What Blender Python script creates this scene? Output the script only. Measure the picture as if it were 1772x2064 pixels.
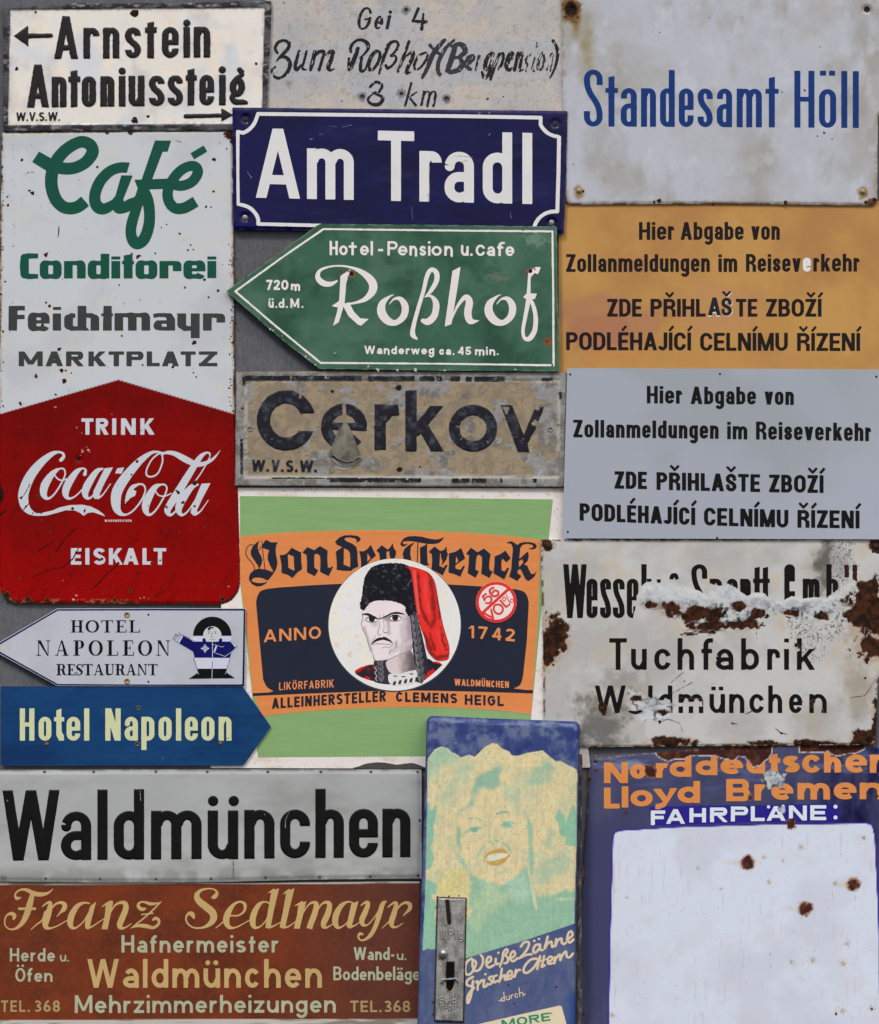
import bpy, math, random
import numpy as np
from mathutils import Vector

# ------------------------------------------------------------------ scene, camera, light
for o in list(bpy.data.objects): bpy.data.objects.remove(o)
SC = bpy.context.scene
COL = SC.collection
MM = 0.001                    # one unit of the drawing grid is one millimetre on the wall
ZB = 0.35                     # height of the lowest visible strip of wall above ground
CAMD = 9.0
cam = bpy.data.cameras.new("camera"); camo = bpy.data.objects.new("camera", cam); COL.objects.link(camo)
cam.sensor_width = 36.0; cam.sensor_fit = 'VERTICAL'; cam.sensor_height = 36.0
cam.lens = 36.0 * CAMD / 2.064
cam.clip_start = 0.1; cam.clip_end = 200
camo.location = (0.0, -CAMD, ZB + 1.032); camo.rotation_euler = (math.radians(90), 0, 0)
SC.camera = camo
w = bpy.data.worlds.new("World"); SC.world = w; w.use_nodes = True
nt = w.node_tree; bg = nt.nodes.get("Background")
sky = nt.nodes.new("ShaderNodeTexSky"); sky.sky_type = 'NISHITA'; sky.sun_disc = False
SUN_EL, SUN_AZ = 48.0, -28.0     # azimuth measured from straight in front of the wall, minus = from the left
sky.sun_elevation = math.radians(SUN_EL)
sky.sun_rotation = math.radians(180 + SUN_AZ)
sky.air_density = 1.0; sky.dust_density = 3.0; sky.ozone_density = 1.0
nt.links.new(sky.outputs[0], bg.inputs[0]); bg.inputs[1].default_value = 0.117
sun = bpy.data.lights.new("sun", 'SUN'); suno = bpy.data.objects.new("sun", sun); COL.objects.link(suno)
sun.energy = 1.5; sun.angle = math.radians(12); sun.color = (1.0, 0.96, 0.9)
el, az = math.radians(SUN_EL), math.radians(SUN_AZ)
sd = Vector((math.sin(az) * math.cos(el), -math.cos(az) * math.cos(el), math.sin(el)))
suno.rotation_euler = sd.to_track_quat('Z', 'Y').to_euler()
SC.view_settings.view_transform = 'Standard'; SC.view_settings.look = 'None'
SC.view_settings.exposure = 0.25; SC.view_settings.gamma = 1.0; SC.view_settings.use_curve_mapping = False
SC.cycles.max_bounces = 5

EXPO = np.array([0.800, 0.780, 0.768]); SHEEN = 0.008        # what a white sheet on this wall reflects, so that swatches turn into base colours
def alb(c):
    c = np.asarray(c, float) / 255.0
    l = np.where(c <= 0.04045, c / 12.92, ((c + 0.055) / 1.055) ** 2.4)
    return np.clip((l - SHEEN) / EXPO, 0.0018, 0.9)

# ------------------------------------------------------------------ noise
_T = {}
def vnoise(X, Y, s, seed=0):
    if seed not in _T: _T[seed] = np.random.RandomState(seed * 7 + 3).rand(256, 256)
    T = _T[seed]
    sx, sy = (s if isinstance(s, tuple) else (s, s))
    x = X / sx + 1000.37; y = Y / sy + 1000.71
    xi = np.floor(x).astype(int); yi = np.floor(y).astype(int)
    fx = x - xi; fy = y - yi
    fx = fx * fx * (3 - 2 * fx); fy = fy * fy * (3 - 2 * fy)
    a = T[yi % 256, xi % 256]; b = T[yi % 256, (xi + 1) % 256]
    c = T[(yi + 1) % 256, xi % 256]; d = T[(yi + 1) % 256, (xi + 1) % 256]
    return (a * (1 - fx) + b * fx) * (1 - fy) + (c * (1 - fx) + d * fx) * fy
def fbm(X, Y, s, o=4, seed=0):
    r = 0; a = 1.0; t = 0
    for k in range(o):
        f = 2.03 ** k
        ss = (s[0] / f, s[1] / f) if isinstance(s, tuple) else s / f
        r = r + a * vnoise(X, Y, ss, seed + k * 13); t += a; a *= 0.60
    return r / t
def sst(x, a, b):
    t = np.clip((x - a) / (b - a), 0, 1); return t * t * (3 - 2 * t)
def mixc(a, b, m):
    return a * (1 - m[..., None]) + np.asarray(b, float) * m[..., None]
def blobf(X, Y, x, y, rx, ry=None, rot=0):
    ry = ry or rx; c, s = math.cos(rot), math.sin(rot)
    u = ((X - x) * c + (Y - y) * s) / rx; v = (-(X - x) * s + (Y - y) * c) / ry
    return np.sqrt(u * u + v * v)
def segd(X, Y, x0, y0, x1, y1):
    dx, dy = x1 - x0, y1 - y0; L = dx * dx + dy * dy + 1e-9
    t = np.clip(((X - x0) * dx + (Y - y0) * dy) / L, 0, 1)
    return np.hypot(X - x0 - t * dx, Y - y0 - t * dy)

# ------------------------------------------------------------------ outlines: strokes and polygons gathered into one distance field
def crop(x0, y0, wd):
    s = wd / 1772.0
    def f(p):
        return (x0 + p[0] * s, y0 + p[1] * s) + ((p[2] * s,) if len(p) > 2 else ())
    f.s = s
    return f

def catmull(P, n=6, closed=False):
    P = [tuple(map(float, p)) for p in P]
    if len(P) < 3: return P
    A = np.array(P); N = len(A); out = []
    rng = range(N if closed else N - 1)
    for i in rng:
        if closed: p0, p1, p2, p3 = A[(i - 1) % N], A[i], A[(i + 1) % N], A[(i + 2) % N]
        else: p0, p1, p2, p3 = A[max(i - 1, 0)], A[i], A[i + 1], A[min(i + 2, N - 1)]
        for k in range(n):
            t = k / n
            q = 0.5 * ((2 * p1) + (-p0 + p2) * t + (2 * p0 - 5 * p1 + 4 * p2 - p3) * t * t + (-p0 + 3 * p1 - 3 * p2 + p3) * t ** 3)
            out.append(tuple(q))
    if not closed: out.append(tuple(A[-1]))
    return out

def poly_sdf(X, Y, P):
    d = np.full(X.shape, 1e9); ins = np.zeros(X.shape, bool)
    n = len(P)
    for i in range(n):
        x0, y0 = P[i][:2]; x1, y1 = P[(i + 1) % n][:2]
        d = np.minimum(d, segd(X, Y, x0, y0, x1, y1))
        if y0 != y1:
            c = ((Y < y0) != (Y < y1)) & (X < (x1 - x0) * (Y - y0) / (y1 - y0) + x0)
            ins ^= c
    return np.where(ins, -d, d)

class Shape:
    def __init__(s): s.ops = []
    def stroke(s, pts, w=None, butt=(1, 1), sign=1, smooth=0, closed=False):
        if smooth: pts = catmull(pts, smooth, closed)
        if closed: pts = list(pts) + [pts[0]]
        P = [(p[0], p[1], (p[2] if len(p) > 2 else w) / 2) for p in pts]
        s.ops.append(('s', P, butt, sign)); return s
    def poly(s, pts, sign=1, smooth=0):
        if smooth: pts = catmull(pts, smooth, True)
        s.ops.append(('p', [(p[0], p[1]) for p in pts], None, sign)); return s
    def disc(s, x, y, r, sign=1, ry=None):
        if ry and abs(ry - r) > 0.05:
            return s.poly([(x + r * math.cos(a * math.pi / 16), y + ry * math.sin(a * math.pi / 16)) for a in range(32)], sign)
        s.ops.append(('d', (x, y, r), None, sign)); return s
    def bbox(s):
        xs = []; ys = []
        for k, P, b, sg in s.ops:
            if sg < 0: continue
            if k == 'd': xs += [P[0] - P[2], P[0] + P[2]]; ys += [P[1] - P[2], P[1] + P[2]]
            elif k == 's':
                for q in P: xs += [q[0] - q[2], q[0] + q[2]]; ys += [q[1] - q[2], q[1] + q[2]]
            else:
                for q in P: xs.append(q[0]); ys.append(q[1])
        return min(xs), min(ys), max(xs), max(ys)
    def raster(s, res, pad=3.0, rough=0, rsc=4.0, seed=1, carve=None, grow=0):
        x0, y0, x1, y1 = s.bbox(); pad = pad + rough * 2 + max(grow, 0)
        xs = np.arange(x0 - pad, x1 + pad + res, res); ys = np.arange(y0 - pad, y1 + pad + res, res)
        X, Y = np.meshgrid(xs, ys); D = np.full(X.shape, 50.0)
        def win(a, b, c, d):
            i0 = max(int((a - xs[0]) / res) - 1, 0); i1 = min(int((c - xs[0]) / res) + 3, len(xs))
            j0 = max(int((b - ys[0]) / res) - 1, 0); j1 = min(int((d - ys[0]) / res) + 3, len(ys))
            return slice(j0, j1), slice(i0, i1)
        for k, P, butt, sg in s.ops:
            m = 4.0
            if k == 'd':
                W = win(P[0] - P[2] - m, P[1] - P[2] - m, P[0] + P[2] + m, P[1] + P[2] + m)
                d = np.hypot(X[W] - P[0], Y[W] - P[1]) - P[2]
            elif k == 'p':
                px = [q[0] for q in P]; py = [q[1] for q in P]
                W = win(min(px) - m, min(py) - m, max(px) + m, max(py) + m)
                if X[W].size == 0: continue
                d = poly_sdf(X[W], Y[W], P)
            else:
                px = [q[0] for q in P]; py = [q[1] for q in P]; r = max(q[2] for q in P) + m
                W = win(min(px) - r, min(py) - r, max(px) + r, max(py) + r)
                XX, YY = X[W], Y[W]
                if XX.size == 0: continue
                d = np.full(XX.shape, 50.0); ox, oy = xs[W[1].start], ys[W[0].start]; own = np.full(XX.shape, -1)
                for i in range(len(P) - 1):
                    a, b = P[i], P[i + 1]; rr = max(a[2], b[2]) + m
                    i0 = max(int((min(a[0], b[0]) - rr - ox) / res), 0); i1 = int((max(a[0], b[0]) + rr - ox) / res) + 2
                    j0 = max(int((min(a[1], b[1]) - rr - oy) / res), 0); j1 = int((max(a[1], b[1]) + rr - oy) / res) + 2
                    S = (slice(j0, max(j1, 0)), slice(i0, max(i1, 0)))
                    xx, yy = XX[S], YY[S]
                    if xx.size == 0: continue
                    dx, dy = b[0] - a[0], b[1] - a[1]; L = dx * dx + dy * dy + 1e-9
                    t = np.clip(((xx - a[0]) * dx + (yy - a[1]) * dy) / L, 0, 1)
                    q = np.hypot(xx - a[0] - t * dx, yy - a[1] - t * dy) - (a[2] + (b[2] - a[2]) * t)
                    up = q < d[S]; d[S] = np.where(up, q, d[S]); own[S] = np.where(up, i, own[S])
                for e in (0, 1):
                    if not butt[e] or len(P) < 2: continue
                    p, q = (P[0], P[1]) if e == 0 else (P[-1], P[-2])
                    dx, dy = p[0] - q[0], p[1] - q[1]; L = math.hypot(dx, dy) + 1e-9; dx /= L; dy /= L
                    u = (XX - p[0]) * dx + (YY - p[1]) * dy
                    d = np.where(own == (0 if e == 0 else len(P) - 2), np.maximum(d, u), d)
            if sg > 0: D[W] = np.minimum(D[W], d)
            else: D[W] = np.maximum(D[W], -d)
        D -= grow
        if rough: D = D + rough * (fbm(X, Y, rsc, 3, seed) - 0.5) * 2
        if carve is not None: D = np.maximum(D, carve(X, Y))
        return X, Y, D

# ------------------------------------------------------------------ filled marching squares: field -> real plate mesh with edges
_CASES = {}
for cs in range(1, 16):
    ins = [(cs >> k) & 1 for k in range(4)]; lst = []
    for k in range(4):
        if ins[k]: lst.append(('n', k))
        if ins[k] != ins[(k + 1) % 4]: lst.append(('e', k))
    seg = []
    for i in range(len(lst)):
        a, b = lst[i], lst[(i + 1) % len(lst)]
        if a[0] == 'e' and b[0] == 'e' and ins[a[1]] and not ins[(a[1] + 1) % 4]: seg.append((i, (i + 1) % len(lst)))
    _CASES[cs] = (lst, seg)

def persp(x, y, d):
    k = 1 - d * MM / CAMD
    return (x - 886.0) * k * MM, (1032.0 - y) * k * MM + ZB + 1.032

def plate(name, fld, d, thick, mat, parent=None, height=None, color=None, merge=None, origin=None):
    """FLD (X, Y, D): solid where D < 0; its face stands D mm off the wall (plus HEIGHT mm), its edge is THICK mm deep."""
    X, Y, D = fld
    if merge is None: merge = height is None and color is None
    ny, nx = D.shape; D = np.where(np.abs(D) < 1e-4, 1e-4, D)
    I = D < 0
    if not I.any(): return None
    Ia, Ib, Ic, Id = I[:-1, :-1], I[:-1, 1:], I[1:, 1:], I[1:, :-1]
    case = Ia * 1 + Ib * 2 + Ic * 4 + Id * 8
    nid = np.arange(ny * nx).reshape(ny, nx)
    N = ny * nx
    hid = N + np.arange(ny * (nx - 1)).reshape(ny, nx - 1); NH = N + ny * (nx - 1)
    vid = NH + np.arange((ny - 1) * nx).reshape(ny - 1, nx); NV = NH + (ny - 1) * nx
    th = D[:, :-1] / (D[:, :-1] - D[:, 1:] + 1e-12); tv = D[:-1] / (D[:-1] - D[1:] + 1e-12)
    th = np.clip(th, 0, 1); tv = np.clip(tv, 0, 1)
    def cat(A, hx, vx): return np.concatenate([A.ravel(), hx.ravel(), vx.ravel()])
    VX = cat(X, X[:, :-1] + th * (X[:, 1:] - X[:, :-1]), X[:-1]); VY = cat(Y, Y[:, :-1], Y[:-1] + tv * (Y[1:] - Y[:-1]))
    VD = cat(D, np.zeros_like(th), np.zeros_like(tv))
    faces = []; walls = []
    def ref(j, i, k):
        if k[0] == 'n': return nid[j + (1 if k[1] in (2, 3) else 0), i + (1 if k[1] in (1, 2) else 0)]
        return (hid[j, i], vid[j, i + 1], hid[j + 1, i], vid[j, i])[k[1]]
    for cs, (lst, seg) in _CASES.items():
        j, i = np.nonzero(case == cs)
        if len(j) == 0: continue
        if cs == 15 and merge:
            brk = np.ones(len(j), bool); brk[1:] = (j[1:] != j[:-1]) | (i[1:] != i[:-1] + 1)
            st = np.nonzero(brk)[0]; en = np.append(st[1:], len(j)) - 1
            a = nid[j[st], i[st]]; b = nid[j[st], i[en] + 1]; c = nid[j[st] + 1, i[en] + 1]; dd = nid[j[st] + 1, i[st]]
            faces.append(np.stack([dd, c, b, a], 1)); continue
        R = [ref(j, i, k) for k in lst]
        faces.append(np.stack(R[::-1], 1))
        for a, b in seg: walls.append(np.stack([R[a], R[b]], 1))
    used = np.unique(np.concatenate([f.ravel() for f in faces]))
    rm = np.full(NV, -1); rm[used] = np.arange(len(used))
    x = VX[used]; y = VY[used]
    dep = np.full(len(used), float(d))
    if height is not None: dep = dep + height(x, y, VD[used])
    if walls:
        wl = np.concatenate(walls); wu = np.unique(wl)
        wm = np.full(NV, -1); wm[wu] = np.arange(len(wu)); n0 = len(used); n1 = n0 + len(wu)
        wx = VX[wu]; wy = VY[wu]; wd = dep[rm[wu]]
        x = np.concatenate([x, wx, wx]); y = np.concatenate([y, wy, wy]); dep = np.concatenate([dep, wd, wd - thick])
        A = wm[wl[:, 0]]; B = wm[wl[:, 1]]
        wf = np.stack([n0 + A, n0 + B, n1 + B, n1 + A], 1)
    PX, PZ = persp(x, y, dep)
    if origin is None: origin = parent['_o'] if parent is not None else (0, 0, 0)
    co = np.stack([PX - origin[0], -dep * MM - origin[1], PZ - origin[2]], 1)
    fl = [rm[f] for f in faces] + ([wf] if walls else [])
    sizes = np.concatenate([np.full(len(f), f.shape[1]) for f in fl]); idx = np.concatenate([f.ravel() for f in fl])
    me = bpy.data.meshes.new(name)
    me.vertices.add(len(co)); me.vertices.foreach_set("co", co.astype(np.float32).ravel())
    me.loops.add(len(idx)); me.loops.foreach_set("vertex_index", idx.astype(np.int32))
    me.polygons.add(len(sizes)); st = np.concatenate([[0], np.cumsum(sizes)[:-1]])
    me.polygons.foreach_set("loop_start", st.astype(np.int32))
    me.polygons.foreach_set("use_smooth", np.full(len(sizes), height is not None))
    me.update(calc_edges=True)
    if color is not None:
        at = me.color_attributes.new("Paint", 'FLOAT_COLOR', 'POINT')
        dd = np.concatenate([VD[used], np.zeros(2 * len(wu))]) if walls else VD[used]
        c, wear = color(x, y, dd)
        buf = np.ones((len(co), 4), np.float32); buf[:, :3] = alb(c); buf[:, 3] = wear
        at.data.foreach_set("color", buf.ravel())
    me.materials.append(mat)
    o = bpy.data.objects.new(name, me); COL.objects.link(o)
    if parent is not None: o.parent = parent
    else: o.location = origin
    return o

def thing(name, label, cat, x, y, d=0):
    o = bpy.data.objects.new(name, None); COL.objects.link(o)
    px, pz = persp(x, y, d); o.location = (px, -d * MM, pz); o['_o'] = (px, -d * MM, pz)
    o['label'] = label; o['category'] = cat; o.empty_display_size = 0.05
    return o

# ------------------------------------------------------------------ materials (all node based)
_M = {}
def mat(kind, rgb=None, rough=0.35, metal=0.0, bump=0.15, bscale=60.0, var=0.08, vscale=12.0, stretch=(1, 1, 1), spec=0.22, fine=0.06):
    key = (kind, tuple(rgb) if rgb is not None else None, rough, metal, bump, bscale, var, vscale, stretch, spec, fine)
    if key in _M: return _M[key]
    m = bpy.data.materials.new(kind); m.use_nodes = True; n = m.node_tree.nodes; L = m.node_tree.links
    b = n.get("Principled BSDF")
    tc = n.new("ShaderNodeTexCoord"); mp = n.new("ShaderNodeMapping"); mp.inputs[3].default_value = stretch
    L.new(tc.outputs['Object'], mp.inputs[0])
    def noise(sc, det=5, ro=0.6):
        t = n.new("ShaderNodeTexNoise"); t.inputs['Scale'].default_value = sc; t.inputs['Detail'].default_value = det
        t.inputs['Roughness'].default_value = ro; L.new(mp.outputs[0], t.inputs['Vector']); return t.outputs[0]
    def mth(op, a, bb, c=None):
        t = n.new("ShaderNodeMath"); t.operation = op
        for i, v in enumerate((a, bb, c)):
            if v is None: continue
            if isinstance(v, (int, float)): t.inputs[i].default_value = v
            else: L.new(v, t.inputs[i])
        return t.outputs[0]
    n1 = noise(vscale, 6); n2 = noise(420.0, 3, 0.7)
    f = mth('MULTIPLY_ADD', mth('SUBTRACT', n1, 0.5), var * 4, mth('MULTIPLY_ADD', mth('SUBTRACT', n2, 0.5), fine * 4, 1.0))
    vm = n.new("ShaderNodeVectorMath"); vm.operation = 'SCALE'; L.new(f, vm.inputs['Scale'])
    at = None
    if rgb is None:
        at = n.new("ShaderNodeVertexColor"); at.layer_name = "Paint"; L.new(at.outputs[0], vm.inputs[0])
    else:
        c = alb(rgb); vm.inputs[0].default_value = tuple(c)
    L.new(vm.outputs[0], b.inputs['Base Color'])
    b.inputs['Metallic'].default_value = metal
    b.inputs['Specular IOR Level'].default_value = spec
    rg = mth('MULTIPLY_ADD', mth('SUBTRACT', noise(25.0, 4), 0.5), 0.5 * rough, rough)
    if at is not None:
        mx = n.new("ShaderNodeMix"); L.new(at.outputs[1], mx.inputs[0]); L.new(rg, mx.inputs[2]); mx.inputs[3].default_value = 0.95
        rg = mx.outputs[0]
    L.new(rg, b.inputs['Roughness'])
    bm = n.new("ShaderNodeBump"); bm.inputs['Distance'].default_value = 0.002
    h = noise(bscale, 5, 0.6)
    if at is not None:
        h2 = noise(300.0, 4, 0.7)
        h = mth('ADD', h, mth('MULTIPLY', h2, mth('MULTIPLY', at.outputs[1], 2.5)))
    L.new(h, bm.inputs['Height']); bm.inputs['Strength'].default_value = bump
    L.new(bm.outputs[0], b.inputs['Normal'])
    _M[key] = m; return m
ENAMEL = mat("enamel", None, 0.22, bump=0.08, bscale=14.0, var=0.02, fine=0.015)
MATTE = mat("weathered_paint", None, 0.55, bump=0.25, bscale=40.0, var=0.04, fine=0.05)
METAL = mat("worn_metal", None, 0.5, 0.0, bump=0.5, bscale=60.0, var=0.05, fine=0.08)
RUST = mat("rust", None, 0.9, bump=1.0, bscale=250.0, var=0.12, fine=0.25, vscale=90.0)
DARK = mat("dark_iron", (52, 46, 42), 0.7, bump=0.8, bscale=200.0, var=0.2, fine=0.2)
ZINC = mat("zinc_screw", (125, 126, 124), 0.4, 0.6, bump=0.4, bscale=200.0, var=0.1, fine=0.1)
BRASS = mat("brass_ring", (150, 122, 82), 0.45, 0.4, bump=0.6, bscale=300.0, var=0.25, fine=0.2, vscale=80)
def paint(rgb, rough=0.3, var=0.04, fine=0.03, bump=0.08, bscale=14.0, vscale=12.0):
    return mat("paint", rgb, rough, bump=bump, bscale=bscale, var=var, fine=fine, vscale=vscale)

def lathe(name, prof, x, y, d, mat_, parent, seg=20):
    """prof: (radius, height above the plate) in mm, turned about the axis square to the wall."""
    V = []; F = []
    for r, h in prof:
        for k in range(seg):
            a = 2 * math.pi * k / seg
            px, pz = persp(x + r * math.cos(a), y + r * math.sin(a), d + h)
            V.append((px - parent['_o'][0], -(d + h) * MM - parent['_o'][1], pz - parent['_o'][2]))
    for i in range(len(prof) - 1):
        for k in range(seg):
            k2 = (k + 1) % seg
            F.append((i * seg + k, (i + 1) * seg + k, (i + 1) * seg + k2, i * seg + k2))
    F.append(tuple((len(prof) - 1) * seg + k for k in range(seg)))
    me = bpy.data.meshes.new(name); me.from_pydata(V, [], F); me.update()
    me.polygons.foreach_set("use_smooth", [True] * len(F)); me.materials.append(mat_)
    o = bpy.data.objects.new(name, me); COL.objects.link(o); o.parent = parent; return o
def rivet(x, y, d, parent, r=5, mat_=None, name="screw", h=2.2):
    return lathe(name, [(r, 0), (r * .95, h * .35), (r * .75, h * .75), (r * .4, h), (r * .01, h * 1.03)], x, y, d, mat_ or ZINC, parent)
def grommet(x, y, d, parent, r=7, ri=4, mat_=None):
    return lathe("screw", [(r, 0), (r, 1.0), (r * .85, 1.7), (ri, 1.2), (ri, -0.6), (ri * .3, -0.9), (ri * .05, -0.9)], x, y, d, mat_ or BRASS, parent)

def chips(parent, pts, d, seed=1, rim=(128, 84, 52), core=(52, 36, 30), lines=(), name="rust_chips", rimw=1.1, res=0.8, rough=0.55):
    """small flakes of bare rusty metal: irregular blobs, one part of the sign"""
    s = Shape(); rnd = random.Random(seed)
    for p in pts:
        x, y, r = p
        for k in range(1 if r < 1.6 else 4):
            a = rnd.random() * 6.28; q = r * (0.0 if k == 0 else rnd.uniform(.3, .8))
            s.disc(x + q * math.cos(a), y + q * math.sin(a), r * (0.85 if k == 0 else rnd.uniform(.35, .6)))
    for ln in lines:
        s.stroke(ln, butt=(0, 0))
    fl = s.raster(res, rough=rough, rsc=2.2, seed=seed + 5)
    def colf(x, y, dd):
        c = mixc(np.broadcast_to(np.array(rim, float), x.shape + (3,)), core, sst(-dd, 0.1, rimw))
        c = c * (0.75 + 0.5 * fbm(x, y, 3.0, 3, seed)[..., None])
        return c, np.full(x.shape, 1.0)
    o = plate(name, fl, d, 0.3, RUST, parent, color=colf)
    if o: o['kind'] = 'stuff'
    return o
def rndpts(n, x0, y0, x1, y1, r0, r1, seed, fn=None):
    rnd = random.Random(seed); out = []
    while len(out) < n:
        x, y = rnd.uniform(x0, x1), rnd.uniform(y0, y1)
        if fn and not fn(x, y): continue
        out.append((x, y, r0 + (r1 - r0) * rnd.random() ** 3))
    return out
# ------------------------------------------------------------------ sign painter's alphabet: every letter as strokes between given edges
class Sty:
    def __init__(s, t, th=None, k=0.5, n=2.0, ta=0, desc=0.28, dot='r', rnd=0, ttop=1, slant=0.0, e_open=0.30, g=0.8, caps=0, wide=1.0, at=0.6, rarc=0, ssharp=0):
        s.t = t; s.th = th or t; s.k = k; s.n = n; s.ta = ta; s.desc = desc; s.dot = dot; s.rnd = rnd; s.ttop = ttop
        s.slant = slant; s.e_open = e_open; s.g = g; s.wide = wide; s.at = at
CARON = {'Ř': 'R', 'Š': 'S', 'Ž': 'Z', 'Č': 'C'}
ACUTE = {'Í': 'I', 'É': 'E', 'é': 'e', 'Ý': 'Y', 'Á': 'A'}
UML = {'Ü': 'U', 'ü': 'u', 'ö': 'o', 'ä': 'a', 'Ö': 'O', 'Ä': 'A'}
def glyph(ch, w, C, X, S):
    """list of ops in (u right, v up)"""
    t, th = S.t, S.th; out = []
    def R(x0, y0, x1, y1): out.append(('p', [(x0, y0), (x1, y0), (x1, y1), (x0, y1)]))
    def Dg(x0, y0, x1, y1, hw): out.append(('p', [(x0 - hw / 2, y0), (x0 + hw / 2, y0), (x1 + hw / 2, y1), (x1 - hw / 2, y1)]))
    def arc(xl, xr, yb, yt, a0, a1, top=None):
        Ry = min((yt - yb) / 2, S.k * (xr - xl) * (1 if S.k < 5 else 9)); rx = (xr - xl) / 2 - t / 2; ry = Ry - th / 2
        cx = (xl + xr) / 2; cu = yt - Ry; cl = yb + Ry; pts = []
        N = max(int(abs(a1 - a0) / 10), 1)
        for i in range(N + 1):
            a = a0 + (a1 - a0) * i / N; r = math.radians(a); c, s_ = math.cos(r), math.sin(r)
            q = 2.0 / S.n
            px = cx + rx * math.copysign(abs(c) ** q, c); sy = math.copysign(abs(s_) ** q, s_)
            if abs(s_) < 1e-6: sy = 0; up = (top if top is not None else (a % 360 < 1 and a1 > a0 and i == 0) or (abs(a % 360 - 180) < 1 and a1 > a0 and i == N))
            elif abs(c) < 1e-6: up = s_ > 0
            else: up = s_ > 0
            py = (cu if up else cl) + ry * sy
            W = math.hypot(t * c, th * s_) if S.n <= 2.01 else (t * abs(c) ** 1.0 + th * abs(s_) ** 2.5) / (abs(c) + abs(s_) ** 2.5)
            pts.append((px, py, W))
        return pts
    def st(pts, b=(1, 1)): out.append(('s', pts, b))
    def ring(xl, xr, yb, yt):
        p = arc(xl, xr, yb, yt, 0, 180, True) + arc(xl, xr, yb, yt, 180, 360, False); st(p + [p[0]], (0, 0))
    def cc(xl, xr, yb, yt, lo=None):
        H = yt - yb
        if S.ta == 0:
            Ry = min(H / 2, S.k * (xr - xl))
            f = min(0.34 * H, H * 0.5 - 0.3 * t)
            if Ry > f:
                A = math.degrees(math.asin(min((Ry - f) / (Ry - th / 2), .9)))
                return arc(xl, xr, yb, yt, A, 180, True) + arc(xl, xr, yb, yt, 180, 360 - A, False)
            return [(xr - t / 2, yt - f, t)] + arc(xl, xr, yb, yt, 0, 180, True) + arc(xl, xr, yb, yt, 180, 360, False) + [(xr - t / 2, yb + (lo or f), t)]
        return arc(xl, xr, yb, yt, S.ta, 180, True) + arc(xl, xr, yb, yt, 180, 360 - S.ta, False)
    def arch(xl, xr, yt, yb=0.0):
        a = arc(xl, xr, yb, yt, 90 if S.n > 3 else 165, 0, True)
        if S.n > 3: R(xl, yt - th, (xl + xr) / 2 + 1, yt)
        st(a + [(xr - t / 2, yb, t)], (0, 1))
    def dots(xs, y, C=C):
        r = t * 0.5
        for x in xs:
            if S.dot == 'r': out.append(('d', x, y, r * 1.08))
            else: R(x - r, y - r * .8, x + r, y + r * .8)
    base = ch
    if ch in CARON:
        base = CARON[ch]; m = w / 2; y0 = C + t * .55; y1 = C + t * 1.75; q = t * 1.05
        st([(m - q, y1, t * .62), (m, y0 + .1 * t, t * .62), (m + q, y1, t * .62)])
    if ch in ACUTE:
        base = ACUTE[ch]; m = w / 2; hh = C if ch.isupper() else X
        st([(m - t * .35, hh + t * .45, t * .68), (m + t * .75, hh + t * 1.75, t * .68)])
    if ch in UML:
        base = UML[ch]; hh = C if ch.isupper() else X; q = max(w * 0.24, t * .75)
        yy = hh + t * 0.95 if ch.isupper() else min(C - t * .45, hh + t * 1.25)
        if ch.islower() and S.at == 0.99: yy = C - t * .4
        dots([w / 2 - q, w / 2 + q], yy)
    c = base; D = S.desc * C
    if c in 'oO0QD' and c != 'D': ring(0, w, 0, X if c == 'o' else C)
    elif c == 'n': R(0, 0, t, X); arch(t * .15, w, X)
    elif c == 'h': R(0, 0, t, C); arch(t * .15, w, X)
    elif c == 'm':
        m = w / 2; R(0, 0, t, X); arch(t * .15, m + t / 2, X); arch(m - t * .35, w, X)
    elif c == 'u':
        R(w - t, 0, w, X); st([(t / 2, X, t)] + arc(0, w - t * .15, 0, X, 180, 345, False), (1, 0))
    elif c == 'r':
        R(0, 0, t, X); ww = w * 1.25 + t * .2
        st(arc(t * .1, ww, 0, X, 165, 62, True), (0, 1)) if S.ta else st(arc(t * .1, w, X - w * 2, X, 165, 0, True) + [(w - t / 2, X - max(t * 1.15, w * .5), t)], (0, 1))
    elif c == 'a':
        hb = X * .60; R(w - t, 0, w, X - (w * S.k if S.k < 5 else X * .4))
        if S.ta: st(arc(w * .04, w, -X * .1 if 0 else 0, X, 142, 0, True) + [(w - t / 2, X * .3, t)], (1, 0))
        else: st([(t / 2 + w * .01, X - max(X * .27, w * S.k * .8), t)] + arc(w * .01, w, 0, X, 180, 0, True) + [(w - t / 2, X * .3, t)], (1, 0))
        p = arc(0, w, 0, hb, 90, 180, True) + arc(0, w, 0, hb, 180, 300, False)
        st([(w - t * .5, hb - th / 2, th)] + p + [(w - t * .5, th * .6, th)], (0, 0))
    elif c == 'd': R(w - t, 0, w, C); ring(0, w, 0, X)
    elif c == 'b': R(0, 0, t, C); ring(0, w, 0, X)
    elif c == 'p': R(0, -D, t, X); ring(0, w, 0, X)
    elif c == 'q': R(w - t, -D, w, X); ring(0, w, 0, X)
    elif c == 'g':
        ring(0, w, X * .02, X); yb = -D
        st([(w - t / 2, X, t), (w - t / 2, yb + w * .45, t)] + arc(0, w, yb, yb + w * 1.0, 360, 200, False), (1, 1))
    elif c == 'e':
        m = X * .5; lo = None; hb = th * (.78 if t / X > .28 else .92)
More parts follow.
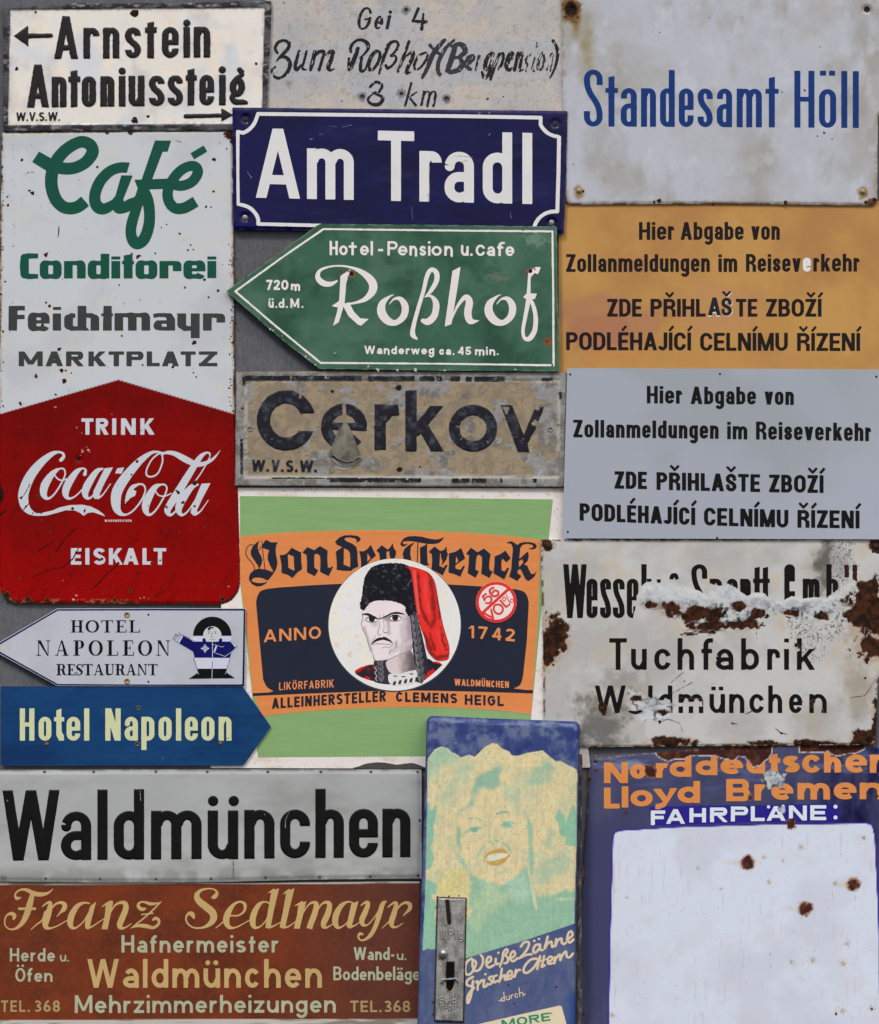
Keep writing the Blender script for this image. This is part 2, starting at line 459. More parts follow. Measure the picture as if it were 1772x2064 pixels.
        if S.ta: p = arc(0, w, 0, X, 0, 180, True) + arc(0, w, 0, X, 180, 300 if S.rnd and t / X > .2 else (314 if t / X > .28 else 322), False)
        else:
            Ry = min(X / 2, S.k * w); f = min(.30 * X, m - hb / 2 - max(t * .22, X * .05))
            if Ry > f:
                A = math.degrees(math.asin(min((Ry - f) / (Ry - th / 2), .9))); p = arc(0, w, 0, X, 0, 180, True) + arc(0, w, 0, X, 180, 360 - A, False)
            else: p = arc(0, w, 0, X, 0, 180, True) + arc(0, w, 0, X, 180, 360, False) + [(w - t / 2, f, t)]
        st([(w - t / 2, m - hb * .5, t)] + p, (1, 1)); R(t * .6, m - hb * .5, w - t * .3, m + hb * .5)
    elif c in 'cC': st(cc(0, w, 0, X if c == 'c' else C))
    elif c == 'G':
        p = arc(0, w, 0, C, S.ta or 0, 180, True) + arc(0, w, 0, C, 180, 360, False)
        if not S.ta: p = [(w - t / 2, C * .68, t)] + p
        st(p + [(w - t / 2, C * .48, t)]); R(w * .5, C * .42, w, C * .42 + th)
    elif c in 'sS8':
        H = X if c == 's' else C; m = H / 2; yt = m + th / 2; yb = m - th / 2
        if c == '8': ring(w * .04, w * .96, yb, H); ring(0, w, 0, yt)
        else:
            up = arc(0, w, m - th * .5, H, S.ta * .8, 180, True); lo = arc(0, w, 0, m + th * .5, 0, -(180 - S.ta * .8), False)
            if S.ta == 0: up = [(w - t / 2, H - max(H * .27, (H - m) * .52), t)] + up; lo = lo + [(t / 2, max(H * .27, m * .52), t)]
            P0, P3 = up[-1], lo[0]; spine = []
            for i in range(1, 12):
                q = i / 12; b0, b1, b2, b3 = (1 - q) ** 3, 3 * q * (1 - q) ** 2, 3 * q * q * (1 - q), q ** 3
                dx = 3 * (1 - q) ** 2 * 0 + 6 * q * (1 - q) * (P3[0] - P0[0]); dy = 3 * (1 - q) ** 2 * (m - P0[1]) + 3 * q * q * (P3[1] - m); L = math.hypot(dx, dy) + 1e-9
                hy = math.hypot(t * dy / L, th * dx / L); spine.append((b0 * P0[0] + b1 * P0[0] + b2 * P3[0] + b3 * P3[0], b0 * P0[1] + (b1 + b2) * m + b3 * P3[1], (hy + t) / 2))
            st(up + spine + lo, (1, 1))
    elif c == 't':
        sx = w * .5 if S.dot == 'x' else w * .48; top = X + (C - X) * .82
        if S.ttop: out.append(('p', [(sx - t / 2, 0), (sx + t / 2, 0), (sx + t / 2, top), (sx - t / 2, top - t * .22)]))
        else: R(sx - t / 2, 0, sx + t / 2, top)
        R(0, X - th, w, X)
        if S.wide == 2: st([(sx, th, t)] + [(sx + t * .1, th * .6, t * .9), (w, th * .5, th)], (0, 1))
    elif c == 'f':
        sx = w * .18; R(sx, 0, sx + t, C - t); R(0, X - th, w * .92, X)
        st([(sx + t / 2, C - t * 1.2, t)] + arc(sx, w + t * .6, C - 2.4 * w, C, 180, 100, True) + [(w, C - th / 2, th)], (0, 1))
    elif c == 'l': R(0, 0, t, C)
    elif c == 'I': R(0, 0, t, C)
    elif c == 'i': R(0, 0, t, X); dots([t / 2], C - t * .45 if S.at != .5 else X + t)
    elif c == 'k':
        R(0, 0, t, C); q = t * 1.12
        out.append(('p', [(w - q, X), (w, X), (t * .9, X * .36), (t * .9, X * .36 + X * .28)][:2] + [(t * .9, X * .30), (t * .9, X * .56)]))
        out.append(('p', [(w * .30, X * .55), (w * .30 + q * .9, X * .62), (w + t * .06, 0), (w - q, 0)]))
    elif c == 'K':
        R(0, 0, t, C); q = t * 1.25
        out.append(('p', [(w - q, C), (w, C), (t * .9, C * .30), (t * .9, C * .54)]))
        out.append(('p', [(w * .28, C * .52), (w * .28 + q * .8, C * .62), (w + t * .1, 0), (w - q, 0)]))
    elif c in 'vV': H = X if c == 'v' else C; q = t * 1.04; Dg(q / 2, H, w / 2, 0, q); Dg(w - q / 2, H, w / 2, 0, q)
    elif c in 'wW':
        H = X if c == 'w' else C; q = t * 1.02; a = w * .28
        Dg(q / 2, H, a, 0, q); Dg(w / 2, H, a, 0, q); Dg(w / 2, H, w - a, 0, q); Dg(w - q / 2, H, w - a, 0, q)
    elif c == 'A':
        q = t * 1.08; Dg(q / 2, 0, w / 2, C, q); Dg(w - q / 2, 0, w / 2, C, q); R(w * .22, C * .2, w * .78, C * .2 + th * .95)
    elif c == 'y':
        q = t * 1.04; Dg(q / 2, X, w * .5, 0, q); out.append(('p', [(w - q, X), (w, X), (w * .26 + q, -D), (w * .26, -D)])) if 0 else Dg(w - q / 2, X, w * .32, -D, q)
    elif c == 'x': q = t * 1.1; Dg(q / 2, X, w - q / 2, 0, q); Dg(w - q / 2, X, q / 2, 0, q)
    elif c in 'zZ':
        H = X if c == 'z' else C; R(0, 0, w, th); R(0, H - th, w, H); Dg(t * .62, th * .5, w - t * .62, H - th * .5, t * 1.2)
    elif c == 'E': R(0, 0, t, C); R(0, 0, w, th); R(0, C - th, w, C); R(0, C / 2 - th / 2, w * .92, C / 2 + th / 2)
    elif c == 'F': R(0, 0, t, C); R(0, C - th, w, C); R(0, C * .52 - th / 2, w * .9, C * .52 + th / 2)
    elif c == 'L': R(0, 0, t, C); R(0, 0, w, th)
    elif c == 'H': R(0, 0, t, C); R(w - t, 0, w, C); R(0, C / 2 - th / 2, w, C / 2 + th / 2)
    elif c == 'T': R(0, C - th, w, C); R(w / 2 - t / 2, 0, w / 2 + t / 2, C)
    elif c == 'N': R(0, 0, t, C); R(w - t, 0, w, C); Dg(t * .58, C, w - t * .58, 0, t * 1.16)
    elif c == 'M': R(0, 0, t, C); R(w - t, 0, w, C); Dg(t * .56, C, w / 2, C * .12 if S.ta else 0, t * 1.0); Dg(w - t * .56, C, w / 2, C * .12 if S.ta else 0, t * 1.0)
    elif c == 'U': st([(t / 2, C, t)] + arc(0, w, 0, C, 180, 360, False) + [(w - t / 2, C, t)])
    elif c == 'J': R(w - t, w * .45, w, C); st([(w - t / 2, C * .5, t)] + arc(-w * .08, w, 0, C, 360, 190, False), (0, 1))
    elif c in 'PRBD':
        R(0, 0, t, C)
        def bowl(y0, y1, x1):
            Ry = min((y1 - y0) / 2, S.k * x1 * 1.1 if S.k < 5 else 1e9); Rx = min(Ry if S.k < 5 else (y1 - y0) / 2, x1 - t)
            P = [(t * .5, y1 - th / 2, th), (x1 - Rx, y1 - th / 2, th)]
            for a in range(80, -1, -10):
                r = math.radians(a); P.append((x1 - Rx + (Rx - t / 2) * math.cos(r), y1 - Ry + (Ry - th / 2) * math.sin(r), math.hypot(t * math.cos(r), th * math.sin(r))))
            for a in range(0, -91, -10):
                r = math.radians(a); P.append((x1 - Rx + (Rx - t / 2) * math.cos(r), y0 + Ry + (Ry - th / 2) * math.sin(r), math.hypot(t * math.cos(r), th * math.sin(r))))
            P.append((t * .5, y0 + th / 2, th)); st(P, (0, 0))
        if c == 'D': bowl(0, C, w)
        elif c == 'P': bowl(C * .42, C, w)
        elif c == 'B': bowl(C * .5 - th / 2, C, w * .95); bowl(0, C * .5 + th / 2, w)
        else:
            bowl(C * .44, C, w * .98)
            if S.ta: Dg(w * .5, C * .46, w - t * .5, 0, t * 1.1)
            else: R(w - t, 0, w, C * .40); Dg(w * .62, C * .48, w - t * .5, C * .30, t * .9)
    elif c == 'ß':
        R(0, 0, t, C - w * .4); st([(t / 2, C - w * .5, t)] + arc(0, w * .95, C * .5, C, 180, -60, True), (0, 0)); st(arc(0, w, 0, C * .58, 85, 0, True) + arc(0, w, 0, C * .58, 0, -130, False), (0, 1))
    elif c == '1': R(w - t, 0, w, C); Dg(t * .2, C * .74, w - t * .6, C, t * .9)
    elif c == '2': st(arc(0, w, C * .45, C, 165, 0, True) + [(w - t * .7, C * .62, t), (w * .45, C * .3, t), (t * .5, th * .9, t)], (1, 0)); R(0, 0, w, th)
    elif c == '3': st(arc(0, w * .95, C * .48, C, 150, -88, True), (1, 0)); st(arc(0, w, 0, C * .55, 88, 0, True) + arc(0, w, 0, C * .55, 0, -150, False), (0, 1))
    elif c == '4': R(w * .62, 0, w * .62 + t, C); R(0, C * .2, w, C * .2 + th); Dg(t * .6, C * .26, w * .62 + t * .4, C, t)
    elif c == '5': R(w * .12, C - th, w * .95, C); R(w * .12, C * .5, w * .12 + t, C); st(arc(0, w, 0, C * .62, 130, 0, True) + arc(0, w, 0, C * .62, 0, -150, False), (0, 1))
    elif c == '6': ring(0, w, 0, C * .6); st([(t * .5, C * .3, t), (t * .7, C * .5, t), (w * .4, C * .8, t), (w * .72, C, t)], (0, 1))
    elif c == '7': R(0, C - th, w, C); Dg(w * .3, 0, w - t * .6, C - th * .5, t * 1.05)
    elif c == '.': out.append(('d', t * .5, t * .5, t * .55)) if S.dot == 'r' else R(0, 0, t, t)
    elif c == ':': out.append(('d', t * .5, t * .6, t * .55)); out.append(('d', t * .5, X * .85, t * .55))
    elif c == '-': R(0, X * .42, w, X * .42 + th)
    elif c == '%': ring(0, w * .4, C * .5, C); ring(w * .6, w, 0, C * .5); Dg(w * .25, 0, w * .75, C, t * .8)
    elif c == '(': st([(w, C * 1.05, t * .8), (w * .4, C * .8, t), (w * .1, C * .4, t), (w * .3, 0, t), (w * .8, -D * .4, t * .7)])
    elif c == ')': st([(0, C * 1.05, t * .8), (w * .6, C * .8, t), (w * .9, C * .4, t), (w * .7, 0, t), (w * .2, -D * .4, t * .7)])
    elif c == '"': Dg(t * .5, C * .72, t * .9, C, t * .8); Dg(t * 2.1, C * .72, t * 2.5, C, t * .8)
    return out

WID = dict(a=.95, b=1, c=.9, d=1, e=.98, f=.62, g=1, h=1, j=.5, k=1.02, m=1.62, n=1, o=1.02, p=1, r=.66, s=.9, t=.62, u=1, v=1, w=1.5, x=1, y=1, z=.88)
WID.update({'ß': 1.0, 'ü': 1, 'ö': 1.02, 'ä': .95, 'é': .98, 'A': 1.3, 'B': 1.15, 'C': 1.15, 'D': 1.18, 'E': 1.0, 'F': .95, 'G': 1.2, 'H': 1.18, 'J': .85, 'K': 1.2, 'L': .95, 'M': 1.5, 'N': 1.22,
            'O': 1.22, 'P': 1.12, 'R': 1.18, 'S': 1.12, 'T': 1.1, 'U': 1.16, 'V': 1.25, 'W': 1.9, 'Y': 1.2, 'Z': 1.08, '-': .5, '%': 1.4, '(': .6, ')': .6, ' ': .6, ':': .0, '.': .0, '1': .6,
            'Ü': 1.16, 'É': 1.0, 'Š': 1.12, 'Ř': 1.18, 'Ž': 1.08, 'Ö': 1.22, 'Ä': 1.3, '"': .6})
STEM = set('ilIÍ.:')
def put(shape, ch, u0, u1, org, eu, ev, C, X, S):
    def f(u, v):
        u = u0 + u + S.slant * v
        return (org[0] + u * eu[0] + v * ev[0], org[1] + u * eu[1] + v * ev[1])
    for op in glyph(ch, u1 - u0, C, X, S):
        if op[0] == 'p': shape.poly([f(*p) for p in op[1]])
        elif op[0] == 'd': x, y = f(op[1], op[2]); shape.disc(x, y, op[3])
        else:
            b = (0, 0) if S.rnd else op[2]
            shape.stroke([f(p[0], p[1]) + (p[2],) for p in op[1]], butt=b)
def boxes(shape, cp, items, base, cap, xh, S, ang=None):
    """items: [(char, x0, x1)] in crop pixels; base: y or (xa, ya, xb, yb) of the baseline; cap and xh: heights in crop pixels"""
    s = cp.s; S = _scaled(S, s)
    if not isinstance(base, tuple): base = (0, base, 100, base)
    xa, ya, xb, yb = base; sl = (yb - ya) / (xb - xa)
    for it in items:
        ch, x0, x1 = it[:3]; C = (it[3] if len(it) > 3 else cap) * s; X = (it[4] if len(it) > 4 else xh) * s
        y = ya + (x0 - xa) * sl + (it[5] if len(it) > 5 else 0)
        o = cp((x0, y)); put(shape, ch, 0, (x1 - x0) * s, o, (1, sl), (0, -1), C, X, S)
def _scaled(S, s):
    import copy
    q = copy.copy(S); q.t = S.t * s; q.th = S.th * s; return q
def word(shape, cp, text, x0, x1, base, cap, xh, S, gap=None):
    """fit a word between x0 and x1 (crop pixels); base y or (y at x0, y at x1)"""
    s = cp.s; Q = _scaled(S, s)
    y0, y1 = base if isinstance(base, tuple) else (base, base)
    tot = (x1 - x0) * s; g = (S.g if gap is None else gap) * Q.t
    W = sum(WID.get(c, 1.0) for c in text if c not in STEM); ns = sum(1 for c in text if c in STEM)
    k = (tot - ns * Q.t - g * (len(text) - 1)) / max(W, .01)
    dx, dy = (x1 - x0) * s, (y1 - y0) * s; L = math.hypot(dx, dy)
    o = cp((x0, y0)); u = 0
    if abs(dy) > 0.1 * dx: eu = (dx / L, dy / L); ev = (dy / L, -dx / L); k *= 1.0 + (L / dx - 1) * L / (L - 0)
    else: eu = (1, dy / dx); ev = (0, -1)
    for c in text:
        w = Q.t if c in STEM else WID.get(c, 1.0) * k
        if c != ' ': put(shape, c, u, u + w, o, eu, ev, cap * s, xh * s, Q)
        u += w + g
# high-contrast roman capitals
def roman(shape, cp, text, x0, x1, base, C, t, hair, spread=1.0):
    RW = dict(H=1.0, O=1.0, T=.95, E=.85, L=.85, N=1.05, A=1.05, P=.85, R=1.0, S=.65, U=1.0)
    s = cp.s; tot = (x1 - x0); gap = t * spread; k = (tot - gap * (len(text) - 1)) / sum(RW[c] for c in text); u = x0
    sf = t * .55
    for c in text:
        w = RW[c] * k; o = u
        def P(*pts): shape.poly([cp((o + a, base - b)) for a, b in pts])
        def R(a, b, c_, d): P((a, b), (c_, b), (c_, d), (a, d))
        def St(pts, bt=(0, 0)): shape.stroke([cp((o + a, base - b, w_)) for a, b, w_ in pts], butt=bt)
        def stem(x, tt=t, top=1, bot=1):
            R(x, 0, x + tt, C)
            if bot: R(x - sf, 0, x + tt + sf, hair)
            if top: R(x - sf, C - hair, x + tt + sf, C)
        h = hair
        if c == 'H': stem(sf); stem(w - t - sf); R(sf, C / 2 - h / 2, w - sf, C / 2 + h / 2)
        elif c == 'O': St([(w / 2 + (w / 2 - (t + h) / 4 * 1.0) * math.cos(a * .1745), C / 2 + (C / 2 - h / 2) * math.sin(a * .1745), h + (t - h) * abs(math.cos(a * .1745)) ** 1.5) for a in range(37)])
        elif c == 'T': stem(w / 2 - t / 2, top=0); R(0, C - h, w, C); R(0, C * .78, h, C); R(w - h, C * .78, w, C)
        elif c in 'EL':
            stem(sf, top=1); R(sf, 0, w, h); R(w - h, 0, w, C * .26)
            if c == 'E': R(sf, C - h, w * .93, C); R(w * .93 - h, C * .76, w * .93, C); R(sf, C / 2 - h / 2, w * .7, C / 2 + h / 2); R(w * .7 - h, C * .36, w * .7, C * .64)
        elif c == 'N': R(sf, 0, sf + h, C); R(0, 0, sf * 2 + h, h); R(w - sf - h, 0, w - sf, C); R(w - 2 * sf - h, C - h, w, C); P((sf - t * .3, C), (sf + t * .8, C), (w - sf, 0), (w - sf - t * .4, 0))
        elif c == 'A': P((sf, 0), (sf + h, 0), (w * .5 + h * .2, C), (w * .5 - h * .8, C)); P((w * .5 - h, C), (w * .5 + h, C), (w - sf * .6, 0), (w - sf * .6 - t, 0)); R(0, 0, sf * 2, h); R(w - sf * 1.6 - t, 0, w, h); R(w * .25, C * .3, w * .7, C * .3 + h)
        elif c in 'PR':
            stem(sf); q = w * (.97 if c == 'P' else .88); m = C * .47
            St([(sf, C - h / 2, h), (q - C * .27, C - h / 2, h)] + [(q - C * .27 + (C * .27 - t * .5) * math.cos(a), (C + m) / 2 + ((C - m) / 2 - h / 2) * math.sin(a), h + (t - h) * math.cos(a) ** 1.5 if math.cos(a) > 0 else h) for a in [math.pi / 2 - i * math.pi / 12 for i in range(1, 12)]] + [(q - C * .27, m + h / 2, h), (sf, m + h / 2, h)])
            if c == 'R': St([(q * .6, m, h), (q * .78, m - t * .4, t), (q * .85, C * .16, t), (q * .95, h * .8, h * 1.5), (w, C * .06, h)])
        elif c == 'S':
            St(catmull([(w * .93, C * .72, h), (w * .85, C * .90, h), (w * .5, C - h / 2, h), (w * .16, C * .84, t * .6), (w * .2, C * .66, t), (w * .5, C * .52, t * 1.1), (w * .82, C * .36, t), (w * .86, C * .18, t * .6), (w * .5, h / 2, h), (w * .18, C * .08, h), (w * .06, C * .28, h)], 5))
            R(w * .9, C * .7, w * .9 + h, C); R(w * .03, 0, w * .03 + h, C * .3)
        elif c == 'U': R(sf, C * .3, sf + t, C); R(0, C - h, sf * 2 + t, C); R(w - sf - h, C * .3, w - sf, C); R(w - 2 * sf - h, C - h, w, C); St(catmull([(sf + t / 2, C * .3, t), (sf + t * .6, C * .13, t * .9), (w * .5, h, h * 1.6), (w - sf - h * 1.2, C * .13, h), (w - sf - h / 2, C * .3, h)], 5))
        u += w + gap
# ------------------------------------------------------------------ the wall behind
def wallmat():
    m = bpy.data.materials.new("dark_render"); m.use_nodes = True; n = m.node_tree.nodes; L = m.node_tree.links; b = n["Principled BSDF"]
    tc = n.new("ShaderNodeTexCoord")
    def noise(sc, st, det=6):
        mp = n.new("ShaderNodeMapping"); mp.inputs[3].default_value = st; L.new(tc.outputs['Object'], mp.inputs[0])
        t = n.new("ShaderNodeTexNoise"); t.inputs['Scale'].default_value = sc; t.inputs['Detail'].default_value = det; t.inputs['Roughness'].default_value = .65; L.new(mp.outputs[0], t.inputs[0]); return t.outputs[0]
    a = noise(110, (1.6, 1, .45)); c = noise(9, (1.6, 1, .5)); e = noise(400, (1, 1, .5), 3)
    def mth(op, x, y, z=None):
        t = n.new("ShaderNodeMath"); t.operation = op
        for i, v in enumerate((x, y, z)):
            if v is None: continue
            if isinstance(v, float): t.inputs[i].default_value = v
            else: L.new(v, t.inputs[i])
        return t.outputs[0]
    s = mth('MULTIPLY_ADD', a, .5, mth('MULTIPLY_ADD', c, .35, mth('MULTIPLY', e, .25)))
    r = n.new("ShaderNodeValToRGB"); L.new(s, r.inputs[0])
    r.color_ramp.elements[0].position = .35; r.color_ramp.elements[0].color = tuple(alb((70, 70, 73))) + (1,)
    r.color_ramp.elements[1].position = .75; r.color_ramp.elements[1].color = tuple(alb((106, 106, 110))) + (1,)
    L.new(r.outputs[0], b.inputs['Base Color']); b.inputs['Roughness'].default_value = .9; b.inputs['Specular IOR Level'].default_value = .25
    bm = n.new("ShaderNodeBump"); bm.inputs['Distance'].default_value = .003; bm.inputs['Strength'].default_value = .3; L.new(a, bm.inputs['Height']); L.new(bm.outputs[0], b.inputs['Normal'])
    return m
def build_wall():
    x0, x1, z0, z1 = -2.4, 2.4, 0.0, 3.1
    me = bpy.data.meshes.new("wall")
    v = [(x0, 0, z0), (x1, 0, z0), (x1, 0, z1), (x0, 0, z1), (x0, .25, z0), (x1, .25, z0), (x1, .25, z1), (x0, .25, z1)]
    me.from_pydata(v, [], [(0, 1, 2, 3), (5, 4, 7, 6), (3, 2, 6, 7), (1, 5, 6, 2), (4, 0, 3, 7), (4, 5, 1, 0)]); me.materials.append(wallmat())
    o = bpy.data.objects.new("wall", me); COL.objects.link(o); o['kind'] = 'structure'
build_wall()

PR = 2.5
def panel(parent, shape, d, thick, colf, mt=None, res=PR, holes=(), height=None, rough=0.0, rsc=6.0, name="plate", seed=1, pos=None, carve=None):
    for h in holes: shape.disc(h[0], h[1], h[2], sign=-1)
    fl = shape.raster(res, rough=rough, rsc=rsc, seed=seed, carve=carve)
    return plate(name, fl, d, thick, mt or ENAMEL, parent, color=colf, height=height)
def ink(parent, shape, d, rgb, rough=0.3, name="lettering", res=1.0, edge=0.0, esc=3.0, carve=None, seed=1, raise_=0.4, fine=0.03, var=0.05, label=None, grow=0, height=None, color=None, mt=None):
    fl = shape.raster(res, rough=edge, rsc=esc, carve=carve, seed=seed, grow=grow)
    o = plate(name, fl, d + raise_, raise_, mt or paint(rgb, rough, var=var, fine=fine), parent, height=height, color=color)
    if o and label: o['label'] = label
    return o
def bg_(x, c): return np.broadcast_to(np.array(c, float), x.shape + (3,)).copy()
def streaky(x, y, c, amp=6, s=70, seed=3, st=1.0):
    c = bg_(x, c); return c + (amp * 2 * (fbm(x, y, (s, s * st), 4, seed) - .5))[..., None]

# ================================================================== 1 Arnstein guide board
def sign_arnstein():
    cp = crop(0, 0, 560); d = 11
    T = thing("sign", "black bordered cream enamel guide board reading Arnstein Antoniussteig with two arrows", "sign", 275, 264)
    out = [cp(p) for p in [(22, 44), (500, 22), (1200, 18), (1700, 4), (1730, 8), (1732, 60), (1712, 500), (1700, 834), (800, 838), (22, 842), (24, 500)]]
    inn = [cp(p) for p in [(68, 66), (70, 64), (700, 58), (1688, 50), (1676, 440), (1668, 790), (700, 792), (54, 798), (60, 400)]]
    def col(x, y, dd):
        c = bg_(x, (214, 208, 200))
        n = fbm(x, y, 60, 4, 3); c = mixc(c, (196, 190, 186), sst(n, .5, .75)); c = mixc(c, (222, 206, 186), sst(fbm(x, y, 45, 3, 8), .55, .8) * .6)
        c = mixc(c, (190, 196, 204), sst(fbm(x, y, 70, 3, 28), .58, .75) * .6)
        e = poly_sdf(x, y, inn)
        c = mixc(c, (150, 140, 128), sst(e, -7, 0) * .5 * sst(fbm(x, y, 9, 3, 5), .4, .7))
        b = sst(e, -.6, .8)
        bc = mixc(bg_(x, (46, 45, 48)), (126, 124, 124), sst(fbm(x, y, (14, 5), 4, 12), .52, .72))
        bc = mixc(bc, (84, 84, 88), sst(fbm(x, y, 30, 4, 19), .45, .65) * .8)
        c = c * (1 - b[..., None]) + bc * b[..., None]
        return c, b * .6
    def hf(x, y, dd):
        e = poly_sdf(x, y, inn); return 2.2 * sst(e, -1.5, 2.5) * sst(-dd, 0, 3)
    H = [(860, 85, 20), (860, 762, 17), (947, 743, 7), (1635, 407, 7), (110, 435, 6), (228, 78, 6)]
    panel(T, Shape().poly(out), d, 6, col, MATTE, res=2.0, holes=[cp(h) for h in H], rough=1.0, rsc=14, height=hf)
    S = Sty(43, 36, k=.5, ta=0, desc=0.0, g=.6, dot='r'); BK = (40, 38, 39)
    S.rnd = 0
    fi = dict(edge=.8, esc=5, raise_=1.6, fine=.12, var=.12, rough=.45)
    def hh(x, y, dd): return .9 * sst(-dd, 0, 3.2) - .4
    A = [('A', 345, 498, 272), ('r', 532, 635), ('n', 657, 762), ('s', 797, 900), ('t', 925, 1000), ('e', 1033, 1140), ('i', 1170, 1212), ('n', 1235, 1342)]
    for i, it in enumerate(A):
        s = Shape(); boxes(s, cp, [it], (345, 375, 1342, 365), 240, 196, S); ink(T, s, d, BK, seed=i, name="letter", height=hh, **fi)
    B = [('A', 172, 313, 274), ('n', 330, 425), ('t', 437, 512), ('o', 522, 613), ('n', 640, 730), ('i', 758, 795), ('u', 820, 922), ('s', 950, 1050), ('s', 1070, 1168), ('t', 1185, 1255), ('e', 1272, 1366), ('i', 1397, 1433)]
    for i, it in enumerate(B):
        s = Shape(); boxes(s, cp, [it], (172, 685, 1580, 668), 245, 194, S); ink(T, s, d, BK, seed=i + 20, name="letter", height=hh, **fi)
    g = Shape(); g.stroke([cp(p) for p in [(1515, 500, 40), (1488, 540, 44), (1490, 580, 42), (1515, 600, 36), (1540, 570, 42), (1538, 530, 42), (1515, 500, 36)]], butt=(0, 0), smooth=4)
    g.stroke([cp(p) for p in [(1525, 490, 30), (1545, 475, 26), (1530, 445, 34), (1548, 455, 20)]], butt=(0, 0)); g.stroke([cp(p) for p in [(1500, 595, 34), (1480, 620, 34), (1500, 648, 36), (1550, 650, 34), (1572, 655, 22)]], butt=(0, 0), smooth=3)
    ink(T, g, d, BK, name="letter", height=hh, **fi)
    a = Shape().poly([cp(p) for p in [(88, 228), (180, 163), (182, 295)]]).stroke([cp(p) for p in [(170, 228, 30), (325, 226, 26)]], butt=(0, 0)); ink(T, a, d, BK, name="arrow", height=hh, **fi)
    a = Shape().poly([cp(p) for p in [(1488, 733), (1412, 688), (1412, 774)]]).stroke([cp(p) for p in [(1185, 741, 26), (1420, 735, 24)]], butt=(0, 0)); ink(T, a, d, BK, name="arrow", height=hh, **fi)
    s = Shape(); word(s, cp, "W.V.S.W.", 102, 383, (772, 770), 56, 40, Sty(11, 10, k=9, ta=40, slant=.04, g=.5)); ink(T, s, d, BK, edge=.4, raise_=1.0)
    chips(T, [cp((860, 85, 30)), cp((945, 743, 12)), cp((862, 775, 22)), cp((1635, 407, 11)), cp((108, 440, 12)), cp((685, 842, 12)), cp((830, 842, 13)), cp((228, 78, 9))] + rndpts(46, 30, 520, 25, 245, .35, 1.1, 4), d + .05, res=.7, rim=(120, 100, 84))
sign_arnstein()

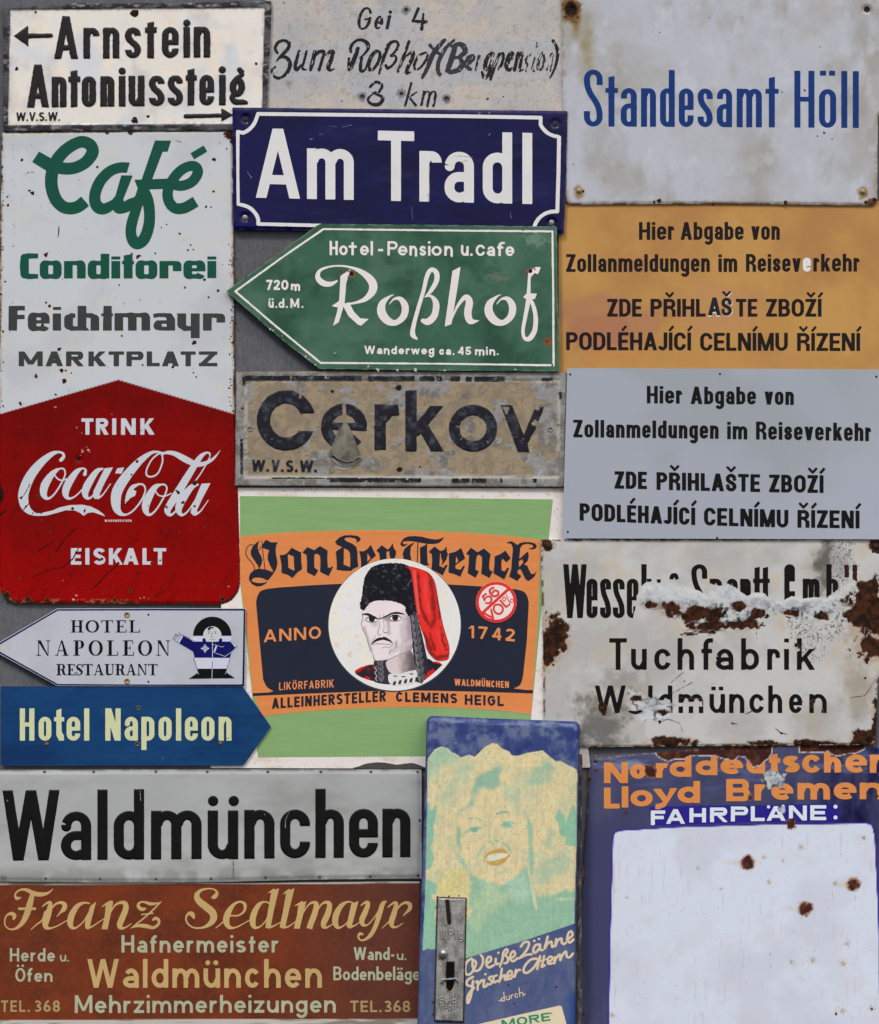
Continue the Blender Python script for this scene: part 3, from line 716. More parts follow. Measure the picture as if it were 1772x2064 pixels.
# ================================================================== 2 hand painted guide board
def sign_zum():
    cp = crop(530, 0, 620); d = 4
    T = thing("sign", "greyish hand lettered guide board with worn black italic writing and three drilled holes", "sign", 836, 232)
    def col(x, y, dd):
        c = bg_(x, (172, 167, 162)); c = mixc(c, (184, 172, 161), sst(fbm(x, y, 90, 5, 5), .36, .68)); c = mixc(c, (160, 160, 162), sst(fbm(x, y, 50, 5, 6), .42, .76) * .8)
        pb = np.maximum(sst(-poly_sdf(x, y, [cp(p) for p in [(500, 30), (940, 25), (940, 230), (1700, 210), (1705, 470), (1120, 500), (1060, 620), (560, 610), (420, 480), (60, 470), (40, 250), (490, 235)]]) + 8 * (fbm(x, y, 14, 3, 3) - .5), -2, 7), 0)
        c = mixc(c, (162, 165, 171), pb * .6)
        c = mixc(c, (128, 116, 98), sst(1 - blobf(x, y, *cp((150, 480)), 14, 18), .2, 1) * sst(fbm(x, y, 5, 3, 9), .35, .6) * .8)
        c = mixc(c, (146, 134, 118), sst(fbm(x, y, 12, 5, 44), .56, .80) * .5); c = mixc(c, (120, 118, 116), sst(fbm(x, y, 3, 3, 47), .66, .8) * .5)
        for q in [(825, 57), (573, 557), (798, 540), (1058, 570)]:
            a, b = cp(q); c = mixc(c, (112, 110, 108), sst(9.5 + 3 * (fbm(x, y, 4, 2, 7) - .5) * 2 - np.hypot(x - a, y - b), -.5, 1) * .85)
        return c, sst(pb, .5, 1) * .3
    H = [(825, 57, 12), (573, 557, 14), (798, 540, 12), (1058, 570, 16)]
    panel(T, Shape().poly([(535, -40), (1140, -40), (1142, 240), (535, 240)]), d, 3, col, MATTE, res=2.5, holes=[cp(h) for h in H])
    BK = (38, 37, 38)
    def wear(thr, sc=3.2, seed=5, ang=1):
        thr = .5 + (thr - .5) * 1.5
        def f(X, Y):
            n = fbm(X + .3 * Y, Y, (sc * .8, sc * 3.5), 3, seed); return (thr - n) * -8 if False else (n - thr) * 14
        return f
    Si = Sty(22, 15, k=9, ta=35, slant=.26, g=.3, rnd=1)
    s = Shape(); boxes(s, cp, [('G', 533, 615, 130), ('e', 635, 685), ('i', 705, 728)], (540, 172, 750, 166), 125, 78, Sty(19, 11, k=9, ta=35, slant=.2, rnd=1, at=.5)); ink(T, s, d, BK, edge=1.0, esc=3, res=.8, carve=wear(.68, seed=2))
    s = Shape(); s.stroke([cp(p) for p in [(895, 50, 18), (865, 120, 16), (940, 128, 24)]], butt=(0, 0)).stroke([cp(p) for p in [(925, 80, 12), (915, 168, 20)]], butt=(0, 0)); ink(T, s, d, BK, edge=1, res=.8, carve=wear(.66, seed=3))
    F_ = 1772 / 1010.; za = crop(540, 70, 200 * F_); zb = crop(700, 70, 200 * F_); zc = crop(880, 70, 255 * F_)
    def brush(z, groups, rgb, thr, seed, edge=.8, name="lettering"):
        s = Shape()
        for g in groups: s.stroke([z(p) for p in g], smooth=4, butt=(0, 0))
        ink(T, s, d, rgb, edge=edge, esc=2.6, res=.7, carve=wear(thr, seed=seed), name=name, grow=.55)
    brush(za, [[(95, 182, 24), (75, 140, 28), (100, 82, 26), (160, 58, 22), (215, 85, 32), (205, 140, 32), (150, 200, 28), (105, 245, 18)], [(90, 268, 10), (130, 228, 22), (190, 232, 32), (225, 290, 38), (210, 360, 34), (160, 420, 26), (100, 442, 24), (52, 410, 22), (42, 360, 20), (75, 328, 14)],
        [(320, 165, 24), (292, 260, 28), (278, 330, 34), (298, 355, 30), (335, 310, 16)], [(395, 170, 22), (368, 270, 22), (352, 340, 24), (385, 355, 12)],
        [(478, 172, 30), (458, 270, 38), (435, 355, 28)], [(470, 230, 16), (515, 178, 32), (560, 168, 30)], [(572, 172, 28), (548, 270, 26), (522, 358, 26)], [(592, 205, 14), (640, 170, 34), (665, 185, 38), (642, 260, 38), (615, 330, 38), (635, 360, 26), (678, 345, 8)]], BK, .645, 4)
    brush(zb, [[(36, 172, 26), (36, 125, 26), (80, 68, 24), (140, 52, 26), (198, 80, 36), (215, 130, 32), (180, 190, 18), (130, 235, 10)], [(108, 140, 34), (70, 250, 42), (22, 350, 36), (18, 240, 20)], [(146, 235, 26), (136, 310, 28), (140, 365, 32), (180, 358, 20), (200, 310, 14)],
        [(292, 168, 30), (250, 212, 34), (218, 290, 38), (218, 345, 36), (262, 350, 28), (310, 290, 26), (334, 215, 30), (322, 172, 28), (292, 168, 26)], [(325, 395, 20), (350, 310, 22), (385, 190, 34), (430, 92, 32), (490, 66, 20), (520, 100, 24), (490, 170, 22), (440, 215, 12), (490, 215, 18), (495, 260, 22), (450, 320, 20), (410, 338, 30), (392, 310, 20)]], BK, .64, 6)
    brush(zb, [[(630, 66, 22), (582, 200, 28), (516, 375, 22)], [(548, 290, 12), (620, 200, 16), (670, 178, 28), (662, 240, 34), (622, 320, 34), (602, 388, 28), (640, 380, 12)], [(802, 180, 14), (732, 212, 22), (684, 300, 24), (692, 350, 20), (740, 338, 16), (800, 260, 22), (820, 200, 16)]], BK, .60, 7)
    brush(zb, [[(990, 55, 32), (920, 130, 42), (862, 220, 46), (820, 330, 38), (766, 435, 30)], [(842, 106, 28), (930, 190, 30)]], (52, 51, 53), .65, 27, 1.2)
    brush(zc, [[(138, 44, 18), (80, 100, 26), (25, 190, 30), (10, 270, 30), (25, 315, 28)], [(150, 92, 34), (118, 200, 42), (88, 285, 36)], [(120, 92, 18), (180, 75, 32), (218, 95, 40), (228, 135, 36), (190, 170, 30), (150, 185, 20)], [(190, 188, 28), (205, 232, 40), (178, 278, 38), (110, 298, 32)], [(242, 240, 20), (290, 200, 24), (290, 168, 28), (252, 188, 28), (238, 250, 32), (272, 275, 22)]], (56, 55, 57), .66, 8, 1.4)
    brush(zc, [[(340, 170, 18), (322, 240, 16), (316, 280, 16)], [(440, 142, 20), (402, 190, 30), (388, 260, 30), (412, 278, 22), (440, 210, 20), (452, 152, 22), (436, 250, 22), (412, 320, 24), (382, 344, 26), (364, 300, 18)], [(500, 152, 18), (462, 260, 20), (430, 355, 20)], [(490, 178, 12), (528, 148, 20), (530, 210, 20), (498, 272, 18)], [(566, 232, 16), (608, 175, 22), (602, 142, 22), (576, 168, 26), (556, 240, 28), (576, 280, 26), (612, 262, 12)], [(650, 146, 22), (624, 282, 22)], [(640, 205, 12), (680, 142, 20), (676, 210, 20), (660, 282, 22), (690, 276, 10)]], BK, .61, 9)
    brush(zc, [[(745, 158, 16), (712, 205, 18), (728, 245, 12), (714, 290, 12)], [(788, 180, 12), (766, 268, 16), (778, 292, 12)], [(804, 62, 8), (802, 96, 12)], [(848, 142, 16), (818, 200, 20), (810, 268, 22), (838, 272, 16), (860, 200, 16), (850, 145, 14)], [(905, 150, 12), (880, 280, 10)], [(895, 190, 8), (928, 150, 12), (918, 230, 10), (912, 292, 10)]], (50, 49, 50), .545, 10)
    brush(zc, [[(930, 48, 20), (965, 120, 24), (960, 210, 20), (935, 290, 14), (905, 345, 8)]], BK, .63, 11)
    s = Shape(); s.stroke([cp(p) for p in [(618, 500, 14), (650, 472, 16), (685, 490, 18), (672, 525, 16), (635, 535, 10), (690, 560, 20), (670, 600, 22), (625, 598, 18), (605, 570, 14), (640, 535, 8)]], smooth=4, butt=(0, 0))
    s.stroke([cp(p) for p in [(855, 478, 14), (820, 608, 14)]], butt=(0, 0)).stroke([cp(p) for p in [(885, 530, 10), (842, 560, 10), (880, 605, 16)]], butt=(0, 0)); boxes(s, cp, [('m', 905, 990)], 610, 130, 88, Sty(15, 8, k=.6, slant=.2, rnd=1))
    ink(T, s, d, BK, edge=.8, res=.8, carve=wear(.63, seed=11))
    chips(T, [cp((1295, 570, 9)), cp((1385, 557, 5)), cp((455, 583, 6)), cp((1445, 75, 3)), cp((617, 265, 4)), cp((120, 15, 5))] + rndpts(70, 545, 5, 1128, 215, .3, .8, 9), d + .05, core=(96, 66, 46), res=.7)
sign_zum()

# ================================================================== 3 Standesamt
def sign_standesamt():
    cp = crop(1120, 0, 652); d = 11
    T = thing("sign", "stained white enamel plate with blue condensed lettering Standesamt Höll and rusty corner hole", "sign", 1455, 412)
    P = [cp(p) for p in [(28, -60), (1800, -60), (1800, 600), (1766, 640), (1762, 1100), (1740, 1126), (900, 1116), (80, 1120), (55, 1100), (44, 700)]]
    SP = [cp(p) for p in [(85, 50), (128, 1045), (1683, 1050)]]
    def col(x, y, dd):
        c = bg_(x, (172, 173, 181)); n = fbm(x, y, 130, 5, 21)
        c = mixc(c, (156, 154, 150), sst(n, .38, .74) * .75)
        n2 = fbm(x, y, (60, 90), 5, 31); c = mixc(c, (142, 138, 128), sst(n2, .48, .80) * .6); c = mixc(c, (184, 186, 194), sst(fbm(x, y, (30, 40), 5, 37), .5, .8) * .6); c = mixc(c, (150, 148, 144), sst(fbm(x, y, 3, 3, 39), .6, .8) * .25)
        bl = lambda X_, Y_, rx, ry, k, cc, c: mixc(c, cc, sst(1.2 - blobf(x, y, *cp((X_, Y_)), rx, ry) + 1.5 * (fbm(x, y, 30, 6, int(X_)) - .5), 0, 1.6) * k)
        c = bl(165, 260, 24, 84, .85, (136, 122, 90), c); c = bl(112, 130, 13, 50, .9, (118, 90, 44), c)
        c = bl(260, 850, 52, 80, .6, (136, 132, 118), c); c = bl(380, 1000, 50, 50, .5, (140, 134, 120), c)
        c = bl(1420, 90, 60, 70, .6, (150, 145, 134), c); c = bl(1080, 900, 60, 90, .5, (148, 146, 140), c); c = bl(1650, 820, 40, 90, .5, (150, 147, 138), c)
        c = bl(1540, 400, 40, 60, .4, (150, 147, 140), c)
        w_ = sst(-dd, 12, 0) * sst(fbm(x, y, 12, 4, 4), .38, .6); c = mixc(c, (138, 122, 100), w_ * .7)
        r = sst(-dd, 4.5, .5) * sst(fbm(x, y, (22, 8), 4, 14), .48, .62) * (y > 395); c = mixc(c, (96, 66, 46), r)
        c = mixc(c, (104, 74, 42), sst(1.5 - blobf(x, y, *SP[0], 17, 22) + .9 * (fbm(x, y, 7, 3, 2) - .5), 0, .6)); c = mixc(c, (42, 30, 26), sst(1.12 - blobf(x, y, *SP[0], 13.5, 16) + .5 * (fbm(x, y, 5, 3, 3) - .5), 0, .25))
        for q in SP[1:]:
            c = mixc(c, (122, 92, 52), sst(1.3 - blobf(x, y, q[0], q[1] + 3, 11, 14) + .8 * (fbm(x, y, 7, 3, 5) - .5), 0, .9) * .9)
        c = mixc(c, (92, 64, 46), sst(1.4 - blobf(x, y, *cp((1735, 1110)), 10, 7) + .8 * (fbm(x, y, 5, 3, 5) - .5), 0, .5))
        wr = sst(1.2 - blobf(x, y, *SP[0], 14, 17), 0, .3) + r
        return c, np.clip(wr, 0, 1)
    H = [(92, 48, 14), (1705, 52, 17)]
    panel(T, Shape().poly(P), d, 5, col, ENAMEL, res=2.4, holes=[cp(h) for h in H], rough=.6, rsc=18, height=lambda x, y, dd: -2.0 * sst(-dd, 5, 0))
    L = [('S', 155, 258), ('t', 273, 342, 292), ('a', 357, 445), ('n', 468, 550), ('d', 572, 653), ('e', 675, 756), ('s', 778, 861), ('a', 883, 967), ('m', 992, 1130), ('t', 1150, 1222, 292), ('H', 1308, 1418), ('ö', 1443, 1537, 312), ('l', 1565, 1597), ('l', 1628, 1660)]
    s = Shape(); boxes(s, cp, L, (155, 692, 1660, 700), 311, 211, Sty(33, 26, k=.52, ta=0, dot='s', at=.99))
    ink(T, s, d, (17, 52, 108), rough=.25, edge=.15)
    rivet(*cp((128, 1045)), d, T, 6, BRASS); rivet(*cp((128, 1045)), d + 1, T, 3.2, ZINC); rivet(*cp((1683, 1050)), d, T, 6.5, BRASS); rivet(*cp((1683, 1050)), d + 1, T, 3.4, ZINC)
    chips(T, [cp(p) for p in [(80, 85, 10), (55, 90, 8), (95, 115, 6), (120, 95, 8), (128, 40, 5), (570, 178, 4), (843, 98, 4), (1450, 258, 4), (1515, 762, 5), (1365, 495, 7), (1470, 728, 7), (1435, 745, 5), (565, 1100, 12), (540, 1106, 9), (150, 1048, 8), (98, 900, 4), (1240, 505, 5), (1232, 495, 3), (60, 1108, 9), (1700, 1108, 12), (1745, 1095, 14), (1260, 1108, 12)]] + rndpts(50, 1140, 10, 1760, 400, .3, .7, 3), d + .05)
sign_standesamt()

# ================================================================== 4 Café sign with the red lower half
def sign_cafe():
    cp = crop(0, 250, 490); ce = crop(0, 760, 500); d = 10
    T = thing("sign", "tall chipped enamel sign, white Café upper half above a red soft drink panel", "sign", 242, 1218)
    out = [(4, 267), (250, 264), (469, 263), (471, 560), (473, 835), (480, 1000), (484, 1140), (484, 1172)]
    for i in range(9):
        a = i * math.pi / 16; out.append((484 - 44 + 44 * math.cos(a), 1174 + 44 * math.sin(a)))
    for i in range(9):
        a = math.pi / 2 + i * math.pi / 16; out.append((40 + 42 * math.cos(a), 1176 + 40 * math.sin(a)))
    out += [(-2, 1100), (-2, 835), (1, 500)]
    red = [(-10, 837.5), ce((847, 20)), ce((1675, 264)), (500, 842), (500, 1300), (-10, 1300)]
    def col(x, y, dd):
        c = bg_(x, (185, 188, 192)); c = mixc(c, (176, 177, 181), sst(fbm(x, y, 80, 4, 3), .45, .7) * .7); c = mixc(c, (194, 188, 178), sst(fbm(x, y, 60, 5, 9), .5, .8) * .5)
        e = sst(-dd, 7, .5) * sst(fbm(x, y, 12, 4, 6), .40, .62); c = mixc(c, (172, 152, 122), e)
        r = sst(poly_sdf(x, y, red), .6, -.6); rc = mixc(bg_(x, (124, 1, 8)), (106, 0, 5), sst(fbm(x, y, 150, 5, 2), .36, .66))
        rc = mixc(rc, (152, 6, 14), sst(1200 - y, 240, -10) * .7)
        rc = mixc(rc, (84, 16, 16), sst(fbm(x + y * .6, y, (22, 60), 5, 17), .56, .82) * .3); rc = mixc(rc, (60, 22, 18), sst(fbm(x, y, 4, 3, 18), .68, .8) * .5)
        c = c * (1 - r[..., None]) + rc * r[..., None]
        b = sst(-dd, 9, 1) * sst(y, 1165, 1195) * sst(fbm(x, y, (14, 9), 4, 23), .42, .58); c = mixc(c, (74, 46, 34), b)
        b2 = sst(-dd, 13, 6) * sst(y, 1170, 1195) * sst(fbm(x, y, (10, 6), 4, 29), .55, .62) * sst(300 - x, 0, 60); c = mixc(c, (156, 108, 78), b2 * .8)
        b3 = sst(-dd, 3.2, .4) * sst(fbm(x, y, (5, 26), 4, 33), .46, .60); c = mixc(c, (76, 50, 36), b3)
        q = sst(1.1 - blobf(x, y, -1, 996, 9, 17) + .6 * (fbm(x, y, 7, 3, 3) - .5), 0, .2); c = mixc(c, (44, 32, 28), q)
        k = sst(1.1 - blobf(x, y, 468, 272, 16, 9) + .9 * (fbm(x, y, 7, 3, 8) - .5), 0, .2); c = mixc(c, (60, 40, 28), k)
        c = mixc(c, (60, 40, 28), sst(1.1 - blobf(x, y, 470, 284, 6, 9) + .6 * (fbm(x, y, 5, 3, 8) - .5), 0, .2))
        return c, np.clip(b + b3 + q + k, 0, 1)
    H = [ce((562, 586, 14)), cp((950, 62, 10)), cp((780, 58, 6))]
    panel(T, Shape().poly(out), d, 5, col, mat('red_enamel', None, .24, bump=0.08, bscale=14.0, var=.02, fine=.015, spec=.09), res=2.2, holes=H, rough=.9, rsc=9, height=lambda x, y, dd: -2.0 * sst(-dd, 5, 0))
    GR = (26, 76, 61); GY = (58, 61, 60)
    s = Shape()
    q = lambda L: [cp(p) for p in L]
    s.poly(q([(285, 200), (235, 276), (345, 345), (395, 262)]))
    s.stroke(q([(340, 283, 88), (430, 318, 88), (530, 322, 86), (620, 282, 86), (672, 215, 90), (668, 165, 88), (630, 135, 86), (575, 132, 84), (495, 175, 86), (430, 240, 88), (388, 320, 90), (374, 410, 92), (384, 490, 92), (415, 560, 90), (465, 605, 88), (525, 614, 88), (575, 598, 88), (621, 562, 90)]), smooth=4, butt=(0, 1))
    s.stroke(q([(938, 318, 76), (870, 318, 76), (800, 345, 78), (735, 410, 80), (698, 490, 82), (692, 560, 84), (715, 605, 88), (755, 618, 80), (800, 600, 70), (835, 570, 50)]), smooth=4, butt=(0, 0)); s.poly(q([(905, 352), (917, 352), (960, 290), (948, 282), (905, 282)])); s.poly(q([(905, 355), (925, 355), (947, 282), (990, 282), (990, 360)]), -1)
    s.poly(q([(884, 374), (969, 374), (900, 545), (895, 600), (820, 600)])); s.stroke(q([(862, 560, 80), (862, 612, 76), (905, 608, 80), (960, 580, 80), (1000, 560, 60)]), smooth=4, butt=(0, 0))
    s.poly(q([(1130, 120), (1248, 120), (1222, 201), (1186, 201), (1040, 585), (962, 560), (1000, 500)])); s.stroke(q([(1040, 470, 70), (1000, 600, 72), (962, 720, 78), (955, 800, 78), (975, 855, 84), (1010, 870, 84), (1055, 830, 84), (1085, 740, 82), (1090, 640, 80), (1075, 550, 84), (1045, 470, 70)]), smooth=4, butt=(0, 0))
    s.poly(q([(980, 405), (1060, 405), (1060, 500), (1012, 490)])); s.poly(q([(1040, 405), (1250, 396), (1250, 470), (1040, 478)]))
    s.stroke(q([(1235, 432, 72), (1320, 450, 74), (1400, 420, 74), (1442, 355, 76), (1425, 312, 76), (1375, 308, 72), (1310, 345, 74), (1250, 420, 74), (1222, 500, 76), (1235, 570, 78), (1280, 614, 78), (1340, 612, 80), (1385, 590, 80), (1427, 565, 82)]), smooth=4, butt=(0, 1)); s.stroke(q([(1402, 235, 52), (1498, 178, 52)]))
    ink(T, s, d, GR, rough=.25)
    S = Sty(63, 30, k=.30, n=3.6, ta=0, dot='s', g=.2); S.at = .99
    s = Shape(); boxes(s, cp, [('o', 290, 450), ('n', 467, 625), ('d', 640, 797), ('o', 988, 1147), ('e', 1337, 1498)], 1125, 180, 127, S)
    s.stroke(q([(278, 961, 34), (205, 961, 40), (180, 975, 60), (178, 1040, 66), (180, 1095, 60), (205, 1110, 40), (278, 1110, 32)]), butt=(1, 1))
    s.poly(q([(812, 998), (877, 998), (877, 1125), (812, 1125)])); s.poly(q([(812, 965), (877, 965), (877, 987), (812, 987)]))
    s.poly(q([(902, 958), (967, 946), (967, 1125), (902, 1125)])); s.poly(q([(890, 998), (978, 998), (978, 1022), (890, 1022)]))
    s.poly(q([(1163, 998), (1228, 998), (1228, 1125), (1163, 1125)])); s.stroke(q([(1228, 1014, 32), (1270, 1014, 34), (1292, 1030, 62), (1292, 1072, 64)]), butt=(0, 1))
    s.poly(q([(1512, 998), (1577, 998), (1577, 1122), (1512, 1122)])); s.poly(q([(1512, 965), (1577, 965), (1577, 987), (1512, 987)]))
    ink(T, s, d, GR, rough=.25)
    s = Shape(); boxes(s, cp, [('e', 203, 362), ('m', 835, 1095)], 1505, 180, 127, S)
    s.poly(q([(64, 1325), (182, 1325), (182, 1358), (128, 1358), (128, 1390), (180, 1390), (180, 1422), (126, 1422), (124, 1505), (62, 1505)]))
    s.stroke(q([(1119, 1399, 30), (1150, 1392, 28), (1205, 1392, 29), (1236, 1403, 50), (1246, 1430, 62), (1246, 1505, 62)]), butt=(1, 1)); s.stroke(q([(1225, 1442, 24), (1175, 1443, 26), (1152, 1455, 50), (1150, 1470, 62), (1165, 1489, 30), (1225, 1492, 26)]), butt=(0, 0))
    s.poly(q([(385, 1380), (445, 1380), (445, 1505), (385, 1505)])); s.poly(q([(387, 1333), (446, 1333), (446, 1354), (387, 1354)]))
    s.stroke(q([(550, 1395, 30), (520, 1397, 38), (500, 1420, 64), (500, 1465, 64), (520, 1488, 36), (560, 1490, 30)]), butt=(1, 0)); s.poly(q([(566, 1325), (630, 1325), (630, 1480), (655, 1505), (630, 1505), (548, 1505), (566, 1485)]))
    s.stroke(q([(628, 1394, 32), (670, 1396, 36), (692, 1420, 62), (692, 1505, 64)]), butt=(0, 1))
    s.poly(q([(755, 1325), (815, 1325), (815, 1505), (750, 1505)])); s.poly(q([(738, 1380), (825, 1380), (825, 1400), (738, 1400)]))
    s.stroke(q([(1325, 1380, 64), (1325, 1460, 64), (1345, 1488, 40), (1395, 1490, 30)]), butt=(1, 0)); s.poly(q([(1391, 1380), (1456, 1380), (1456, 1560), (1391, 1560)]))
    s.poly(q([(1480, 1380), (1545, 1380), (1543, 1505), (1480, 1505)])); s.stroke(q([(1545, 1395, 30), (1590, 1397, 34), (1610, 1412, 62), (1610, 1446, 64)]), butt=(0, 1))
    ink(T, s, d, GY, rough=.3)
    s = Shape(); boxes(s, cp, [('M', 137, 312), ('A', 332, 460), ('R', 482, 610), ('K', 645, 772), ('T', 792, 905), ('P', 922, 1047), ('L', 1070, 1165), ('A', 1180, 1305), ('T', 1317, 1427), ('Z', 1450, 1585)], 1765, 108, 80, Sty(39, 24, k=.3, ta=30, n=2)); ink(T, s, d, GY, rough=.3)
    WH = (188, 191, 197)
    s = Shape(); boxes(s, ce, [('T', 582, 668), ('R', 686, 775), ('I', 802, 830), ('N', 865, 970), ('K', 1003, 1103)], 412, 117, 80, Sty(29, 24, k=.5, ta=30)); ink(T, s, d, WH, rough=.25)
    s = Shape(); boxes(s, ce, [('E', 507, 582), ('I', 610, 638), ('S', 668, 753), ('K', 778, 875), ('A', 882, 990), ('L', 1018, 1082), ('T', 1098, 1188)], 1340, 118, 80, Sty(29, 23, k=9, ta=25)); ink(T, s, d, WH, rough=.25)
    s = Shape(); word(s, ce, "WARENZEICHEN", 748, 940, 1034, 16, 10, Sty(4.2, 3.6, k=9, ta=40, g=1.0)); ink(T, s, d, (205, 180, 180), rough=.25, res=.4)
    # flowing script mark
    s = Shape(); e = lambda L: [ce(p) for p in L]; k = dict(smooth=4, butt=(0, 0))
    s.stroke(e([(436, 592, 26), (455, 570, 22), (450, 546, 18), (420, 536, 16), (370, 550, 34), (290, 615, 56), (215, 710, 70), (170, 820, 74), (172, 900, 66), (200, 950, 48), (245, 978, 24), (290, 986, 10)]), **k)
    s.poly(e([(230, 975), (290, 972), (370, 955), (430, 930), (500, 915), (590, 912), (650, 925), (700, 950), (735, 975), (752, 996), (710, 980), (665, 966), (628, 970), (597, 992), (570, 968), (530, 952), (470, 952), (400, 972), (330, 990), (270, 992)]))
    s.stroke(e([(425, 655, 12), (375, 690, 40), (322, 770, 58), (312, 835, 46), (340, 868, 20), (385, 840, 12), (435, 765, 12), (466, 695, 11), (455, 656, 12), (425, 655, 12)]), **k)
    s.stroke(e([(402, 655, 8), (390, 685, 9), (405, 720, 10), (440, 738, 10), (485, 725, 9)]), **k)
    s.stroke(e([(606, 694, 26), (612, 665, 16), (590, 652, 12), (545, 680, 38), (487, 765, 54), (468, 830, 46), (490, 867, 20), (540, 850, 11), (610, 780, 10)]), **k)
    s.stroke(e([(735, 655, 12), (690, 675, 36), (630, 765, 54), (608, 830, 46), (630, 867, 20), (670, 840, 11), (735, 740, 12)]), **k)
    s.poly(e([(748, 652), (808, 645), (745, 762), (712, 838), (712, 862), (680, 872), (662, 850), (670, 810)])); s.stroke(e([(700, 864, 18), (735, 840, 10), (790, 762, 6)]), **k)
    s.poly(e([(838, 652), (888, 645), (868, 690), (822, 688)]))
    s.stroke(e([(1160, 560, 12), (1160, 610, 11), (1130, 685, 11), (1085, 712, 12), (1048, 700, 12), (1050, 655, 11), (1085, 590, 11), (1130, 550, 12), (1165, 540, 12)]), **k)
    s.stroke(e([(1165, 545, 12), (1130, 535, 14), (1080, 542, 24), (1000, 600, 48), (910, 700, 66), (840, 810, 74), (828, 900, 68), (845, 960, 44), (890, 984, 16), (945, 960, 12), (1005, 890, 12), (1038, 815, 11), (1025, 770, 12), (985, 765, 14)]), **k)
    s.stroke(e([(990, 768, 12), (950, 785, 30), (920, 830, 30), (900, 880, 12), (896, 905, 3)]), **k); s.poly(e([(905, 895), (930, 865), (965, 848), (975, 815), (940, 800), (912, 850)]))
    s.stroke(e([(1150, 556, 6), (1190, 540, 22), (1250, 548, 34), (1320, 585, 46), (1400, 622, 36), (1460, 618, 28), (1515, 590, 20), (1550, 555, 10), (1574, 522, 2)]), **k)
    s.stroke(e([(1150, 768, 12), (1105, 790, 40), (1052, 880, 58), (1040, 945, 46), (1065, 984, 20), (1110, 955, 12), (1165, 870, 12), (1192, 800, 11), (1178, 770, 12), (1150, 768, 12)]), **k)
    s.stroke(e([(1128, 775, 8), (1112, 810, 9), (1135, 845, 10), (1180, 850, 10), (1225, 830, 8)]), **k)
    s.stroke(e([(1498, 572, 10), (1498, 545, 12), (1470, 542, 16), (1425, 580, 36), (1350, 695, 50), (1265, 835, 56), (1205, 930, 50), (1198, 965, 38), (1222, 986, 18), (1268, 945, 10)]), **k)
    s.stroke(e([(1498, 575, 9), (1440, 680, 9), (1370, 770, 9), (1290, 828, 8)]), **k)
    s.stroke(e([(1415, 768, 12), (1365, 790, 40), (1300, 880, 56), (1276, 945, 46), (1300, 985, 20), (1345, 955, 11), (1415, 850, 12)]), **k)
    s.poly(e([(1440, 762), (1504, 758), (1440, 880), (1408, 950), (1410, 980), (1382, 990), (1362, 968), (1372, 925)])); s.stroke(e([(1395, 982, 18), (1435, 955, 10), (1488, 880, 6)]), **k)
    ink(T, s, d, WH, rough=.25, res=.7, name="logo_lettering")
    CH = [(160, 262, 12), (215, 485, 10), (238, 503, 15), (55, 530, 8), (60, 592, 10), (335, 955, 14), (345, 942, 8), (708, 312, 10), (1562, 258, 15), (1556, 492, 9), (1502, 603, 10), (1538, 606, 6), (780, 58, 14), (950, 58, 20), (1390, 880, 7), (1370, 918, 8), (1410, 915, 7), (1005, 965, 14), (1020, 960, 8), (1132, 943, 8), (1020, 1280, 5), (1350, 1190, 9), (1590, 1215, 11), (1522, 1262, 8), (335, 1300, 9), (362, 1325, 12), (310, 1465, 13), (888, 1543, 8), (1418, 1590, 17), (430, 1642, 14), (450, 1795, 15), (480, 1796, 8), (470, 1870, 18), (520, 1815, 7), (262, 1838, 13), (1410, 1812, 7), (1430, 1845, 7), (1260, 1770, 12), (1040, 1755, 9), (990, 595, 9), (575, 405, 5), (1312, 800, 9), (1178, 755, 6), (1215, 733, 6), (962, 945, 9), (1490, 1135, 11), (870, 1173, 6), (1700, 1078, 6), (1208, 1075, 7), (1700, 1590, 10), (1725, 985, 8), (1715, 1455, 12), (1722, 1320, 6), (940, 842, 6), (1058, 797, 7), (1655, 180, 6), (1600, 140, 5), (510, 1752, 7), (1710, 1690, 10), (40, 1148, 8), (10, 380, 10), (8, 1240, 9), (22, 1510, 9)]
    EC = [(270, 852, 13), (978, 603, 12), (462, 25, 15), (398, 125, 8), (145, 185, 12), (150, 198, 8), (1495, 240, 7), (1390, 757, 20), (1275, 825, 14), (1260, 812, 8), (1312, 893, 10), (1300, 900, 8), (1390, 922, 10), (845, 1330, 12), (1085, 1330, 12), (730, 1300, 11), (200, 1590, 22), (340, 1592, 20), (820, 1590, 16), (1590, 1585, 18), (50, 1560, 26), (930, 1527, 14), (1535, 1490, 9), (765, 1527, 9), (1145, 1310, 7), (150, 862, 10), (185, 925, 9), (940, 698, 8), (235, 972, 6), (295, 972, 8), (520, 940, 12), (605, 955, 9), (1460, 1070, 7), (300, 1020, 8), (1280, 1105, 6), (360, 1105, 7), (150, 1440, 8), (840, 775, 4), (1060, 920, 5), (1190, 925, 9), (1560, 1260, 0.1 + 5), (1010, 380, 5), (1495, 568, 4), (1195, 935, 6)]
    ln = [q([(430, 745, 7), (428, 790, 9), (422, 828, 4)]), q([(172, 378, 2), (205, 352, 3), (248, 350, 3)]), q([(1280, 118, 2), (1320, 130, 4)])]
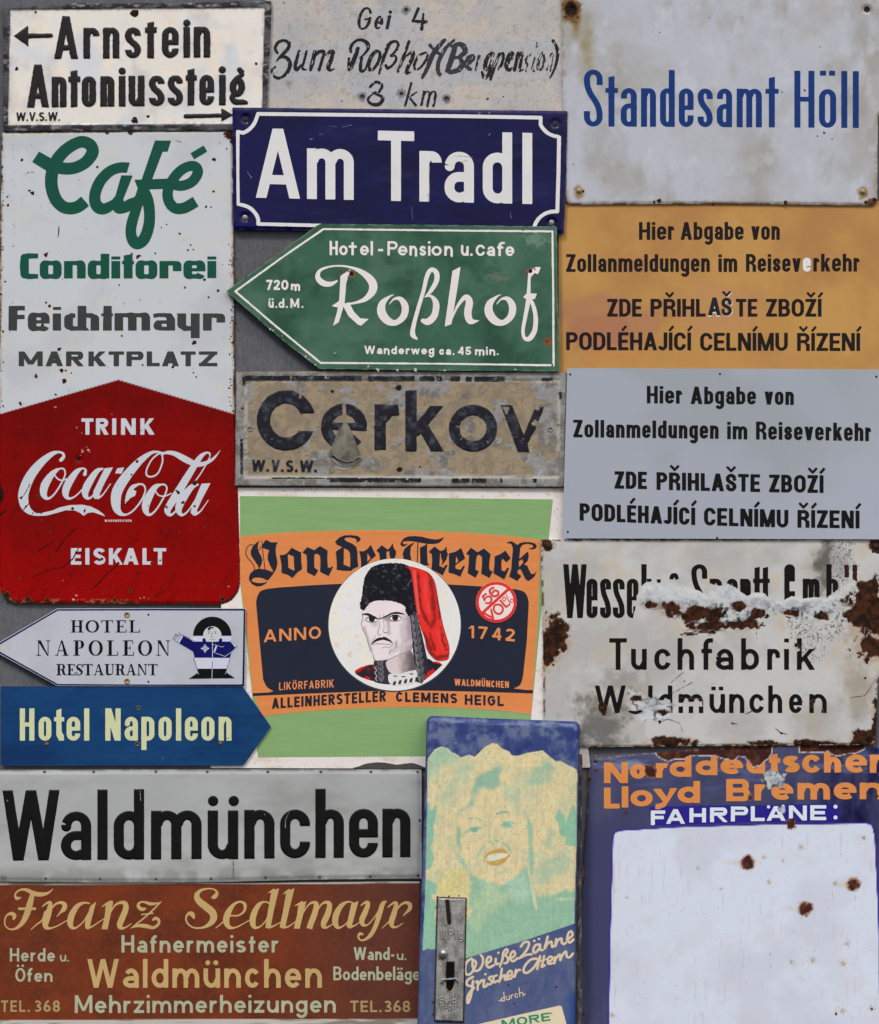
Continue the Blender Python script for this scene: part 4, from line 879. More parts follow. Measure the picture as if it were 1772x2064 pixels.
    for a in [[(560, 1225, 7), (520, 1300, 10), (440, 1360, 5), (330, 1385, 3), (230, 1430, 6)], [(545, 1075, 8), (470, 1150, 4), (405, 1240, 9)], [(845, 1335, 9), (780, 1390, 6), (700, 1475, 10), (640, 1525, 4)], [(215, 765, 7), (180, 830, 5), (150, 870, 9)], [(205, 905, 7), (170, 945, 8)], [(390, 1170, 5), (270, 1240, 9)], [(1175, 1530, 7), (1110, 1565, 3)], [(1150, 1080, 5), (1160, 1120, 8)], [(45, 950, 8), (0, 985, 12)], [(600, 960, 5), (608, 945, 8), (602, 975, 4)]]: ln.append(e(a))
    chips(T, [cp(p) for p in CH] + [ce(p) for p in EC] + rndpts(230, 6, 268, 468, 820, .3, 1.1, 12) + rndpts(70, 6, 850, 478, 1205, .3, 1.2, 14) + rndpts(120, 461, 470, 474, 835, .5, 2.2, 15) + rndpts(110, 0, 270, 7, 835, .5, 2.0, 16), d + .45, lines=ln[:3], res=.8)
    chips(T, rndpts(30, 20, 1050, 470, 1200, .3, .8, 77), d + .47, lines=ln[3:], res=.6, rim=(78, 22, 20), core=(44, 20, 18), rough=.9, name='scratches')
    chips(T, [ce(p) for p in [(400, 215, 9), (385, 215, 5), (550, 360, 9), (585, 400, 7), (590, 530, 13), (630, 520, 12), (620, 500, 6), (640, 535, 7), (575, 560, 6), (135, 355, 4), (1640, 345, 5), (800, 265, 7), (525, 1590, 14), (545, 1560, 10), (1030, 1575, 9), (1060, 1585, 6), (1635, 1495, 8), (450, 1455, 6), (1000, 1580, 8), (225, 355, 3), (625, 230, 4)]], d + .42, rim=(160, 40, 40), core=(196, 150, 140), seed=5, rough=.8, name="primer_chips")
sign_cafe()
# ================================================================== 5 Am Tradl
def sign_tradl():
    cp = crop(460, 210, 690); d = 17
    T = thing("sign", "navy blue enamel street sign with white outline and big white lettering Am Tradl", "sign", 805, 470)
    def col(x, y, dd):
        c = bg_(x, (28, 28, 70)); c = mixc(c, (24, 25, 54), sst(fbm(x, y, (120, 60), 5, 3), .34, .68) * .8); c = mixc(c, (42, 42, 84), sst(fbm(x, y, (90, 26), 5, 13), .5, .85) * .6)
        e = sst(-dd, 6, 0) * sst(fbm(x, y, 14, 3, 4), .4, .6); c = mixc(c, (66, 60, 88), e * .7); return c, e * .1
    H = [cp(p) for p in [(90, 78, 15), (1693, 102, 15), (87, 587, 14), (1674, 613, 14)]]
    panel(T, Shape().poly([cp(p) for p in [(22, 17), (1757, 35), (1748, 400), (1738, 672), (900, 662), (26, 650)]]), d, 5, col, ENAMEL, holes=H, res=2.6, rough=.4, rsc=20, height=lambda x, y, dd: -2.5 * sst(-dd, 6, 0))
    WH = (206, 204, 202); s = Shape()
    def cor(cx, cy, r, a0, a1): return [(cx + r * math.cos(math.radians(a)), cy + r * math.sin(math.radians(a)), 19) for a in range(a0, a1 + (1 if a1 > a0 else -1), 10 if a1 > a0 else -10)]
    B = [(155, 50, 19), (700, 56, 19), (1200, 62, 19), (1618, 70, 19)] + cor(1715, 60, 108, 165, 95)[1:] + [(1713, 172, 20), (1710, 350, 20), (1704, 555, 20)] + cor(1690, 665, 110, 270, 195)[:] + [(1580, 652, 17), (900, 638, 17), (155, 620, 18)] + cor(55, 625, 105, 345, 280) + [(52, 518, 16), (50, 350, 15), (50, 142, 18)] + cor(40, 45, 110, 70, 15)
    s.stroke([cp(p) for p in B], closed=True, butt=(0, 0)); ink(T, s, d, WH, rough=.25, name="border_line", edge=.25, esc=8)
    L = [('A', 143, 372, 360), ('m', 408, 650, 360, 262), ('T', 775, 963), ('r', 990, 1105), ('a', 1120, 1272), ('d', 1318, 1470, 368), ('l', 1523, 1575, 368)]
    s = Shape(); boxes(s, cp, L, (143, 484, 1575, 517), 362, 262, Sty(51, 50, k=.5, ta=0)); ink(T, s, d, WH, rough=.25, edge=.2)
    for p in [(90, 78), (1693, 102)]: rivet(*cp(p), d - 3, T, 6, DARK)
    for p in [(87, 587), (1674, 613)]: rivet(*cp(p), d - 3, T, 6, ZINC)
    ln = [[cp(p) for p in L_] for L_ in [[(525, 112, 3), (560, 118, 2)], [(590, 118, 2), (640, 108, 4)], [(425, 182, 5), (445, 178, 2)], [(470, 160, 2), (495, 152, 3)], [(100, 350, 3), (120, 380, 4)], [(1350, 160, 4), (1358, 150, 3)], [(950, 530, 2), (955, 600, 2)], [(1460, 560, 2), (1465, 590, 3)]]]
    chips(T, rndpts(40, 480, 230, 1130, 455, .3, .6, 3), d + .05, lines=ln, core=(150, 150, 170), rim=(110, 108, 140), name="scratches", res=.6)
    ln = [[cp(p) for p in L_] for L_ in [[(1042, 325, 3), (1040, 380, 2), (1042, 450, 4), (1036, 500, 3)], [(1170, 268, 2), (1230, 270, 3), (1262, 276, 3)], [(1200, 305, 2), (1235, 290, 2)]]]
    chips(T, [cp(p) for p in [(955, 190, 3), (1030, 470, 4), (1300, 48, 6), (1352, 44, 5), (450, 238, 3)]], d + .5, lines=ln, core=(110, 92, 80), rim=(160, 150, 140), res=.6)
sign_tradl()

# ================================================================== 6 Roßhof arrow
def sign_rosshof():
    cp = crop(450, 440, 700); d = 23; q = lambda L: [cp(p) for p in L]
    T = thing("arrow_sign", "green wooden arrow board with white script Roßhof and thin white outline", "sign", 800, 748)
    def col(x, y, dd):
        c = bg_(x, (58, 92, 74)); c = mixc(c, (44, 75, 59), sst(fbm(x, y, (60, 70), 5, 3), .4, .74)); c = mixc(c, (74, 105, 88), sst(fbm(x, y, (60, 50), 5, 6), .42, .76) * .8)
        c = mixc(c, (128, 146, 130), sst(1.2 - blobf(x, y, *cp((1590, 110)), 45, 24) + 1.4 * (fbm(x, y, 5, 4, 5) - .5), .55, .9) * .5)
        c = mixc(c, (112, 112, 92), sst(1.2 - blobf(x, y, *cp((1400, 300)), 40, 22) + 1.4 * (fbm(x, y, (14, 4), 4, 5) - .5), .6, .9) * .55)
        for a in [(655, 284), (1568, 270), (1660, 630)]: c = mixc(c, (130, 72, 44), sst(1.1 - blobf(x, y, *cp(a), 10, 9) + .9 * (fbm(x, y, 5, 3, 3) - .5), 0, .6) * .85)
        ed = sst(-dd, 2.2, 0) * sst(fbm(x, y, 14, 3, 9), .45, .6); c = mixc(c, (160, 150, 130), ed * .6); return c, np.full(x.shape, .15)
    P = q([(15, 372), (480, 36), (498, 28), (1100, 34), (1702, 42), (1708, 400), (1715, 781), (1100, 777), (492, 768), (300, 620)])
    panel(T, Shape().poly(P), d, 8, col, MATTE, holes=q([(655, 284, 10), (1568, 270, 10)]), rough=.8, rsc=12, res=2)
    WH = (216, 208, 204)
    s = Shape().stroke(q([(62, 373, 10), (300, 200, 10), (512, 55, 10), (1100, 62, 9), (1680, 67, 11), (1684, 400, 10), (1686, 750, 11), (1100, 742, 9), (498, 738, 10), (280, 560, 10)]), closed=True, butt=(0, 0)); ink(T, s, d, WH, edge=.6, esc=9, name="border_line", rough=.4)
    s = Shape(); boxes(s, cp, [('H', 543, 585), ('o', 592, 635), ('t', 640, 682), ('e', 698, 743), ('l', 752, 764), ('-', 790, 816), ('P', 838, 890), ('e', 892, 940), ('n', 950, 990), ('s', 1002, 1035), ('i', 1045, 1057), ('o', 1063, 1115), ('n', 1128, 1172), ('u', 1213, 1253), ('.', 1260, 1272), ('C', 1288, 1338, 58), ('a', 1345, 1387), ('f', 1398, 1432), ('e', 1440, 1485)], (543, 188, 1485, 193), 73, 50, Sty(12.5, 12, k=9, ta=35, rnd=1))
    ink(T, s, d, WH, edge=.3, res=.7, rough=.4)
    s = Shape(); boxes(s, cp, [('7', 220, 252), ('2', 257, 290), ('0', 296, 333), ('m', 345, 393, 48, 32)], (220, 366, 393, 366), 52, 34, Sty(11, 11, k=9, ta=35, rnd=1)); ink(T, s, d, WH, edge=.3, res=.6, rough=.4); s = Shape(); boxes(s, cp, [('ü', 231, 258), ('.', 266, 272), ('d', 282, 312), ('.', 320, 327), ('M', 343, 388), ('.', 400, 407)], 457, 48, 32, Sty(9.5, 9.5, k=9, ta=35, rnd=1)); ink(T, s, d, WH, edge=.3, res=.6, rough=.4)
    s = Shape(); S = Sty(9, 9, k=9, ta=35, rnd=1, desc=.36)
    word(s, cp, "Wanderweg", 720, 1077, (692, 695), 42, 30, S, gap=.9); word(s, cp, "ca.", 1102, 1180, 697, 42, 30, S, gap=.9); word(s, cp, "45", 1197, 1265, 697, 42, 30, S); word(s, cp, "min.", 1285, 1405, 698, 42, 30, S, gap=.9); ink(T, s, d, WH, edge=.3, res=.6, rough=.4)
    k = dict(smooth=4, butt=(0, 0)); s = Shape()
    s.stroke(q([(580, 320, 10), (545, 336, 24), (505, 328, 30), (482, 298, 26), (500, 262, 14), (570, 243, 9), (650, 250, 12), (715, 280, 28), (760, 325, 42), (762, 370, 40), (725, 412, 24), (670, 432, 12), (610, 440, 10)]), **k)
    s.poly(q([(598, 295), (650, 258), (628, 330), (620, 430), (590, 530), (560, 549), (578, 490), (592, 420)])); s.poly(q([(553, 447), (580, 430), (612, 400), (615, 440), (580, 455)])); s.poly(q([(608, 440), (640, 428), (670, 480), (700, 510), (742, 514), (705, 547), (690, 545), (640, 500)]))
    def o(dx): s.stroke(q([(848 + dx, 438, 4), (872 + dx, 412, 10), (905 + dx, 412, 24), (928 + dx, 450, 36), (920 + dx, 500, 34), (880 + dx, 533, 28), (838 + dx, 522, 40), (808 + dx, 480, 44), (812 + dx, 435, 34), (845 + dx, 402, 12), (868 + dx, 390, 4)]), **k)
    o(0); o(548)
    s.stroke(q([(988, 615, 10), (968, 595, 26), (970, 555, 22), (992, 470, 20), (1022, 370, 20), (1040, 295, 22), (1062, 262, 22), (1088, 278, 26), (1088, 320, 26), (1060, 370, 20), (1030, 402, 6)]), **k); s.stroke(q([(1030, 400, 6), (1062, 398, 14), (1086, 435, 32), (1078, 495, 34), (1045, 528, 34), (1018, 522, 20)]), **k)
    s.poly(q([(1170, 268), (1211, 247), (1196, 350), (1165, 540), (1130, 553), (1150, 410)])); s.stroke(q([(1165, 520, 5), (1195, 450, 14), (1235, 402, 24), (1256, 425, 36), (1248, 485, 38), (1262, 525, 32), (1304, 522, 3)]), **k)
    s.poly(q([(1558, 282), (1580, 258), (1597, 248), (1621, 250), (1606, 285), (1590, 280), (1570, 300)])); s.stroke(q([(1563, 285, 14), (1560, 340, 16), (1556, 420, 22), (1542, 500, 20), (1530, 570, 18), (1538, 612, 18), (1565, 612, 26), (1590, 570, 26), (1594, 500, 22), (1580, 440, 20), (1556, 395, 12)]), **k); s.poly(q([(1530, 402), (1548, 384), (1601, 384), (1590, 412), (1545, 412)]))
    for a in [(655, 284, 10), (1568, 270, 10)]: s.disc(*cp(a), sign=-1)
    ink(T, s, d, WH, edge=.3, esc=6, res=.8, rough=.4)
    for a in [(655, 284), (1568, 270)]: rivet(*cp(a), d - 5, T, 3.5, DARK)
    chips(T, q([(600, 262 + 10, 0.1 + 9), (640, 270, 6), (1545, 292, 6), (1530, 60, 6), (1680, 750, 6), (1590, 260, 5), (1655, 625, 10), (640, 300, 6), (1590, 285, 5)]), d + .42, rim=(150, 96, 60), core=(110, 60, 34), rough=.8)
    chips(T, q([(240, 565, 6), (255, 572, 5), (420, 705, 7), (440, 720, 5), (470, 748, 5), (790, 772, 9), (890, 775, 8), (980, 772, 10), (1130, 775, 7), (1490, 772, 5), (740, 755, 6), (300, 600, 4)]) + rndpts(30, 560, 455, 1100, 735, .3, .8, 2), d + .05, rim=(150, 150, 140), core=(200, 195, 185), name="primer_chips")
    chips(T, rndpts(60, 500, 455, 1110, 738, .4, 1.1, 8, lambda x, y: abs(y - 590) < (x - 470) * .6 + 10), d + .05, rim=(36, 62, 50), core=(30, 50, 40), name="dent_spots")  # dents shown only as darker green spots of colour, not pressed in
    rivet(*cp((570, 692)), d - .4, T, 3.4, mat("paint", (92, 128, 108), .5))
sign_rosshof()

# ================================================================== 7 Cerkov
def sign_cerkov():
    cp = crop(460, 740, 690); d = 15; q = lambda L: [cp(p) for p in L]
    T = thing("sign", "beige weathered embossed metal sign Cerkov with a flap of metal torn from it", "sign", 806, 981)
    inn = q([(88, 66), (1720, 66), (1712, 572), (85, 572)])
    rim = q([(66, 44), (1738, 44), (1728, 596), (64, 594)])
    def col(x, y, dd):
        c = mixc(bg_(x, (146, 130, 107)), (130, 117, 99), sst(fbm(x, y, 16, 4, 3), .4, .65)); c = mixc(c, (118, 106, 90), sst(fbm(x, y, 6, 3, 5), .55, .8) * .7)
        e = poly_sdf(x, y, inn); gx = sst(x, 1040, 1130) * .17
        g = np.maximum(sst(fbm(x, y, (34, 26), 5, 8) + gx, .615, .66), sst(e + 4 * (fbm(x, y, 18, 4, 2) - .5), -3, 2))
        for p, rx, ry in [((1060, 110), 40, 22), ((105, 120), 14, 20), ((1050, 560), 60, 13), ((720, 500), 22, 17), ((1110, 490), 14, 20), ((1660, 300), 30, 50), ((1660, 120), 34, 22), ((400, 400), 8, 14)]: g = np.maximum(g, sst(1 - blobf(x, y, *cp(p), rx, ry) + 1.0 * (fbm(x, y, 12, 4, 12) - .5), 0, .15))
        gc = mixc(bg_(x, (136, 134, 132)), (112, 107, 99), sst(fbm(x, y, 22, 4, 22), .42, .62)); gc = mixc(gc, (168, 168, 166), sst(fbm(x, y, 7, 4, 25), .6, .8) * .6)
        c = c * (1 - g[..., None]) + gc * g[..., None]
        c = mixc(c, (92, 84, 72), sst(-dd, 3, 0) * .6)
        wb = sst(e, -9, -2) * sst(e, 4, -1) * sst(fbm(x, y, (60, 8), 3, 45), .44, .5); c = mixc(c, (176, 172, 160), wb * .7)
        return c, g * .3 + .3
    def hf(x, y, dd):
        return 1.6 * sst(poly_sdf(x, y, inn), -1, 3) * sst(-dd, 0, 2) + 1.0 * (fbm(x, y, 120, 3, 8) - .5)
    H = q([(883, 107, 11), (887, 530, 11), (112, 320, 8), (1668, 322, 8), (540, 126, 6)])
    hole = q([(603, 300), (620, 300), (640, 360), (665, 440), (660, 470), (550, 470), (540, 440), (580, 350)])
    panel(T, Shape().poly(q([(40, 24), (500, 20), (1748, 26), (1752, 40), (1742, 612), (1730, 622), (600, 618), (35, 615)])).poly(hole, -1), d, 5, col, METAL, res=1.9, holes=H, rough=.9, rsc=12, height=hf)
    BK = (40, 40, 46)
    def wcol(x, y, dd):
        c = mixc(bg_(x, (34, 34, 40)), (66, 69, 77), sst(fbm(x, y, 12, 5, 4), .44, .8)); c = mixc(c, (106, 106, 106), sst(-dd, 1.6, 0) * sst(fbm(x, y, 8, 4, 8), .48, .66) * .7); return c, np.full(x.shape, .4)
    dm = lambda X, Y: (fbm(X, Y, 13, 4, 77) - .69) * 30
    hh = lambda x, y, dd: 1.1 * sst(-dd, 0, 3.0) - .6
    fi = dict(edge=.8, esc=6, raise_=1.2, res=1.2, color=wcol, height=hh, mt=MATTE, name="letter")
    def rg(cx, cy, rx, ry, w_, a0, a1): return [(cx + (rx - w_ / 2) * math.cos(math.radians(a)), cy - (ry - w_ / 2) * math.sin(math.radians(a)), w_) for a in range(a0, a1 + 1, 8)]
    ink(T, Shape().stroke(q(rg(300, 276, 152, 157, 70, 14, 342))).poly(q([(380, 240), (470, 240), (470, 330), (370, 330)]), -1), d, BK, seed=1, carve=lambda X, Y: (fbm(X, Y, 13, 4, 70) - .76) * 30, **fi)
    s = Shape().stroke(q(rg(600, 308, 120, 120, 58, 0, 325))).poly(q([(520, 285), (718, 290), (718, 332), (520, 325)])); s.poly(q([(590, 180), (610, 180), (612, 270), (592, 270)]), -1).poly(q([(603, 275), (640, 380), (690, 470), (690, 420), (520, 470), (560, 380)]), -1)
    ink(T, s, d, BK, seed=2, **fi)
    ink(T, Shape().poly(q([(757, 192), (816, 192), (816, 430), (757, 430)])).stroke(q([(800, 265, 58), (835, 225, 62), (884, 220, 58)]), butt=(0, 1)), d, BK, seed=3, **fi)
    ink(T, Shape().poly(q([(917, 122), (976, 118), (976, 437), (917, 437)])).poly(q([(965, 300), (1045, 200), (1117, 200), (985, 358), (965, 350)])).poly(q([(985, 320), (1030, 290), (1118, 437), (1050, 437)])), d, BK, seed=4, **fi)
    ink(T, Shape().stroke(q(rg(1268, 316, 125, 122, 56, 0, 360)), butt=(0, 0)), d, BK, seed=5, carve=dm, **fi)
    ink(T, Shape().poly(q([(1410, 195), (1470, 195), (1530, 350), (1590, 205), (1636, 205), (1600, 300), (1575, 350), (1550, 395), (1560, 440), (1500, 440)])), d, BK, seed=6, carve=lambda X, Y: (fbm(X, Y, 16, 4, 81) + .2 * sst(X, 1060, 1090) - .74) * 30, **fi)
    s = Shape(); word(s, cp, "W.V.S.W.", 118, 460, (540, 545), 62, 45, Sty(15, 13, k=9, ta=40, slant=.08, g=.5)); ink(T, s, d, BK, edge=.6, raise_=1.0, mt=MATTE, color=wcol)
    for i, (a, b, c, e) in enumerate([(85, 55, 320, 56), (330, 56, 692, 56), (725, 58, 965, 58), (990, 58, 1108, 58), (1150, 58, 1200, 60), (1230, 60, 1262, 62), (1275, 60, 1432, 60), (225, 582, 1000, 586), (1160, 588, 1250, 588), (1262, 588, 1338, 588), (1408, 586, 1420, 586), (1575, 588, 1598, 588), (1622, 62, 1680, 62), (80, 50, 82, 100), (70, 370, 70, 555), (1720, 130, 1722, 165), (73, 210, 73, 222)]):
        w_ = 23 if i < 12 else 14
        ink(T, Shape().stroke(q([(a, b, w_), (c, e, w_)])), d + 1.4, BK, name="border_paint", edge=1.3, esc=5, carve=(lambda X, Y: (fbm(X, Y, 8, 4, 90) - .72) * 20), mt=MATTE, color=wcol)
    # the flap bent forward
    tri = q([(603, 282), (618, 290), (640, 335), (665, 400), (682, 440), (692, 470), (672, 466), (650, 482), (620, 490), (590, 484), (560, 470), (540, 455), (522, 468), (518, 450), (545, 390), (575, 320)])
    cx, cy = cp((603, 284))
    def fcol(x, y, dd):
        c = mixc(bg_(x, (112, 109, 97)), (92, 88, 78), sst(fbm(x, y, 14, 4, 4), .4, .65)); t = sst(-dd, 1.6, 0) * sst(y, 915, 925); c = mixc(c, (170, 165, 150), t); return c, np.full(x.shape, .4)
    def fh(x, y, dd):
        v = np.clip((y - cy) / 80, 0, 1); ax = cx + v * 3; hw = 4 + 32 * v; u = np.clip((x - ax) / hw, -1, 1)
        return 2 + 12 * np.sin(np.clip(v, 0, 1) * 2.2) * np.sqrt(np.clip(1 - u * u, 0, 1)) 
    plate("torn_flap", Shape().poly(tri).raster(1.2, rough=1.0, rsc=4), d, 1.5, METAL, T, height=fh, color=fcol)
    ink(T, Shape().stroke(q([(530, 462, 8), (560, 488, 18), (600, 505, 22), (640, 500, 16), (690, 470, 6)]), smooth=3, butt=(0, 0)).stroke(q([(560, 520, 6), (600, 528, 9), (640, 518, 5)]), smooth=3, butt=(0, 0)), d + .6, (160, 158, 150), name="torn_edge", edge=1.6, esc=3, rough=.5, fine=.2, var=.2)
    for p in [(112, 320), (1668, 322)]: grommet(*cp(p), d + .2, T, 5.5, 3.2, mat("worn_ring", (126, 122, 112), .5, bump=.5, bscale=200., fine=.2))
    chips(T, q([(883, 107, 17), (887, 530, 16), (540, 126, 9), (993, 516, 6), (1730, 545, 5)]) + rndpts(90, 490, 765, 1130, 965, .3, .9, 8), d + .3, core=(40, 36, 32), rim=(92, 80, 66))
sign_cerkov()

# ================================================================== 8, 9 two customs signs
HB = lambda t, th: Sty(t, th, k=.5, ta=0, dot='s', g=.42)
def sign_tan():
    cp = crop(1120, 400, 652); d = 4.5; q = lambda L: [cp(p) for p in L]
    T = thing("sign", "faded orange customs sign, black German and Czech text with one whitened letter", "sign", 1455, 748)
    def col(x, y, dd):
        c = bg_(x, (175, 131, 75)); c = mixc(c, (165, 120, 71), sst(fbm(x, y, 150, 5, 6), .36, .68)); c = mixc(c, (183, 141, 80), sst(fbm(x, y, 120, 5, 7), .42, .78) * .7)
        n = 1.2 * (fbm(x, y, 60, 5, 11) - .5)
        c = mixc(c, (164, 116, 84), sst(1.1 - blobf(x, y, *cp((280, 680)), 130, 62) + n, 0, .35) * .85); c = mixc(c, (158, 104, 78), sst(1.1 - blobf(x, y, *cp((200, 740)), 80, 45) + n, 0, .4) * .6)
        c = mixc(c, (176, 128, 88), sst(1.1 - blobf(x, y, *cp((900, 600)), 110, 60) + n, 0, .4) * .6); c = mixc(c, (180, 126, 74), sst(1.1 - blobf(x, y, *cp((300, 860)), 80, 20) + n, 0, .4) * .7)
        c = mixc(c, (186, 136, 64), sst(y, 738, 747) * .8); return c, np.zeros(x.shape)
    panel(T, Shape().poly([(1126, 405), (1800, 405), (1800, 752), (1126, 752)]), d, 3, col, mat("painted_board", None, .5, bump=.05, bscale=14., var=.02, fine=.03), res=3, holes=[cp((862, 34, 7))])
    BK = (34, 28, 30); S = HB(20, 16.5); SL = HB(18.8, 15.5)
    for tx, a, b, base, cap, xh in [("Hier", 457, 650, 226, 97, 74), ("Abgabe", 685, 1030, 226, 97, 74), ("von", 1072, 1228, 226, 97, 74), ("Zollanmeldungen", 58, 845, 402, 97, 74), ("im", 892, 995, 402, 97, 74), ("rkehr", 1412, 1665, 400, 97, 74), ("Reisev", 1043, 1343, 401, 97, 74), ("ZDE", 283, 472, 647, 97, 74), ("PŘIHL", 520, 822, 647, 97, 74), ("TE", 988, 1105, 647, 97, 74), ("ZBOŽÍ", 1153, 1457, 647, 97, 74), ("PODLÉHAJÍCÍ", 58, 742, (830, 832), 98, 74), ("CELNÍMU", 792, 1272, 834, 98, 74), ("ŘÍZENÍ", 1323, 1668, 835, 98, 74)]:
        s = Shape(); word(s, cp, tx, a, b, base, cap, xh, S if tx.isupper() else SL, gap=None if tx.isupper() else .5); ink(T, s, d, BK, res=.6, rough=.35)
    s = Shape(); boxes(s, cp, [('A', 833, 903)], 648, 98, 74, S); boxes(s, cp, [('Š', 912, 970)], 646, 98, 74, S); ink(T, s, d, (206, 204, 198), res=.7, raise_=.3)
    s = Shape(); boxes(s, cp, [('A', 835, 905)], 640, 98, 74, S); boxes(s, cp, [('Š', 908, 966)], 642, 98, 74, S); ink(T, s, d, (36, 36, 42), res=.7, raise_=.6)
    s = Shape(); boxes(s, cp, [('e', 1355, 1398)], 401, 97, 76, HB(20, 16)); ink(T, s, d, (206, 208, 212), res=.7)
    chips(T, rndpts(26, 1150, 420, 1765, 735, .3, .8, 3), d + .05, core=(110, 70, 44), rim=(150, 110, 70))
sign_tan()
def sign_blue():
    cp = crop(1120, 740, 652); d = 20; q = lambda L: [cp(p) for p in L]
    T = thing("sign", "pale blue grey customs sign with clean black German and Czech text and small nails", "sign", 1450, 1087)
    def col(x, y, dd):
        c = bg_(x, (154, 158, 168)); c = mixc(c, (147, 152, 158), sst(fbm(x, y, 200, 3, 6), .4, .65)); c = mixc(c, (166, 170, 182), sst(x + y * .4, 1900, 2200) * .4); return c, np.zeros(x.shape)
    panel(T, Shape().poly(q([(64, 5), (1800, 12), (1800, 943), (38, 938)])), d, 3, col, mat("satin_board", None, .38, bump=.03, bscale=10., var=.012, fine=.01), res=3)
    BK = (18, 18, 22); S = HB(22, 18); SL = HB(20, 15.5)
    for tx, a, b, base, cap, xh in [("Hier", 500, 693, (198, 200), 96, 72), ("Abgabe", 740, 1098, (202, 204), 96, 72), ("von", 1145, 1305, (205, 207), 96, 72), ("Zollanmeldungen", 97, 893, (384, 392), 96, 72), ("im", 940, 1050, (394, 396), 96, 72), ("Reiseverkehr", 1098, 1728, (396, 405), 98, 74), ("ZDE", 323, 500, (665, 668), 95, 72), ("PŘIHLAŠTE", 553, 1120, (672, 684), 97, 72), ("ZBOŽÍ", 1170, 1468, (685, 689), 97, 72), ("PODLÉHAJÍCÍ", 132, 765, (840, 865), 95, 72), ("CELNÍMU", 813, 1275, (866, 879), 97, 72), ("ŘÍZENÍ", 1325, 1665, (879, 883), 97, 72)]:
        s = Shape(); word(s, cp, tx, a, b, base, cap, xh, S if tx.isupper() else SL, gap=None if tx.isupper() else .5); ink(T, s, d, BK, res=.6, rough=.35, var=.02)
    for p in [(80, 40), (900, 37), (1757, 52), (67, 903), (885, 935)]: rivet(*cp(p), d, T, 2.3, DARK, name="nail", h=1)
sign_blue()
# ================================================================== 10 liquor label board
def nib(s, pts, L=40, ang=40, smooth=0):
    """broad pen: the sweep of a slanted edge along the path"""
    if smooth: pts = catmull(pts, smooth)
    for i in range(len(pts) - 1):
        a, b = pts[i], pts[i + 1]; la = (a[2] if len(a) > 2 else L) / 2; lb = (b[2] if len(b) > 2 else L) / 2
        c, q = math.cos(math.radians(ang)), -math.sin(math.radians(ang))
        P = [(a[0] - la * c, a[1] - la * q), (a[0] + la * c, a[1] + la * q), (b[0] + lb * c, b[1] + lb * q), (b[0] - lb * c, b[1] - lb * q)]
        s.poly(P); s.stroke([(a[0] - la * c, a[1] - la * q, 1.2), (a[0] + la * c, a[1] + la * q, 1.2)], butt=(0, 0)); s.stroke([(b[0] - lb * c, b[1] - lb * q, 1.2), (b[0] + lb * c, b[1] + lb * q, 1.2)], butt=(0, 0))
